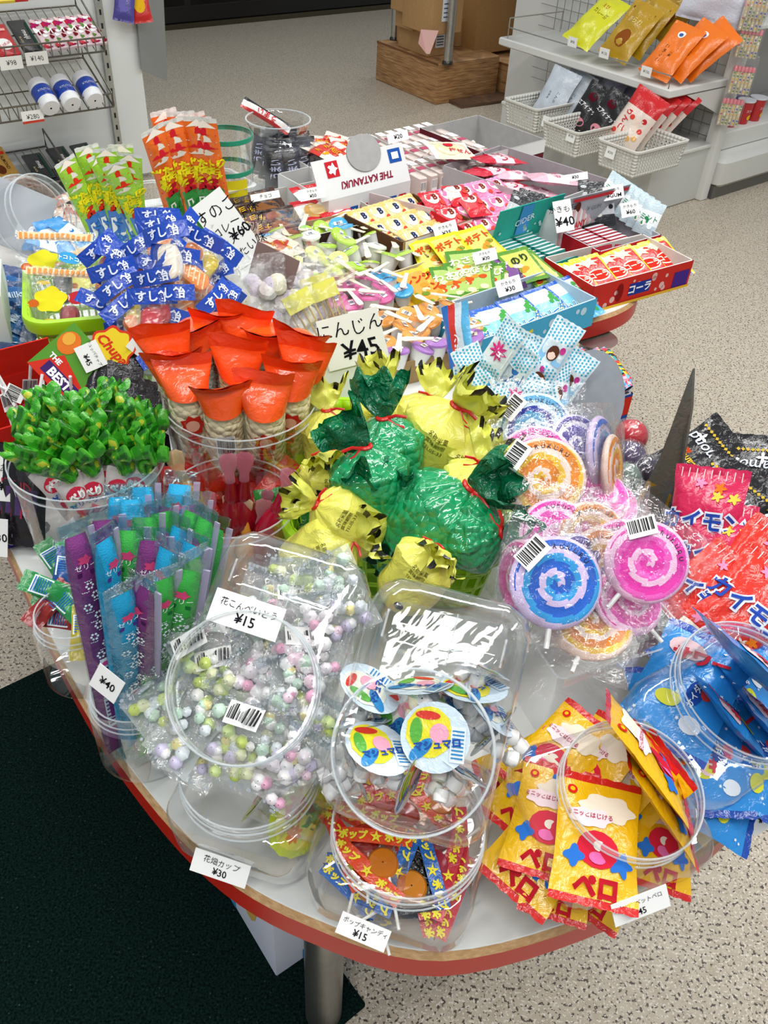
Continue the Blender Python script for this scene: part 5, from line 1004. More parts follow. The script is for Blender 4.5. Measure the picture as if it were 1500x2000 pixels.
# far-left edge: red-orange tall box and dark blue packs
o = thing('candy_box', 'tall narrow box with red orange side standing at the left picture edge', 'candy box'); p = P(42, 740, .705); put(o, flat(p, 110)); mb = MB(); mb.box((0, 0, 0), (.14, .05, .15), '#dfe6df', 'paper', bev=.002); mb.build('box_body', o)
mb = MB(); S_ = lambda x, y: (x, .0512, y); mb.rect(.07, .075, .13, .14, '#b83820', mp=S_); mb.blob(.07, .1, .03, .025, '#e8a828', mp=lambda x, y: (x, .0518, y)); mb.blob(.075, .06, .03, .02, '#78a030', mp=lambda x, y: (x, .0518, y)); mb.build('printed_side', o)
dbp = pillow(.06, .09, .02, '#16386c', '#1f5a98', 'Milk', '#c8d8ec', 5, 31)
for i in range(9): dbp.get('d', ORD[i]+' dark blue pack from the top at the left picture edge', CP, 'dark blue packs at the left edge', flat(P(8+(i % 2)*16, 560+i*24, .80-.008*i), 30*i, 25, 10))
# purple carton and tags at the left edge
o, M, w_, d_, h_ = tray((-30, 1045), (75, 1010), .735, .1, '#3c2a82', '#2a1c5a', 'small purple carton with white lettering at the left table edge', deco=lambda mb, w_, d, h: (mb.text('おめ', .03, '#f4f4f8', w_*.75, h*.5, mp=FR, off=.05), mb.text('コリス', .009, '#e8e8f0', w_*.6, h*.9, mp=FR)))
for i in range(4): BKP.get('k', ORD[i]+' dark pack from the left in the small purple carton', 'candy pack', 'dark packs in the purple carton', facing(P(0+i*18, 960+i*5, .775), Vector((0, -1, .4)), Z, -.1))
sign(-12, 930, 44, 935, 95, .80, Vector((.05, -1, .5)), [('あめ', .18, 0, .18), ('¥50', .3, 0, -.18)], 'white price sign reading ¥50 at the left edge beside the green-topped cup')
sign(-25, 1048, 15, 1052, 75, .735, Vector((.05, -1, .5)), [('¥30', .3, 0, 0)], 'lower white price sign cut by the left picture edge')
# ================================================================ cups of the near half
# green flower-topped jelly candies
pE, rE, hE = cup(168, 885, .87, 148, .9, 'clear cup of jelly candies with green flowered tops, left')
def jelly_candy(k):
    o = thing('jelly_candy'); mb = MB(); mp = pouch(mb, .034, .085, .022, lambda u, v: '#efe6e4', 'print', nu=8, nv=12, wr=.2, seed=k); mb.blob(0, .018, .013, .010, '#d8304c', mp=mp); mb.text('ぺり', .011, '#ffffff', 0, .018, mp=lift(mp, .001), off=.04); mb.text('ゼリー', .01, '#2858b0', 0, .002, mp=lift(mp, .001), off=.04); mb.blob(0, -.02, .012, .012, '#d84868', mp=mp, star=.35, lobes=3); mb.build('wrapper', o)
    mb = MB(); rr = random.Random(k)
    def f(u, v, k2=0):
        a = 2*PI*u; q = .005+.015*v**.7*(1-.35*max(0, v-.6)/.4)*(1+.3*math.sin(4*a+k+k2)+.25*math.sin(7*a+v*5+k)); return Vector((q*math.cos(a)*1.1+.004*math.sin(v*9+k), .038+.05*v+.006*math.sin(5*a)*v, q*math.sin(a)*.8+.004*math.cos(v*8)))
    def gc(u, v):
        n_ = noise.noise(Vector((math.cos(2*PI*u)*2.2, math.sin(2*PI*u)*2.2, v*6+k))); return '#d4dc40' if n_ > .40 else ('#58b834' if n_ > .08 else ('#349a22' if n_ > -.2 else '#1c6a16'))
    mb.grid(f, 48, 16, gc, 'print'); mb.build('flowered_top', o); return o
JC = Pool(jelly_candy)
ec = [(70, 850, 0), (100, 815, .3), (140, 830, -.2), (215, 800, .5), (250, 835, 1.1), (285, 850, .8), (270, 880, -.8), (175, 860, .2), (140, 870, -.4), (205, 885, .9), (240, 905, .1), (70, 905, -.1), (100, 885, .4), (170, 910, -.3), (285, 905, .6), (185, 822, .2), (125, 925, .0)]
for i, (px, py, sp) in enumerate(ec):
    z = .865 if py < 870 else .87; p = P(px, py, z); y = Vector((p.x-pE.x, p.y-pE.y, 0)); q = y.length; y = y*(.8)+Vector((0, 0, .12)) if q > .02 else Vector((sp*.2, 0, 1)); y.normalize(); ct = p-y*.05
    x = y.cross(TOC(p)).normalized(); JC.get(i % 3, 'green flower-topped jelly candy, '+['back', 'middle', 'front'][0 if py < 845 else (1 if py < 893 else 2)]+' of the cup, '+['far left', 'left', 'centre', 'right', 'far right'][min(4, int((px-50)/50))]+(', upper one' if i % 2 else ', lower one'), 'jelly candy', 'green-topped jelly candies', frame(ct, x, y, x.cross(y), .98))
# rice bars
pH, rH, hH = cup(470, 775, .89, 148, .88, 'clear cup of puffed rice bars with orange flared wrappers')
def rice_bar(k):
    o = thing('rice_bar'); mb = MB()
    mb.lathe([(.001, -.085), (.017, -.083), (.0205, -.07), (.0205, .05), (.015, .062)], '#f2e2bc', 'rice', Matrix.Rotation(-PI/2, 4, 'X'), n=16); mb.build('puffed_rice', o)
    mb = MB(); OR = '#f4571a'
    def f(u, v):
        a = 2*PI*u; w_ = .0215+(.031-.0215)*v**1.1; t = .0225*max(0, 1-v/.62)**.75+.0009; x_ = w_*math.cos(a); return Vector((x_, .06+.036*v+(.0012*(int(u*48) % 2) if v > .98 else 0), t*math.sin(a)+.006*math.sin(x_*70+k)*v*v+.012*v*v*((k % 3)-1)))
    mb.grid(f, 32, 14, lambda u, v: OR if v < .72 else ('#dc3c0c' if int(v*28) % 2 else '#f87a48'), 'gloss'); mb.build('orange_flare', o)
    mb = MB(); mb.lathe([(.012, -.088), (.0215, -.072), (.0222, .045)], '#ffffff', 'film', Matrix.Rotation(-PI/2, 4, 'X'), n=20)
    G_ = lambda x, y: (.0226*math.sin(x/.0226), y, .0226*math.cos(x/.0226))
    if k < 2:
        mb.blob(0, .03, .012, .012, '#c8281c', mp=G_, star=.15, lobes=7); mb.blob(0, .03, .007, .007, '#e8a890', mp=lambda x, y: (.0229*math.sin(x/.0229), y, .0229*math.cos(x/.0229)))
        for i, ch in enumerate('きんこめバー'): mb.text(ch, .019, ['#c8302c', '#c8302c', '#c8302c', '#c8302c', '#20489c', '#20489c'][i], 0, .01-.017*i, mp=G_, off=.04)
    else:
        mb.barcode(.0, .02, .02, .03, mp=G_); mb.rect(0, -.02, .05, .006, '#20387c', mp=G_)
    mb.build('clear_sleeve', o); return o
RB = Pool(rice_bar)
rb = [(318, 655, 372, 800, .80, 0), (372, 622, 400, 770, .80, 2), (425, 612, 432, 760, .80, 1), (478, 618, 475, 770, .80, 0), (530, 632, 515, 780, .80, 2), (588, 645, 560, 790, .80, 1), (355, 705, 402, 975, .74, 0), (430, 740, 452, 985, .73, 2), (515, 745, 525, 985, .73, 0), (570, 705, 562, 950, .74, 1), (335, 690, 372, 850, .785, 1), (465, 680, 470, 850, .78, 0), (598, 680, 590, 850, .78, 0)]
for i, (tx, ty, bx, by, zb_, k) in enumerate(rb):
    q, t = stand(bx, by, zb_, tx, ty, .205 if i < 6 or i > 9 else .225); y = (t-q).normalized(); ctr = t-y*.113
    f = TOC(ctr); zz = (f-y*f.dot(y)).normalized(); x = y.cross(zz); RB.get(k, 'puffed rice bar with orange flared top, '+['leftmost of the back row', 'second of the back row', 'third of the back row', 'fourth of the back row', 'fifth of the back row', 'rightmost of the back row', 'front left with pink print', 'front centre with barcode', 'front right with red badge', 'front right behind the badge one', 'far left below the back row', 'centre above the front ones', 'far right below the back row'][i], 'rice bar', 'puffed rice bars', frame(ctr, x, y, zz, 1.2))
# red and orange bottle jellies
pI, rI, hI = cup(452, 968, .84, 124, .92, 'clear cup of red bottle-shaped jellies under the rice bars')
def bottle_jelly(c, tip):
    o = thing('bottle_jelly'); mb = MB(); T = Matrix.Rotation(-PI/2, 4, 'X')
    mb.lathe([(.001, -.09), (.014, -.088)]+[(.0155+.0022*math.cos(k*1.9), -.08+k*.008) for k in range(15)]+[(.012, .045), (.0075, .052), (.0085, .056), (.007, .06), (.0055, .075)], c, 'jelly', T, n=18); mb.build('jelly_bottle', o)
    mb = MB(); mb.lathe([(.0055, .072), (.005, .085), (.009, .094), (.010, .104), (.004, .109)], tip, 'frost', T @ Matrix.Diagonal((1, .35, 1, 1)), n=14); mb.build('twist_tip', o); return o
BJ = Pool(bottle_jelly)
bj = [(445, 885, '#8c0a1c', '#e8a0b0'), (478, 882, '#8c0a1c', '#e890a4'), (570, 915, '#b01030', '#f0b0c0'), (335, 880, '#d89030', '#f0d8b0'), (400, 960, '#a01018', '#e8a0b0'), (520, 975, '#98101c', '#e8a0a8'), (415, 915, '#c02014', '#e89080'), (520, 920, '#a81420', '#e8a0b0')]
for i, (px, py, c, tp) in enumerate(bj):
    t = P(px, py, .875 if i < 4 else .82); q = Vector((pI.x+(t.x-pI.x)*.3, pI.y+(t.y-pI.y)*.3, TZ+.005)); y = (t-q).normalized(); x = y.cross(TOC(t)).normalized()
    BJ.get((c, tp), ['left of the two tall dark red bottle jellies in the middle', 'right of the two tall dark red bottle jellies', 'dark red bottle jelly leaning right towards the yellow bags', 'amber bottle jelly at the left of the red cup', 'short red bottle jelly low at the left in the cup', 'short red bottle jelly low at the right in the cup', 'bright red bottle jelly half hidden in the cup', 'red bottle jelly between the tall ones and the leaning one'][i], 'bottle jelly', 'bottle jellies', frame(t-y*.109*1.15, x, y, x.cross(y), 1.15))
for i, (px, py) in enumerate([(445, 1095), (480, 1105), (520, 1085)]): t = P(px, py, .735); BJ.get(('#d89030', '#f0d8b0') if i < 2 else ('#a01018', '#e8a0b0'), ['left', 'middle', 'right'][i]+' bottle jelly seen through the top of the star sweets jar', 'bottle jelly', 'bottle jellies behind the jar', frame(t, Vector((1, 0, 0)), (Z*.9+Vector((0, .4, 0))).normalized(), Vector((0, -.9, .4)).normalized(), .8))
rpk = pillow(.06, .09, .02, '#c81c14', '#d8301c', '', '#e87030', 5, 44)
for i, (px, py, z) in enumerate([(390, 940, .80), (430, 925, .78), (520, 945, .79), (545, 960, .80), (400, 1000, .77), (460, 1000, .76), (505, 1010, .77), (370, 970, .79)]): rpk.get('r', ORD[i]+' red pack from the back filling the red cup below the bottle jellies', CP, 'red packs filling the cup', facing(P(px, py, z), TOC(P(px, py, z))+RIGHT*R.uniform(-.4, .4), Z, R.uniform(-1, 1), .95))
# green packs between
gpk = pillow(.06, .1, .014, '#2e8c34', '#1f6c28', '', '#a8e070', 8, 40)
for i, (px, py) in enumerate([(560, 990), (585, 1010), (540, 1015)]): gpk.get('g', ['left', 'right', 'lower'][i]+' dark green pack wedged between red cup and lime basket', CP, 'dark green packs by the lime basket', facing(P(px, py, .78), TOC(P(px, py, .78)), Z, -.5+.3*i, .8))

# ---------------------------------------------------------------- the carrot-shaped bags in the lime basket
C1 = (P(615, 790, .82)+P(1005, 1095, .82)+P(960, 785, .82)+P(562, 1050, .82))/4
dx = (P(1000, 1095, .82)-P(565, 1050, .82)); ab = math.degrees(math.atan2(dx.y, dx.x))
slat_basket(.262, .30, .12, LIME, 'lime green slatted basket full of yellow and green tied bags, centre', flat(Vector((C1.x, C1.y+.0, TZ)), ab+3), r_=.04, taper=.85, rows=3, rim=.010)
def tied_bag(kind, var):
    o = thing('puffed_rice_bag'); grn = kind == 'g'; L = .094; Rr = .037; mb = MB(); nA = 44; nT = 18
    cb = '#12945a' if grn else '#dcd85e'
    prof = []
    for j in range(nT+1):
        t = j/nT; r = Rr*min(1, (t/.22))**.62*(1 if t < .7 else math.sqrt(max(0, 1-((t-.7)/.302)**2)))*(1.06-.16*t)
        prof.append((max(r, .004 if j == 0 else .0005), t*L))
    def f(u, v):
        a = 2*PI*u; j = v*nT; i = min(int(j), nT-1); q = j-i; r = prof[i][0]*(1-q)+prof[i+1][0]*q; y = prof[i][1]*(1-q)+prof[i+1][1]*q
        w_ = max(0, 1-v/.45); r *= 1+.09*w_*math.sin(11*a+var)+.05*w_*math.sin(17*a)+.12*noise.noise(Vector((math.cos(a)*1.3, v*3, math.sin(a)*1.3+var*3)))
        return Vector((r*math.cos(a), -y, r*math.sin(a)))
    def col(u, v):
        return cb
    mb.grid(f, nA, 26, col, 'bean' if grn else 'softbag')
    G_ = lambda x, y: (lambda u, v: f(u, v)*1.0+Vector((math.cos(2*PI*u), 0, math.sin(2*PI*u)))*.0008)(.25-x/(2*PI*Rr), -y/L)
    rr = random.Random(var)
    if not grn:
        if var == 1:
            mb.text('ホッ', .04, '#15130c', 0, -.052, mp=G_, off=.05, sx=1)
        else: mb.blob(.005, -.07, .006, .005, '#15130c', mp=G_)
        for q in range(3):
            mb.text(['名称米菓', '賞味期限', 'TEL05-33'][q], .0052, '#4a4612', 0, -.02-.0065*q, mp=G_)
        if var == 2:
            for k in range(6): mb.rect(-.02+.008*k, -.05-.006*(k % 2), .004, .008, '#17150e', mp=G_)
    else:
        for k in range(3): mb.blob(-.014+.014*k, -.08+.006*(k % 2), .006, .0075, '#06301c', mp=G_)
        if var == 4: mb.barcode(.02, -.07, .022, .018, mp=G_, col='#222')
    mb.build('bag_body', o)
    mb = MB(); ct = '#0c7a52' if grn else '#dfe064'
    def g(u, v):
        a = 2*PI*u; q = .005+.016*v**.8*(1+.22*math.sin(2*a+var)+.08*math.sin(7*a+var*2)*(1-v)); x_ = q*math.cos(a)*1.35; return Vector((x_, (.038*v+.008*v*math.sin(3*a+var)+.004*v*math.sin(8*a)), q*math.sin(a)*.3+.006*v*math.sin(x_*230+var)+.014*v*noise.noise(Vector((x_*80, v*4, var)))))
    mb.grid(g, 48, 12, (lambda u, v: '#17150e' if (.72 < v < .96 and int(u*24) % 3 == 0) else ct) if not grn else (lambda u, v: ct), 'tint' if grn else 'print'); mb.build('tail', o)
    mb = MB(); mb.tube([(.0055*math.cos(2*PI*k/12), .0, .0055*math.sin(2*PI*k/12)) for k in range(12)], .0022, '#cc1c18', 'plastic', closed=True); sd = -1 if var % 2 else 1
    mb.tube([(.004*sd, 0, .004), (.012*sd, .004, .008), (.022*sd, .002, .010)], .0016, '#cc1c18', 'plastic', flat=.6); mb.tube([(.004*sd, 0, .004), (.010*sd, -.005, .009), (.019*sd, -.009, .009)], .0016, '#cc1c18', 'plastic', flat=.6); mb.build('red_tie', o); return o
TB = Pool(tied_bag)
bagsL = [  # kind,var, neck px,py,z, body px,py,z, scale, label
 ('y', 0, 750, 756, .90, 738, 830, .82, 1.05, 'yellow tied bag at the back in front of the ¥45 sign board'),
 ('y', 3, 850, 778, .90, 812, 850, .82, 1.05, 'round yellow tied bag at the back, second from left of the back row'),
 ('y', 2, 638, 800, .90, 648, 890, .80, 1.0, 'striped yellow tied bag at the back left corner of the lime basket'),
 ('g', 5, 945, 775, .86, 940, 830, .78, .8, 'small green bag peeking out behind the back right yellow bags'),
 ('y', 5, 925, 838, .92, 900, 925, .81, 1.08, 'yellow tied bag right of the big smooth one'),
 ('g', 0, 748, 815, .94, 760, 925, .83, 1.22, 'green bean bag standing upright at the middle of the back'),
 ('y', 4, 893, 792, .94, 800, 950, .84, 1.32, 'big smooth yellow bag lying diagonally in the middle'),
 ('g', 3, 713, 872, .935, 728, 985, .84, 1.2, 'green bean bag with tail pointing up left, left of the middle'),
 ('y', 1, 645, 882, .905, 655, 985, .80, 1.0, 'yellow tied bag with big black katakana at the left'),
 ('g', 2, 718, 925, .90, 735, 1020, .80, 1.2, 'green bean bag below the others with a small red tie'),
 ('y', 7, 944, 905, .925, 908, 975, .83, 1.0, 'yellow tied bag at the right edge above the long green one'),
 ('g', 6, 918, 950, .915, 795, 1070, .82, 1.42, 'longest green bean bag lying diagonally at the right front'),
 ('g', 1, 982, 1040, .89, 905, 1045, .83, 1.1, 'green bean bag with dark tail pointing right at the front corner'),
 ('g', 7, 800, 1000, .84, 770, 1075, .79, 1.0, 'dark green bag deep in the basket beneath the diagonal ones'),
 ('y', 6, 615, 985, .895, 680, 1020, .82, .98, 'yellow tied bag with striped tail pointing left at the front left'),
 ('y', 8, 690, 1050, .87, 640, 1075, .80, 1.0, 'yellow tied bag with crumpled tail at the front behind the jar'),
 ('y', 9, 858, 1070, .89, 850, 1080, .80, .95, 'yellow tied bag seen from its tied end at the front middle')]
TIPS = [(743, 722), (860, 730), (633, 752), (965, 765), (950, 785), (745, 770), (925, 775), (672, 835), (640, 915), (735, 925), (965, 855), (985, 945), (1045, 1058), (830, 985), (560, 968), (735, 1040), (862, 1112)]
for (kd, vr, nx, ny, nz, bx, by, bz, s_, lb), (tx, ty) in zip(bagsL, TIPS):
    n_ = P(nx, ny, nz-.01); vn = TOC(n_); b_ = onp(bx, by, n_, vn); b_ = b_-vn*(.45*(b_-n_).length); y = (n_-b_).normalized(); f = TOC(n_); z = (f-y*f.dot(y)).normalized(); x = y.cross(z)
    # the body runs from the neck towards b_
    Mb = frame(n_, x, y, z, s_*1.0); ob = TB.get((kd, vr), lb, 'puffed rice bag', 'tied puffed rice bags in the lime basket', Mb)
    tw = (P(tx, ty, nz+.012)-n_).normalized(); tl = (Mb.to_3x3().inverted() @ tw).normalized(); qd = Vector((0, 1, 0)).rotation_difference(tl)
    for ch in ob.children:
        if ch.name.startswith('tail'): ch.rotation_mode = 'QUATERNION'; ch.rotation_quaternion = qd
# white board and the big sign behind
pS = P(690, 690, .86); nS = (TOC(pS)*1.0+Vector((.0, 0, -.25))).normalized()
o = thing('sign_board', 'tall blank white board behind the yellow bags', 'board'); A_ = onp(615, 690, pS, nS); B_ = onp(748, 655, pS, nS); x = (B_-A_).normalized(); y = nS.cross(x); put(o, frame((A_+B_)/2-y*.05, x, y, nS)); wS = (B_-A_).length
mb = MB(); mb.box((-wS/2, -.07, -.0025), (wS/2, .05, -.0005), '#eceeec', 'paper', bev=0); mb.build('board', o); mb = MB(); mb.box((wS/2-.004, -.075, -.05), (wS/2, .05, -.003), '#c9cac8', 'paper'); mb.build('side_panel', o)
sign(630, 678, 748, 648, 92, .86, nS, [('にんじん', .34, 0, .24), ('¥45', .48, .06, -.22)], 'large white price sign reading ¥45 above the yellow bags', p0=pS+nS*.004)

# ---------------------------------------------------------------- jelly sticks in their tall jar
def tall_jar(px, py, zr, rpx, lb):
    p = P(px, py, zr); r = rpx*dep(p)/FPX; h = zr-TZ-.0005; o = thing('clear_jar', lb, 'clear jar'); put(o, Matrix.Translation((p.x, p.y, TZ+.0005)))
    mb = MB(); mb.lathe([(.001, .001), (r*1.02, .001), (r*1.12, .006), (r*1.12, h*.8), (r*1.0, h*.86), (r*.98, h)], '#ffffff', 'clear', n=40); mb.build('jar_wall', o)
    mb = MB()
    for zz, q in ((h, r*.98), (h*.9, r*1.02), (h*.84, r*1.05)): mb.tube([(q*math.cos(2*PI*k/40), q*math.sin(2*PI*k/40), zz) for k in range(40)], .0009, '#eef2f4', 'frost', n=5, closed=True)
    mb.build('rim', o); return p, r
pG, rG = tall_jar(262, 1342, .80, 84, 'clear jar of long jelly sticks, front left by the ¥40 sign')
def jelly_stick(c, c2):
    o = thing('jelly_stick'); L = .24; mb = MB(); mp = pouch(mb, .026, L, .016, '#f2fafa', 'film', nu=6, nv=20, wr=.1, seed=2); 
    for sg in (-1, 1): mb.box((-.0115, sg*L*.475-.004, -.0006), (.0115, sg*L*.475+.006, .0006), '#eaf4f8', 'film')
    mb.build('film_sleeve', o)
    mb = MB(); mb.box((.0105, -L*.48, -.0008), (.0155, L*.465, .0008), '#dcd6ec', 'frost'); mb.build('seam_strip', o)
    mb = MB(); mb.grid(lambda u, v: Vector((.0108*math.cos(2*PI*u)*(1-.25*abs(2*v-1)**9), (v-.5)*L*.9, .0072*math.sin(2*PI*u)*(1-abs(2*v-1)**9))), 14, 30, c, 'sugar'); 
    T = lambda x, y: (.0114*math.sin(x/.0114), y, .0082*math.cos(x/.0114)); rr = random.Random(7); W = '#e8f4f8'
    mb.blob(0, .088, .005, .004, '#d84878', mp=T, star=.3); mb.rect(0, .075, .015, .004, c2, mp=T); mb.text('ゼリー', .006, '#ffffff', 0, .082, mp=T)
    for k in range(13):
        y = .064-.0095*k; x0 = .0045*math.sin(k*2.3)
        if -.05 < y: 
            for q in range(6): a0 = q*PI/3; mb.blob(x0+.0026*math.cos(a0), y+.0026*math.sin(a0), .0011, .0011, W, mp=T, n=6)
        for q in range(4): mb.rect(-x0+.0016*q-.003, y+.0045+.0006*math.sin(q*3), .0012, .0007, W, mp=T, a=.8*(q % 2)-.4)
    mb.blob(0, -.012, .005, .005, W, mp=T, star=.4, lobes=6); mb.blob(0, -.012, .0022, .0022, '#d04890', mp=lambda x, y: (.0118*math.sin(x/.0114), y, .0086*math.cos(x/.0114)))
    mb.rect(0, -.062, .013, .03, '#dcecf0', mp=T)
    for k in range(7): mb.rect(0, -.073+.0038*k, .011, .0014, c, mp=lambda x, y: (.0118*math.sin(x/.0114), y, .0086*math.cos(x/.0114)))
    mb.build('jelly', o); return o
JS = Pool(jelly_stick)
jb, jg, jp = ('#1fa0d0', '#503890'), ('#3cae48', '#1c6c34'), ('#7c3478', '#4c1c50')
js = [(190, 1030, jb), (150, 1020, jp), (225, 945, jb), (262, 950, jb), (280, 925, jb), (345, 920, jb), (285, 985, jg), (310, 975, jg), (330, 965, jp), (390, 960, jp), (405, 990, jg), (425, 1005, jg), (375, 975, jg), (335, 1050, jb), (380, 1070, jg), (250, 1010, jg), (270, 1125, jp), (320, 1110, jg), (245, 1140, jb), (355, 1005, jb), (205, 990, jp), (300, 1030, jp), (390, 1040, jb), (360, 1090, jg)]
for i, (tx, ty, kk) in enumerate(js):
    tx += R.uniform(-10, 10)
    far = ty < 1000; L = .27; f = (tx-150)/275
    a = Vector((pG.x+(f-.45)*rG*1.1, pG.y+(.2 if far else -.5)*rG*1.0*(1 if i % 2 else .5), TZ+.006)); r = ray(tx, ty).normalized(); oc = CAM-a; b = oc.dot(r); c = oc.dot(oc)-L*L; D = b*b-c; t = -b if D < 0 else -b-math.sqrt(D)
    bb = CAM+r*t
    put_seg(JS, kk, {jb: 'blue', jg: 'green', jp: 'purple'}[kk]+' jelly stick '+('tall ' if ty < 1000 else 'short ')+'in the front left jar, '+['far left', 'left', 'left of centre', 'right of centre', 'right', 'far right'][min(5, int(f*6))]+(', rear' if far else ', front')+[', upper', ', lower'][i % 2], 'jelly stick', 'long jelly sticks in the front left jar', a, bb, .24, R.uniform(-.9, .9), s=(bb-a).length/.24, wx=1.15)
sign(184, 1316, 233, 1355, 50, .80, Vector((-.35, -1, .45)), [('¥40', .42, 0, 0)], 'white price sign reading ¥40 stuck on the jelly stick jar', p0=pG+Vector((-.045, -.06, .0)))
# small jar with barcoded packs, at the left edge
pF, rF = tall_jar(142, 1192, .80, 74, 'small clear jar of barcoded candy packs overhanging the left table edge')
def bar_pack(c):
    o = thing('candy_pack'); mb = MB(); mp = pouch(mb, .024, .06, .01, c, 'print', nu=6, nv=10, wr=.25, seed=9); mb.rect(0, .008, .02, .022, '#e8f0f4', mp=lift(mp, .0006))
    for k in range(7): mb.rect(0, -.0+.0028*k, .017, .0012, '#2c6cb0', mp=lift(mp, .001))
    mb.build('wrapper', o); return o
BA = Pool(bar_pack)
fp = [(95, 1150, '#2e9a50', .9), (125, 1120, '#2c58a0', -.4), (150, 1100, '#3aa860', .2), (160, 1140, '#c8b828', -.8), (120, 1165, '#2e9a50', 1.2), (95, 1180, '#a82c2c', -1), (135, 1185, '#3aa860', .5), (175, 1160, '#38a090', 0), (110, 1100, '#3c9c58', .3), (165, 1115, '#2c58a0', -.2), (160, 1235, '#c8b828', -.3), (185, 1190, '#783878', .1), (130, 1210, '#a82c2c', 1.1)]
for i, (px, py, c, sp) in enumerate(fp):
    p = P(px, py, .80-.003*i); BA.get(c, {'#2e9a50': 'green', '#2c58a0': 'blue', '#3aa860': 'light green', '#c8b828': 'yellow', '#a82c2c': 'red', '#38a090': 'teal', '#3c9c58': 'leaf green', '#783878': 'violet'}[c]+' pack with barcode in the small left jar, '+ORD[i]+' from the top', 'candy pack', 'barcoded packs in the small left jar', facing(p, TOC(p)+Vector((0, 0, .2)), Z, sp, 1.0))

# ---------------------------------------------------------------- display jars with round openings
def display_jar(TL, TR, BR, BL, ocx, ocy, orx, D, lb, plateau=True, nrm=None, extra=0):
    """corners are (px,py,z) of the face; the body lies behind it"""
    a, b, c, d = (P(*q) for q in (TL, TR, BR, BL)); x = ((b-a)+(c-d)).normalized(); y0 = ((a-d)+(b-c)).normalized(); n = x.cross(y0).normalized(); y = n.cross(x); cen_ = (a+b+c+d)/4
    W = ((b-a).length+(c-d).length)/2; Ln = abs(((a-d)+(b-c)).dot(y))/2; o = thing('display_jar', lb, 'display jar'); M = frame(cen_, x, y, n); put(o, M); Mi = M.inverted()
    oc = Mi @ onp(ocx, ocy, cen_, n); ro = orx*dep(cen_)/FPX*.96; oc.x = max(-W/2+ro+.002, min(W/2-ro-.002, oc.x)); oc.y = max(-Ln/2+ro+.002, min(Ln/2-ro-.002, oc.y)); ro = min(ro, W/2-.003)
    r_ = .028; K = 56
    def edge(ang, wx, wy, rr_):
        dx, dy = math.cos(ang), math.sin(ang); lo, hi = 0, 1.
        def inside(t):
            X, Y = abs(oc.x+dx*t), abs(oc.y+dy*t)
            if X > wx/2 or Y > wy/2: return False
            ex, ey = X-(wx/2-rr_), Y-(wy/2-rr_)
            return not (ex > 0 and ey > 0 and ex*ex+ey*ey > rr_*rr_)
        for _ in range(26):
            m_ = (lo+hi)/2
            if inside(m_): lo = m_
            else: hi = m_
        return (oc.x+dx*lo, oc.y+dy*lo)
    angs = [2*PI*k/K for k in range(K)]; loops = []
    for (rr_, zz) in ((ro*.97, .02), (ro, .02), (ro, .012), (ro*.985, .01), (ro*.985, .0)): loops.append([(oc.x+rr_*math.cos(t), oc.y+rr_*math.sin(t), zz) for t in angs])
    for (ins, zz) in ((.016, 0), (.004, -.004), (0, -.014), (.001, -D*.5), (.003, -D+.012), (.016, -D)): loops.append([(*edge(t, W-2*ins, Ln-2*ins, max(.006, r_-ins)), zz) for t in angs])
    mb = MB(); vs = [p for l in loops for p in l]; fs = [(i*K+j, i*K+(j+1) % K, (i+1)*K+(j+1) % K, (i+1)*K+j) for i in range(len(loops)-1) for j in range(K)]; fs.append(tuple((len(loops)-1)*K+j for j in range(K))[::-1]); mb.add(vs, fs, '#ffffff', 'clear'); mb.build('jar_body', o, smooth=50)
    mb = MB()
    for zz, q in ((.02, ro), (.011, ro*1.012), (.001, ro*1.02)): mb.tube([(oc.x+q*math.cos(t), oc.y+q*math.sin(t), zz) for t in angs], .0009, '#f0f4f6', 'frost', n=6, closed=True)
    mb.build('round_lip', o)
    if plateau:
        top = Ln/2-.022; bot = oc.y+ro+.008; hh = top-bot
        if hh > .03:
            mb = MB(); mb.loft([(W*.78, hh, .02, .0005, 0, (top+bot)/2), (W*.74, hh-.008, .02, .006, 0, (top+bot)/2), (W*.70, hh-.016, .018, .0066, 0, (top+bot)/2), (W*.64, hh-.026, .014, .003, 0, (top+bot)/2)], '#ffffff', 'clear', cap=(0, 1), n=6); mb.build('raised_panel', o)
            mb = MB(); mb.tube([(W*.05, bot, .0075), (W*.05, top, .0075)], .0006, '#f0f4f6', 'frost', n=4); mb.tube([(-W*.36, bot+.01, .004), (-W*.36, top-.01, .004)], .0009, '#ffffff', 'frost', n=4); mb.tube([(W*.36, bot+.01, .004), (W*.36, top-.01, .004)], .0009, '#ffffff', 'frost', n=4); mb.build('seam', o)
    return M, W, Ln, oc, ro
JA = display_jar((452, 1012, .975), (728, 1108, .965), (592, 1545, .845), (288, 1445, .855), 446, 1378, 150, .075, 'tilted clear display jar of star-shaped sugar sweets, left of the pair')
JB = display_jar((738, 1108, .975), (1052, 1192, .965), (935, 1680, .845), (606, 1580, .845), 800, 1498, 160, .08, 'tilted clear display jar of marshmallow cups, right of the pair')
JA2 = display_jar((380, 1400, .79), (640, 1480, .79), (605, 1695, .785), (322, 1605, .785), 468, 1560, 140, .075, 'lower clear display jar with only a few flower cups, front left', plateau=False)
JB2 = display_jar((665, 1400, .79), (1000, 1500, .79), (900, 1815, .785), (612, 1735, .785), 778, 1690, 150, .075, 'lower clear display jar of lollipops with orange wrappers, front middle', plateau=False)
JC_ = display_jar((1005, 1430, .825), (1310, 1392, .825), (1385, 1660, .80), (1085, 1820, .79), 1238, 1548, 142, .085, 'clear display jar of yellow packs, front right of the table', plateau=False)
JD = display_jar((1240, 1320, .84), (1490, 1190, .84), (1640, 1420, .81), (1390, 1610, .80), 1462, 1375, 150, .09, 'clear display jar of blue packs at the right picture edge', plateau=False)
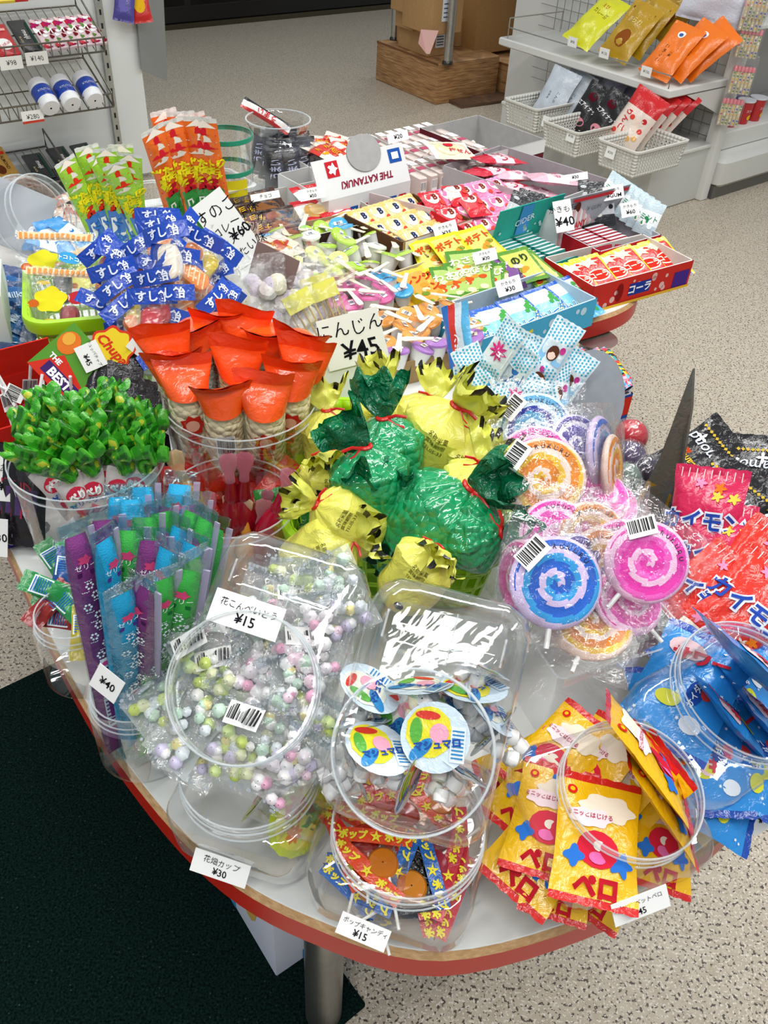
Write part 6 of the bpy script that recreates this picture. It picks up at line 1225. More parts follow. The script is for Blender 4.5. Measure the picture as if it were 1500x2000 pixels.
def inj(J, px, py, dz): # point inside a jar below its face
    M, W, Ln, oc, ro = J; n = Vector((M[0][2], M[1][2], M[2][2])); return onp(px, py, M.translation-n*dz, n), n
# star sweets sachets
def sachet_star(k):
    o = thing('sweets_sachet'); rr = random.Random(k+60); mb = MB(); mp = pouch(mb, .05, .075, .02, '#ffffff', 'film', nu=8, nv=10, wr=.5, seed=k); mb.build('film_bag', o); mb = MB(); mb.grid(lambda u, v: Vector(((u-.5)*.047, (v-.5)*.07, -.009+.003*math.sin(u*9+k)*math.cos(v*7))), 6, 8, '#f2f6f6', 'frost'); mb.build('bag_back', o); mb = MB()
    pal = [['#d0e470', '#e0f4a8', '#fafaf4', '#f0f4c8'], ['#f4b8d4', '#f8dcea', '#ffffff', '#f8f0f6'], ['#ffffff', '#e8f0f4', '#f4e8a0', '#c8e4d0', '#d8d0ec']][k % 3]
    for q in range(20):
        x, y = rr.uniform(-.018, .018), rr.uniform(-.028, .022); r = rr.uniform(.004, .0062)
        mb.lathe([(.0004, -r), (r*.75, -r*.6), (r, 0), (r*.75, r*.6), (.0004, r)], rr.choice(pal), 'star', Matrix.Translation((x, y, rr.uniform(-.003, .003))), n=7)
    mb.build('sugar_stars', o); mb = MB()
    if k in (0, 4): mb.barcode(0, .022, .03, .016, mp=lift(mp, .0008))
    else: mb.rect(.0, .03, .04, .006, '#dfe6ea', mp=lift(mp, .0006), m='film')
    for q in range(18): mb.blob(rr.uniform(-.023, .023), rr.choice((-.034, -.031, .033, .030)), .0015, .0015, '#a8b0b8', mp=lift(mp, .0008), n=5)
    mb.build('print', o); return o
SS = Pool(sachet_star)
ss = [(400, 1300, .02, .7, 0), (365, 1410, .02, 0, 2), (430, 1340, .03, .3, 0), (480, 1310, .03, -.4, 1), (500, 1350, .025, .8, 1), (450, 1400, .03, -.2, 2), (520, 1400, .03, .4, 3), (470, 1450, .02, .1, 0), (540, 1450, .02, .5, 2), (400, 1440, .04, -.7, 5), (570, 1360, .02, .2, 2), (590, 1300, .02, -.3, 4), (540, 1270, .03, .6, 5), (620, 1240, .02, .1, 1), (570, 1215, .035, -.5, 4), (630, 1190, .03, .4, 5), (500, 1190, .045, .0, 2), (560, 1165, .04, .3, 3), (595, 1430, .03, -.1, 3), (560, 1495, .02, -.4, 1), (350, 1350, .045, .2, 5), (440, 1270, .045, -.2, 4), (600, 1370, .045, .8, 0), (520, 1320, .05, .1, 3), (655, 1160, .03, .8, 2), (330, 1400, .04, .4, 3)]
for i, (px, py, dz, sp, k) in enumerate(ss):
    p, n = inj(JA, px, py, dz); SS.get(k, ['lime green', 'pink', 'white', 'lime green', 'pink', 'white'][k]+' star sweets sachet, left tilted jar, '+('top' if py < 1250 else 'upper middle' if py < 1330 else 'lower middle' if py < 1420 else 'bottom')+', '+['left edge', 'left', 'centre', 'right', 'right edge'][min(4, int((px-320)/68))]+(', '+['under', 'over'][i % 2]+' others'), 'sweets sachet', 'star sweets sachets in the left tilted jar', facing(p, n+Vector((R.uniform(-.3, .3), R.uniform(-.3, .3), 0)), Z, sp, 1.15))
# marshmallow cups
def marsh(k):
    o = thing('marshmallow_cup'); mb = MB(); mb.loft([(.026, .026, .006, -.034), (.038, .038, .009, -.002), (.048, .048, .02, 0)], '#ffffff', 'clear', cap=(1, 0)); mb.build('cup_wall', o); mb = MB()
    for (x, y, z) in ((-.007, -.007, -.028), (.008, -.006, -.027), (0, .008, -.027), (-.009, .006, -.014), (.009, .008, -.014), (0, -.008, -.013), (.011, -.01, -.012)): mb.lathe([(.001, -.0065), (.0065, -.0055), (.0078, 0), (.0065, .0055), (.001, .0065)], '#f6f5f3', 'paper', Matrix.Translation((x, y, z)) @ Matrix.Rotation(x*60, 4, 'X'), n=12)
    mb.build('marshmallows', o); mb = MB()
    def L_(u, v): return Vector(((u-.5)*.066, (v-.5)*.06, .0015+.002*math.sin(u*6+k)))
    pts = []
    mb.blob(0, 0, .033, .032, '#d4e6f2', 'gloss', n=24, xf=Matrix.Translation((0, 0, .001))); mb.blob(-.006, .004, .022, .023, '#ecdf30' if k % 2 else '#eef0e0', 'gloss', n=20, xf=Matrix.Translation((0, 0, .0016)), star=.03, lobes=9)
    mb.blob(-.012, -.012, .014, .006, '#2c88c8', 'gloss', xf=Matrix.Translation((0, 0, .0021)), a=.8); mb.blob(-.018, .004, .006, .012, '#5cb040', 'gloss', xf=Matrix.Translation((0, 0, .0021))); mb.blob(-.008, .019, .012, .004, '#d83828', 'gloss', xf=Matrix.Translation((0, 0, .0021)))
    mb.blob(.004, .004, .009, .009, '#f0a8c0', 'gloss', xf=Matrix.Translation((0, 0, .0024))); mb.text('マシュマロ', .009, '#2a50a0', .003, -.006, mp=lambda x, y: (x, y, .003), off=.05, a=.2); mb.rect(.022, -.004, .014, .032, '#e4eef4', 'gloss', mp=lambda x, y: (x, y, .0022))
    for q in range(8): mb.rect(.022, -.016+.0034*q, .011, .0014, '#3888c0', mp=lambda x, y: (x, y, .0028))
    mb.build('printed_lid', o); return o
MC = Pool(marsh)
mc = [(738, 1462, .015, (.25, .75, .6), -.3, 1), (690, 1505, .045, (.9, .75, -.25), .0, 0), (800, 1525, .03, (1.0, -.15, .15), .1, 1), (850, 1440, .01, (-.2, -.1, 1), -.1, 1), (892, 1500, .035, (.35, 1.0, .05), -.9, 0), (790, 1395, .045, (-.1, -.5, .8), .2, 0), (722, 1345, .03, (.3, .7, .5), .5, 0), (820, 1340, .03, (-.3, .9, .3), -.3, 0), (925, 1345, .03, (-.1, .8, .4), .3, 1), (955, 1385, .03, (.5, .7, .3), -.6, 0), (965, 1430, .045, (-.9, .5, .1), .2, 1), (870, 1360, .05, (.2, .8, .3), 0, 0), (700, 1410, .05, (-.3, .9, .2), .9, 0), (935, 1300, .04, (.2, .9, .1), .9, 0)]
xj = Vector([r_[0] for r_ in JB[0]][:3]); yj = Vector([r_[1] for r_ in JB[0]][:3])
for i, (px, py, dz, (tx, ty, tn), sp, k) in enumerate(mc):
    p, n = inj(JB, px, py, dz); MC.get(k, 'marshmallow cup '+['with lid facing right beside the left-hand cup', 'showing white marshmallows at the lower left', 'with its lid edge-on in the lower middle', 'with a big yellow round lid facing up', 'at the lower right with its lid turned up', 'small lid glimpsed at the centre', 'at the upper left behind the round opening', 'with pale lid at the upper centre', 'at the upper right corner', 'below the upper right one', 'pressed to the right wall of the jar', 'behind the big yellow lid', 'against the left wall of the jar', 'highest at the right under the raised panel'][i], 'marshmallow cup', 'marshmallow cups in the right tilted jar', facing(p, (n*tn+xj*tx+yj*ty).normalized(), yj-xj*.3+n*.2, sp, .92))
# flower cups and barcode lid in lower left jar
def flower_cup(k):
    o = thing('flower_candy_cup'); mb = MB(); mb.lathe([(.001, -.03), (.018, -.028), (.024, -.002), (.028, 0)], '#ffffff', 'clear', n=24); mb.build('cup_wall', o); mb = MB(); rr = random.Random(k)
    for q in range(12): r = .0055; mb.lathe([(.0004, -r), (r, 0), (.0004, r)], rr.choice(['#7a4a78', '#8a5a40', '#c8a8b8', '#5c8a4c']), 'sugar', Matrix.Translation((rr.uniform(-.012, .012), rr.uniform(-.012, .012), rr.uniform(-.022, -.006))), n=7)
    mb.build('sugar_stars', o); mb = MB(); mb.blob(0, 0, .031, .031, '#c8d830' if k < 2 else '#e4e4dc', 'gloss', n=30, xf=Matrix.Translation((0, 0, .001)), star=.02, lobes=15)
    if k < 2:
        mb.blob(0, 0, .025, .025, '#e4e048', 'gloss', n=24, xf=Matrix.Translation((0, 0, .0015)))
        for q, ch in enumerate('花畑'): mb.text(ch, .02, ['#d83c20', '#3c9c34'][q], -.011+.022*q, .006, mp=lambda x, y: (x, y, .0022), off=.06)
        mb.blob(0, -.012, .007, .007, '#e88020', 'gloss', xf=Matrix.Translation((0, 0, .0022)), star=.25, lobes=8, n=32)
    else: mb.barcode(0, 0, .036, .022, xf=Matrix.Translation((0, 0, .0018)))
    mb.build('printed_lid', o); return o
x_ = Vector([r_[0] for r_ in JA2[0]][:3]); y_ = Vector([r_[1] for r_ in JA2[0]][:3])
for i, (px, py, dz, tx, ty, lb) in enumerate([(520, 1545, .03, -1.5, .3, 'flower candy cup with yellow lid facing left, in the lower left jar'), (585, 1600, .03, 1.2, -.6, 'flower candy cup with yellow flowered lid at the right of the lower left jar'), (560, 1580, .035, -1.6, -.2, 'flower candy cup showing its barcode underside in the lower left jar')]):
    o = flower_cup(i); tag(o, lb, 'candy cup', 'flower candy cups'); p, n = inj(JA2, px, py, dz); put(o, facing(p, (n*.7+x_*tx+y_*ty).normalized(), y_, .3, 1.15))
# lollipops with triangular wrappers
def pop(c, dark, ball):
    o = thing('wrapped_lollipop'); mb = MB(); W_ = .05; 
    mb.poly([(-W_, .035), (W_*.9, .03), (.03, -.045), (.012, -.045)], dark, 'film'); mb.build('film_back', o)
    mb = MB()
    def strip(x0, y0, x1, y1, w_):
        d = Vector((x1-x0, y1-y0)); L = d.length; d.normalize(); nn = Vector((-d.y, d.x))
        mp = lambda s, t: (x0+d.x*s+nn.x*t, y0+d.y*s+nn.y*t, .004+.002*math.sin(s*60)); mb.grid(lambda u, v: Vector(mp(u*L, (v-.5)*w_)), 10, 2, c, 'gloss')
        for k in range(3): mb.text('ポップ' if k != 1 else '☆', .012, '#f0e040', L*(.18+.32*k), 0, mp=lambda a, b: (mp(a, b)[0], mp(a, b)[1], mp(a, b)[2]+.0012), off=.06); 
    strip(-W_, .03, .028, -.045, .02); strip(-W_*.9, .038, W_*.9, .03, .018); mb.build('printed_wrapper', o)
    mb = MB(); mb.lathe([(.001, -.004), (.017, -.003), (.02, 0), (.017, .004), (.001, .005)], ball, 'jelly', Matrix.Translation((.008, .002, 0)), n=22); mb.build('candy_disc', o)
    mb = MB(); mb.tube([(.015, -.012, .0), (.026, -.075, 0)], .002, '#f2f2ee', 'plastic'); mb.build('stick', o); return o
PO = Pool(pop)
pk_ = {'o': ('#e0481c', '#f4e0d0', '#e08018'), 'r': ('#d82418', '#f4dcd4', '#c83020'), 'b': ('#1c60b0', '#24345c', '#e08a20'), 'p': ('#c02838', '#e8c0c0', '#b02840')}
pp = [('r', 700, 1640, .03, .1), ('o', 735, 1690, .02, .3), ('o', 690, 1660, .04, -.1), ('b', 795, 1720, .025, -.9), ('b', 770, 1740, .04, -1.0), ('p', 855, 1700, .03, 2.3), ('p', 880, 1650, .04, 2.6), ('r', 780, 1600, .05, .6), ('o', 850, 1570, .05, .2), ('b', 710, 1740, .05, .4), ('p', 870, 1740, .045, 2.2), ('r', 740, 1560, .05, -.3)]
x_ = Vector([r_[0] for r_ in JB2[0]][:3])
for i, (k, px, py, dz, sp) in enumerate(pp):
    p, n = inj(JB2, px, py, dz); PO.get(pk_[k], {'o': 'orange', 'r': 'red', 'b': 'blue', 'p': 'dark red'}[k]+' wrapped disc lollipop in the lower right jar, '+['upper left', 'large one in the middle left', 'behind the large one', 'large one pointing down', 'under the large blue one', 'right side with sticks', 'upper right', 'upper centre', 'topmost right', 'small one lower left', 'lower right', 'topmost left'][i], 'wrapped lollipop', 'wrapped lollipops in the lower jar', facing(p, n+Vector((R.uniform(-.2, .2), R.uniform(-.2, .2), 0)), Vector([r_[1] for r_ in JB2[0]][:3]), sp, .72))
# yellow and blue powder candy packs
def pero(c, top, art, blue):
    o = thing('powder_candy_pack'); mb = MB(); wd, ln = .085, .125
    mp = pouch(mb, wd, ln, .014, lambda u, v: top if v > .92 or v < .05 else c, 'gloss', nu=12, nv=18, wr=.25, seed=3 if blue else 4)
    if blue:
        rr = random.Random(2)
        for q in range(14): mb.blob(rr.uniform(-.035, .035), rr.uniform(-.05, .05), .0016, .0016, '#e8f4fc', mp=lift(mp, .0006), star=.3, n=10)
        mb.blob(-.015, .035, .018, .012, '#e8c8cc', mp=lift(mp, .0004)); mb.text('サワー', .018, '#c82c3c', -.0, .03, mp=lift(mp, .0012), off=.06, a=.2); mb.blob(.01, -.005, .008, .014, '#1c489c', mp=lift(mp, .0004)); mb.blob(-.01, -.02, .012, .008, '#d8d838', mp=lift(mp, .0006)); mb.blob(.018, -.035, .01, .008, '#e8f0f8', mp=lift(mp, .0006)); mb.blob(.02, .0, .006, .008, '#d83c3c', mp=lift(mp, .0006)); mb.text('サイダー', .008, '#e8f0f8', .01, -.005, mp=lift(mp, .0012), a=PI/2, off=.02)
    else:
        mb.blob(.008, .03, .028, .014, '#ece0cc', mp=lift(mp, .0003), star=.12, lobes=6, n=36); mb.blob(-.01, .018, .022, .010, '#f4dce0', mp=lift(mp, .0007), star=.1, lobes=7, n=35); mb.text('ミニッとはじける', .006, '#b03050', -.01, .02, mp=lift(mp, .0012), off=.02); mb.blob(-.028, .044, .005, .005, '#d02018', mp=lift(mp, .0006)); mb.blob(-.028, .044, .0025, .0025, c, mp=lift(mp, .0009))
        mb.blob(.0, -.012, .022, .018, '#d4243c', mp=lift(mp, .0005)); mb.blob(.0, -.02, .009, .006, '#e870b0', mp=lift(mp, .0012)); mb.blob(.002, -.008, .007, .005, '#f0e8d8', mp=lift(mp, .001)); mb.blob(-.024, -.022, .009, .009, '#2c70c8', mp=lift(mp, .0008), star=.25, lobes=4, n=24); mb.blob(.024, -.022, .010, .010, '#2c70c8', mp=lift(mp, .0008), star=.3, lobes=5, n=30); mb.text('ペロ', .022, '#b81828', .0, -.046, mp=lift(mp, .0012), off=.06)
    mb.build('wrapper', o); return o
PR = Pool(pero)
KY = ('#e8b414', '#c8201c', 'y', 0); KB = ('#2c8cd8', '#1c4aa8', 'b', 1)
yl = [(1165, 1640, .0, (0, 0, 0), -.35, 1.12, 'large front yellow pack lying across the round opening'), (1265, 1480, -.035, (1.2, .1, 0), -.75, 1.2, 'yellow pack sticking up out of the round opening with a red top'), (1290, 1560, -.01, (1.3, 0, 0), -.65, 1.1, 'yellow pack right behind the upright one'), (1215, 1530, .02, (-1.3, .2, 0), .15, 1.0, 'yellow pack standing in the middle of the opening'), (1190, 1540, .03, (-1.2, .2, 0), .35, 1.0, 'yellow pack left of the middle one in the opening'), (1245, 1545, .025, (-1.4, .0, 0), -.05, 1.0, 'yellow pack right of the middle one in the opening'), (1160, 1500, .02, (-.8, .4, 0), .6, 1.0, 'yellow pack at the upper left of the opening'), (1090, 1475, .025, (-.3, .2, 0), .35, 1.05, 'yellow pack at the top left corner of the jar'), (1060, 1540, .03, (-.3, .1, 0), .2, 1.05, 'yellow pack by the left wall of the jar, upper'), (1075, 1600, .02, (-.2, .1, 0), .5, 1.05, 'yellow pack by the left wall of the jar, middle'), (1065, 1650, .03, (-.2, 0, 0), -.2, 1.1, 'yellow pack by the left wall of the jar, lower'), (1095, 1690, .03, (-.1, -.2, 0), -.25, .9, 'yellow pack at the bottom left corner of the jar'), (1180, 1690, .05, (.1, -.2, 0), -1.0, 1.0, 'yellow pack lying along the bottom edge of the jar'), (1290, 1630, .04, (.2, -.2, 0), -.9, 1.0, 'yellow pack at the lower right corner of the jar'), (1120, 1560, .035, (-.4, .1, 0), .7, 1.0, 'yellow pack between the left wall and the opening'), (1030, 1500, .05, (-.5, .3, 0), .1, 1.0, 'yellow pack deepest in the upper left of the jar'), (1230, 1450, .045, (.1, .6, 0), .2, .95, 'yellow pack behind the top of the opening')]
x_ = Vector([r_[0] for r_ in JC_[0]][:3]); y_ = Vector([r_[1] for r_ in JC_[0]][:3])
for (px, py, dz, t, sp, s_, lb) in yl:
    p, n = inj(JC_, px, py, dz); PR.get(KY, lb, 'powder candy pack', 'yellow powder candy packs in the front right jar', facing(p, (n+x_*t[0]+y_*t[1]).normalized(), Z, sp, s_*.80))
bl = [(1340, 1345, .02, (-.2, .2), .15, 1.35, 'big blue pack against the left wall of the right edge jar'), (1468, 1300, -.05, (1.3, .2), -.15, 1.35, 'blue pack sticking up out of the right edge jar'), (1425, 1400, .01, (1.2, 0), -.1, 1.1, 'blue pack standing left of the upright one'), (1490, 1400, .02, (1.1, 0), -.3, 1.1, 'blue pack behind the upright one at the picture edge'), (1300, 1400, .04, (-.3, .1), .5, 1.0, 'blue pack at the lower left of the right edge jar'), (1380, 1470, .03, (-.1, -.1), -.2, 1.15, 'blue pack below the round opening of the right edge jar'), (1440, 1500, .035, (.1, -.1), .4, 1.1, 'blue pack under the lip at the bottom of the right edge jar'), (1390, 1280, .04, (-.1, .3), .2, 1.1, 'blue pack at the top of the right edge jar'), (1380, 1560, .05, (0, -.2), .7, 1.0, 'blue pack in the bottom corner of the right edge jar'), (1475, 1475, .04, (.1, 0), -.4, 1.1, 'blue pack at the lower right, cut by the picture edge'), (1430, 1345, .05, (.2, 0), .3, 1.0, 'dark blue pack deep inside the opening of the right edge jar')]
x_ = Vector([r_[0] for r_ in JD[0]][:3]); y_ = Vector([r_[1] for r_ in JD[0]][:3])
for (px, py, dz, t, sp, s_, lb) in bl:
    p, n = inj(JD, px, py, dz); PR.get(KB, lb, 'powder candy pack', 'blue powder candy packs in the right edge jar', facing(p, (n+x_*t[0]+y_*t[1]).normalized(), Z, sp, s_*.84))
# signs at the front edge
nA = Vector([r_[2] for r_ in JA[0]][:3]); sign(413, 1178, 548, 1222, 66, .9, nA, [('花こんぺいとう', .26, 0, .18), ('¥15', .42, 0, -.2)], 'white price sign reading ¥15 on top of the left tilted jar', p0=JA[0].translation+nA*.012)
sign(376, 1677, 484, 1714, 46, .745, Vector((-.15, -1, .9)), [('花畑カップ', .33, 0, .2), ('¥30', .42, 0, -.22)], 'white price sign reading ¥30 on the front edge below the lower left jar')
sign(662, 1800, 757, 1840, 42, .765, Vector((0, -1, 1.1)), [('ポップキャンディ', .28, 0, .22), ('¥15', .46, -.05, -.2)], 'white price sign reading ¥15 on the table edge below the lollipop jar')
sign(1198, 1790, 1306, 1748, 46, .79, Vector((.3, -1, .8)), [('シャーベットペロ', .26, 0, .2), ('¥45', .4, -.05, -.22)], 'white price sign reading ¥45 on the table edge below the yellow packs jar')
sign(1465, 1615, 1520, 1580, 50, .74, Vector((.3, -1, .6)), [('¥45', .4, 0, 0)], 'white price sign cut by the right picture edge below the blue packs jar')
# ================================================================ lollipops and the right side
def swirl(c1, c2, c3, bc=0):
    o = thing('swirl_lollipop'); mb = MB(); Rr = .037; nr, na = 22, 72; A1, A2, A3 = C(c1), C(c2), C(c3)
    def prof(v): return Rr*min(1, v/.82) if v < .82 else Rr, (.006*math.sqrt(max(0, 1-(min(1, v/.84))**6)) if v < .84 else .006*0)
    def S(u, v, sg):
        a = 2*PI*u; r = Rr*math.sin(min(1, v)*PI/2)**.9 if v < 1 else Rr; s_ = r/Rr; h = .0058*(1-s_**8)**.5*(1+.10*math.cos(2*PI*(s_*2.05-u))); return Vector((r*math.cos(a), r*math.sin(a), sg*h))
    def col(u, v):
        s_ = math.sin(v*PI/2)**.9; k = (s_*2.05-u) % 1
        if s_ > .93: return A2
        return A2 if k < .3 else (A1 if k < .7 else A3)
    mb.grid(lambda u, v: S(u, v, 1), na, nr, col, 'sugar'); mb.grid(lambda u, v: S(1-u, v, -1), na//2, nr//2, lambda u, v: col(1-u, v), 'sugar'); mb.build('candy_disc', o)
    mb = MB()
    for i, ch in enumerate('KURUKURU'):
        a = 2.2-i*.2; mb.text(ch, .0055, '#2a1c34', .0285*math.cos(a), .0285*math.sin(a), mp=lambda x, y: (x, y, .0072), a=a-PI/2, off=.02)
    mb.build('lettering', o)
    mb = MB(); mb.tube([(0, -.03, 0), (0, -.052, 0)], .0022, '#f2f2f0', 'plastic', n=8); mb.build('stick', o)
    mb = MB()
    def F_(u, v, sg): x, y = (u-.5)*.094, (v-.5)*.1; e = max(0, 1-max(abs(x)/.047, abs(y)/.05)**2.2)**.5; return Vector((x, y, sg*.0095*e+.0016*noise.noise(Vector((x*90, y*90, sg*3)))))
    mb.grid(lambda u, v: F_(u, v, 1), 12, 12, '#ffffff', 'film'); mb.grid(lambda u, v: F_(1-u, v, -1), 12, 12, '#ffffff', 'film'); mb.build('film_bag', o)
    if bc: mb = MB(); mb.barcode(-.024, .02, .026, .017, a=.95, mp=lambda x, y: (x, y, .0105)); mb.build('barcode_label', o)
    return o
SW = Pool(swirl)
cB = ('#1560cc', '#dcc8f0', '#2c9ce0'); cI = ('#3a22a8', '#e4dcf4', '#4a30b8'); cO = ('#ee8c1c', '#f8dccc', '#f8c430'); cP = ('#ee34b0', '#fbc8e8', '#f460c4'); cL = ('#4aa8dc', '#d0e8f4', '#2438b0')
def lolly(px, py, z, yaw, pit, sp, key, s_, lb):
    p = P(px, py, z); n = TOC(p); r = RIGHT; u = n.cross(r)*-1; n2 = (n+r*yaw+Z*pit).normalized(); SW.get(key, lb, 'lollipop', 'swirl lollipops in clear film', facing(p, n2, Z, sp, s_))
pc, rc, hc = cup(1092, 965, .81, 128, .9, 'clear cup holding the upper cluster of swirl lollipops')
pc2, rc2 = P(1165, 1210, .82), .07
o = thing('clear_container', 'square clear container holding the lower cluster of swirl lollipops', 'clear container'); put(o, flat(Vector((pc2.x-.005, pc2.y+.01, TZ+.0005)), 24)); mb = MB(); mb.loft([(.145, .125, .008, .001), (.16, .14, .008, .12)], '#ffffff', 'clear', cap=(1, 0)); mb.build('container_wall', o); mb = MB(); mb.loft([(.16, .14, .008, .12), (.164, .144, .01, .121), (.16, .14, .008, .1215)], '#f0f4f6', 'frost'); mb.box((.0805, -.06, .09), (.0815, .06, .115), '#e8e8e4', 'paper'); mb.build('rim', o)
lolly(1045, 838, .90, 0, .1, .1, cL+(1,), 1.2, 'light blue and indigo swirl lollipop at the back left of the cluster')
lolly(1125, 868, .895, .7, .3, -.2, cI, 1.0, 'indigo swirl lollipop with white rim, back middle')
lolly(1172, 885, .895, 1.9, .1, -.5, cB, 1.2, 'blue swirl lollipop seen nearly edge-on, back right')
lolly(1195, 915, .885, 2.1, 0, -.45, cO, 1.1, 'orange swirl lollipop edge-on at the far right of the cluster')
lolly(1045, 905, .90, -.1, .3, .4, cP, 1.2, 'pink swirl lollipop mostly hidden behind the orange one')
lolly(1062, 935, .925, .0, .1, .2, cO+(1,), 1.22, 'large orange swirl lollipop facing the viewer, upper cluster')
lolly(1168, 968, .87, .4, 1.9, .3, cP, 1.0, 'pink swirl lollipop lying flat, upper of the two at the right')
lolly(1185, 985, .86, .3, 2.2, -.3, cP, 1.0, 'pink swirl lollipop lying flat, lower of the two at the right')
lolly(1130, 1000, .86, .9, .5, -1.0, cP, .9, 'small pink swirl lollipop tucked under the orange one')
lolly(1085, 1045, .90, .25, .2, -.3, cP, 1.05, 'pink swirl lollipop lettered KURUKURU at the top of the lower cluster')
lolly(1155, 1055, .895, .45, .2, -.3, cO, 1.12, 'orange swirl lollipop lettered at the top right of the lower cluster')
lolly(1170, 1110, .885, .9, 0, -.2, cO, 1.15, 'orange swirl lollipop half hidden behind the blue ones')
lolly(1125, 1120, .895, .9, 0, -.2, cI, 1.1, 'indigo swirl lollipop right behind the big blue one')
lolly(1085, 1138, .915, .25, 0, -.15, cB+(1,), 1.22, 'large blue swirl lollipop with barcode, front of the lower cluster')
lolly(1015, 1125, .87, -2.0, 0, .1, cP, 1.05, 'pink swirl lollipop edge-on at the left of the lower cluster')
lolly(1262, 1098, .92, .2, .0, -.55, cP+(1,), 1.12, 'large pink swirl lollipop with barcode at the right')
lolly(1215, 1085, .885, .3, 0, -.2, cP, 1.05, 'pink swirl lollipop behind the large pink one')
lolly(1225, 1175, .87, .6, .9, .3, cP, 1.0, 'pink swirl lollipop lying low below the large pink one')
lolly(1155, 1218, .855, -.2, 2.6, .15, cO, 1.15, 'cream and orange swirl lollipop lying flat at the bottom of the cluster')
lolly(1115, 1185, .85, .3, .4, .5, cI, .9, 'indigo swirl lollipop deep behind the flat cream one')
# dotted sachets in a cup
pP, rP, hP = cup(1008, 748, .855, 112, .9, 'clear cup of blue dotted gummy sachets behind the lollipops')
def dotted(k):
    o = thing('gummy_sachet'); mb = MB(); mp = pouch(mb, .052, .11, .014, '#dceaf0', 'gloss', nu=9, nv=14, wr=.35, seed=k)
    for i in range(8):
        for j in range(19):
            y = -.05+.0055*j+.0027*(i % 2)
            if abs(y) > .02 or (k == 0 and abs(y) > .026): mb.blob(-.022+.0062*i, y, .0019, .0019, '#3aa4c4', mp=lift(mp, .0006), n=6)
    mb.rect(0, 0, .044, .034, ['#e8f2f6', '#8cc0e4', '#3c78c0'][k], mp=lift(mp, .0005)); 
    if k == 0: mb.blob(0, .004, .014, .013, '#d83c88', mp=lift(mp, .0008), star=.35, lobes=9, n=36); mb.text('ピュ', .012, '#ffffff', 0, .004, mp=lift(mp, .0014), off=.06)
    elif k == 1: mb.blob(0, 0, .010, .013, '#5a3424', mp=lift(mp, .0008)); mb.blob(0, -.003, .007, .008, '#f0d0c0', mp=lift(mp, .0011)); mb.blob(.013, .01, .005, .006, '#c83c90', mp=lift(mp, .0009))
    else: mb.text('グミ', .016, '#e8f0f8', 0, 0, mp=lift(mp, .0012), off=.04)
    mb.build('wrapper', o); return o
DT = Pool(dotted)
ds = [(975, 690, .93, -.25, 0), (1080, 690, .93, -.35, 1), (930, 740, .89, .3, 1), (1020, 715, .90, .1, 0), (1050, 740, .90, .5, 1), (960, 770, .88, .9, 2), (1000, 780, .88, -.6, 0), (1040, 790, .87, .4, 0), (1085, 770, .88, -.2, 1), (1000, 740, .90, -.1, 2), (920, 780, .86, .2, 2), (1075, 810, .86, .8, 0), (1110, 745, .87, -.3, 1), (960, 810, .86, .1, 0)]
for i, (px, py, z, sp, k) in enumerate(ds): p = P(px, py, z); DT.get(k, 'blue dotted gummy sachet '+['standing tallest at the left with a pink flower', 'standing tallest at the right', 'at the left rim', 'just right of the flower one', 'right of centre', 'tilted at the lower left', 'below the centre', 'at the lower middle', 'at the right', 'in the very centre', 'at the left bottom', 'at the lower right', 'against the right rim', 'lowest, behind the yellow bags'][i], 'gummy sachet', 'blue dotted gummy sachets', facing(p, TOC(p)+RIGHT*R.uniform(-.9, .9), Z, sp, .82))
# blue and red sachet leaning at the orange cup candies
o = thing('striped_sachet', 'blue and red striped sachet leaning over the orange cup candies', 'sachet'); mb = MB(); mp = pouch(mb, .06, .13, .012, lambda u, v: ['#2a70c8', '#d83a34', '#d8e4f0', '#5ab0e0'][min(3, int(u*4))], 'gloss', wr=.2); mb.text('ドン', .016, '#f4f4f8', 0, 0, a=PI/2, mp=lift(mp, .001), off=.04); mb.build('wrapper', o); p = P(897, 668, .80); put(o, facing(p, TOC(p)+RIGHT*-.9, Z, .6, .95))
# red blue carton of soft candy sticks
o, M, w_, d_, h_ = tray((1085, 818), (1236, 768), .785, .17, '#1d50a8', '#b8bcc4', 'blue and red printed carton of twisted soft candy, at the table edge', deco=lambda mb, w_, d, h: (mb.rect(d/2, h/2, d, h, '#2456b4', mp=lambda x, y: (w_+.0008, x, y)), mb.rect(d*.5, h*.75, d, h*.35, '#d83020', mp=lambda x, y: (w_+.0012, x, y)), mb.rect(w_*.5, h*.75, w_, h*.4, '#d83020', mp=FR), mb.text('ジェリー', .018, '#f4f4f4', d*.4, h*.55, mp=lambda x, y: (w_+.002, x, y), off=.04)))
def softc(k):
    o = thing('soft_candy'); mb = MB(); rr = random.Random(k); mb.grid(lambda u, v: Vector(((.0135-.011*max(0, (abs(v-.5)-.36)/.14)+.006*max(0, (abs(v-.5)-.44)/.06))*math.cos(2*PI*u), (v-.5)*.13, (.0115-.009*max(0, (abs(v-.5)-.36)/.14))*math.sin(2*PI*u))), 14, 26, lambda u, v: rr.choice(['#181410', '#d8c020', '#d83028', '#181410', '#d8c020', '#38a0a8']) if .16 < v < .84 else rr.choice(['#48a8d8', '#e0b0c8', '#d83048']), 'gloss'); mb.text('キャンディ', .015, '#f0e020', 0, 0, a=PI/2, mp=lambda x, y: (x, y, .0135), off=.05); mb.build('wrapper', o); return o
SO = Pool(softc)
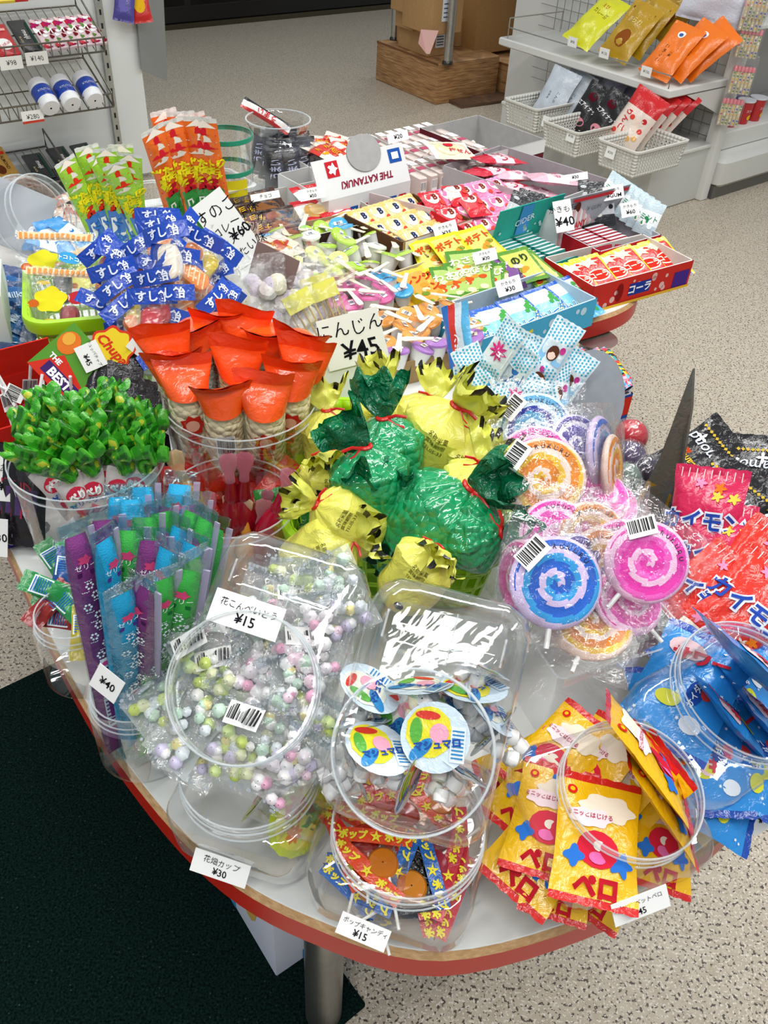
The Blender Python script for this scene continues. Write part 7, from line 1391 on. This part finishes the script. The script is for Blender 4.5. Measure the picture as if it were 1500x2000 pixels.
for i, (x0, y0, x1, y1) in enumerate([(1035, 668, 1090, 705), (1085, 675, 1138, 740), (1108, 690, 1155, 752), (1132, 688, 1180, 758), (1158, 682, 1214, 765), (1070, 700, 1120, 762), (1140, 715, 1188, 775), (1178, 690, 1222, 752)]):
    a, b = P(x0, y0, .79), P(x1, y1, .795); M_ = along(b, a); M_.translation = (a+b)/2; SO.get(i % 2, ORD[i]+' yellow and black twisted soft candy from the left, behind the dotted sachets', 'soft candy', 'twisted soft candies in the blue and red carton', M_)
mb = MB(); 
for sg in (0, .002): mb.blob(0, 0, .052, .072, '#8f959c', 'card', n=36, xf=Matrix.Translation((0, 0, -sg)))
o = mb.build('round_flap'); tag(o, 'grey round carton flap standing right of the dotted sachets', 'carton flap'); p = P(1152, 782, .83); put(o, facing(p, TOC(p)+RIGHT*.35, Z, -.15))
# grey tray with wrapped balls
o, M, w_, d_, h_ = tray((1190, 985), (1330, 960), .76, .20, '#2c2420', '#8a8a8c', 'dark carton with grey inside holding big wrapped ball lollipops')
def ball(c):
    o = thing('ball_lollipop'); mb = MB(); mb.lathe([(.021*math.sin(PI*k/12)+.0003, -.021*math.cos(PI*k/12)) for k in range(13)], c, 'candy', n=24); mb.build('candy_ball', o); mb = MB(); mb.lathe([(.0235*math.sin(PI*k/12)*(1+.04*math.sin(k*2.2))+.0003, -.0235*math.cos(PI*k/12)) for k in range(13)], '#ffffff', 'film', n=20); mb.build('film_wrap', o); return o
BLp = Pool(ball)
for i, (px, py, z, c, lb) in enumerate([(1232, 852, .80, '#b81c28', 'red ball lollipop topmost in the dark carton'), (1228, 895, .80, '#4a3a58', 'violet ball lollipop below the red one'), (1255, 922, .79, '#2c2030', 'near-black ball lollipop at the right'), (1222, 935, .785, '#6a7a70', 'pale ball lollipop at the lower left'), (1218, 905, .76, '#7a3c30', 'brownish ball lollipop half hidden at the left')]): BLp.get(c, lb, 'lollipop', 'wrapped ball lollipops', Matrix.Translation(P(px, py, z)) @ Matrix.Diagonal((1.15, 1.15, 1.15, 1)))
# black ring candy carton and its raised lid
o, M, w_, d_, h_ = tray((1300, 1000), (1540, 1075), .78, .17, '#c08a2c', '#2a2622', 'black carton with gold edge holding black ring candy packs, right edge', da=0)
pL = P(1330, 900, .85); o = thing('raised_lid', 'tall dark carton lid standing up beside the ring candy', 'carton lid')
q = [P(1352, 718, .95), P(1290, 905, .86), P(1215, 1040, .76), P(1290, 1045, .76)]
vA, vB, vC, vD = P(1353, 720, .985), P(1290, 890, .87), P(1200, 1065, .72), P(1278, 1065, .71); th_ = Vector((.004, .002, 0)); vE = P(1350, 795, .94); vF = P(1330, 920, .85)
mb = MB(); pts_ = [vA, vB, vC, vD, vF, vE]; mb.add(pts_+[p+th_*.8 for p in pts_], [tuple(range(6)), tuple(range(6, 12))[::-1]]+[(i, (i+1) % 6, 6+(i+1) % 6, 6+i) for i in range(6)], '#65655c', 'gloss'); mb.build('lid_panel', o)
mb = MB(); mb.add([vB+(vC-vB)*.25-th_*.2, vC-th_*.2, vD-th_*.2, vF+(vD-vF)*.3-th_*.2], [(0, 1, 2, 3)], '#a8842c', 'gloss'); mb.build('gold_print', o)
def ring_pack(*k):
    o = thing('ring_candy_pack'); mb = MB(); mp = pouch(mb, .10, .12, .022, '#121014', 'gloss', nu=12, nv=14, wr=.3, seed=11); mb.blob(0, .034, .044, .012, '#2a66b0', mp=lift(mp, .0005)); mb.text('ダイヤモンドリング', .008, '#e8f0f8', 0, .035, mp=lift(mp, .001), off=.02); mb.rect(.0, .013, .06, .02, '#c8441c', mp=lift(mp, .0004)); mb.text('Ring Candy', .014, '#e8c040', 0, .014, mp=lift(mp, .001), off=.02, shear=.2)
    mb.text('Diamond', .024, '#c8ccd4', 0, -.012, mp=lift(mp, .001), off=.01, shear=.2)
    for i in range(14): mb.rect(-.042+.0065*i, -.036, .004, .004, '#c8a83c', mp=lift(mp, .0008), a=.78)
    mb.blob(.03, -.02, .006, .006, '#ffffff', mp=lift(mp, .0014), star=.6, lobes=4, n=16); mb.blob(-.01, -.024, .006, .006, '#ffffff', mp=lift(mp, .0014), star=.6, lobes=4, n=16); mb.build('wrapper', o); return o
RG = Pool(ring_pack)
for i, (px, py, z, sp, lb) in enumerate([(1410, 985, .80, 2.85, 'black ring candy pack upside down with gold lettering, foremost'), (1370, 905, .79, 2.5, 'black ring candy pack at the back left of the black carton'), (1470, 930, .79, 3.4, 'black ring candy pack at the back right with red print'), (1450, 1030, .78, 2.7, 'black ring candy pack partly under the foremost one'), (1360, 950, .77, 3.0, 'black ring candy pack between the raised lid and the foremost one')]): p = P(px, py, z); RG.get('r', lb, 'ring candy pack', 'ring candy packs in the black carton', facing(p, TOC(p)+Z*.5, Z, sp, 1.0))
# magenta-sided carton with red candy packs
def deco_mag(mb, w_, d, h):
    G_ = lambda x, y: (x, -.0012, y); mb.rect(w_/2, h/2, w_, h, '#c89458', mp=FR); mb.rect(w_*.48, h*.42, w_*.9, h*.68, '#9c1450', mp=lambda x, y: (x, -.0011, y))
    for k in range(12): mb.blob(w_*(.06+.078*k), h*.88, .003, .003, '#a87434', mp=G_)
    for k, (x, y, c) in enumerate([(.15, .5, '#5aa050'), (.35, .6, '#e878a0'), (.5, .4, '#f0d8c8'), (.28, .3, '#3c70b8'), (.65, .5, '#d83c30'), (.45, .65, '#e8e0f0')]): mb.blob(w_*x, h*y, .011, .008, c, mp=lambda x, y: (x, -.0018, y), star=.2, lobes=5)
o, M, w_, d_, h_ = tray((1285, 1162), (1530, 1300), .80, .24, '#c89458', '#b88a50', 'tan carton with magenta printed front holding red candy packs', deco=deco_mag)
def gem(c1, c2):
    o = thing('star_candy_pack'); mb = MB(); mp = pouch(mb, .075, .115, .024, lambda u, v: c1 if v > .1 else '#e8e0d0', 'gloss', nu=12, nv=16, wr=.35, seed=13); mb.text('カイモン', .022, '#e8f0fa', 0, .0, mp=lift(mp, .0012), off=.12); mb.text('カイモン', .022, c2, 0, .0, mp=lift(mp, .0018), off=.03); rr = random.Random(6)
    for k in range(8): mb.blob(rr.uniform(-.03, .03), rr.choice([-1, 1])*rr.uniform(.018, .045), .005, .005, rr.choice(['#e8c048', '#58a838', '#f4f0e0', '#e88ab0', '#e87820']), mp=lift(mp, .0006), star=.4, n=20)
    for k in range(9): mb.rect(-.03+.0075*k, .05, .001, .01, '#f0c8c8', mp=lift(mp, .0005))
    mb.build('wrapper', o); return o
GM = Pool(gem)
for i, (px, py, z, sp, c, s_, lb) in enumerate([(1375, 1020, .84, .35, ('#c81c50', '#2848a8'), 1.15, 'crimson star candy pack standing highest beside the raised lid'), (1395, 1085, .82, .3, ('#c81c50', '#2848a8'), 1.1, 'crimson star candy pack just below the highest one'), (1365, 1160, .82, -.5, ('#d82c1c', '#2848a8'), 1.0, 'bright red star candy pack at the left front of the tan carton'), (1460, 1135, .82, -.4, ('#d82c1c', '#2848a8'), 1.2, 'bright red star candy pack at the right'), (1455, 1190, .825, -.55, ('#d82c1c', '#2848a8'), 1.15, 'bright red star candy pack at the lower right edge'), (1320, 1180, .79, -.9, ('#a81418', '#e8e0f0'), .9, 'dark red star candy pack beneath the left front one'), (1345, 1090, .79, .2, ('#1c1418', '#c83c90'), 1.0, 'black star candy pack hidden under the crimson ones'), (1490, 1230, .80, -.2, ('#e8a020', '#2848a8'), .9, 'orange star candy pack at the right picture edge')]):
    p = P(px, py, z); GM.get(c, lb, 'star candy pack', 'star candy packs in the tan carton', facing(p, TOC(p)+Z*.2+RIGHT*R.uniform(-.3, .3), Z, sp, s_))
# small upright price cards of the far trays
for (lx, ly, rx, ry, hp, z, tx, lb) in [(848, 456, 893, 443, 30, .775, '¥35', 'price card reading ¥35 on the white front of the yellow biscuit carton'), (970, 566, 1018, 551, 32, .775, '¥30', 'price card reading ¥30 on the soda carton'), (1083, 425, 1118, 418, 60, .80, '¥40', 'tall price card reading ¥40 on the teal flap'), (1178, 380, 1218, 372, 26, .82, '¥GUM', 'price card above the silver flap with handwriting'), (1213, 412, 1248, 405, 28, .80, '¥60', 'price card reading ¥60 at the right of the silver carton'), (585, 383, 635, 373, 22, .80, '¥50', 'price card reading ¥50 above the dark chocolate packs'), (490, 388, 546, 378, 14, .80, 'チョコ', 'low long price card at the back of the chocolate packs'), (757, 272, 797, 262, 18, .83, '¥20', 'price card behind the grey round tab'), (1098, 350, 1148, 342, 14, .81, '¥30', 'price card lying on the front of the deep grey carton'), (925, 506, 970, 494, 24, .785, '¥30', 'price card reading ¥30 among the green sachets')]:
    p = P((lx+rx)/2, (ly+ry)/2, z); sign(lx, ly, rx, ry, hp, z, TOC(p)+Z*.25, [('かきもち', .24, 0, .22), (tx, .4, 0, -.2)] if hp > 20 else [(tx, .6, 0, 0)], lb)
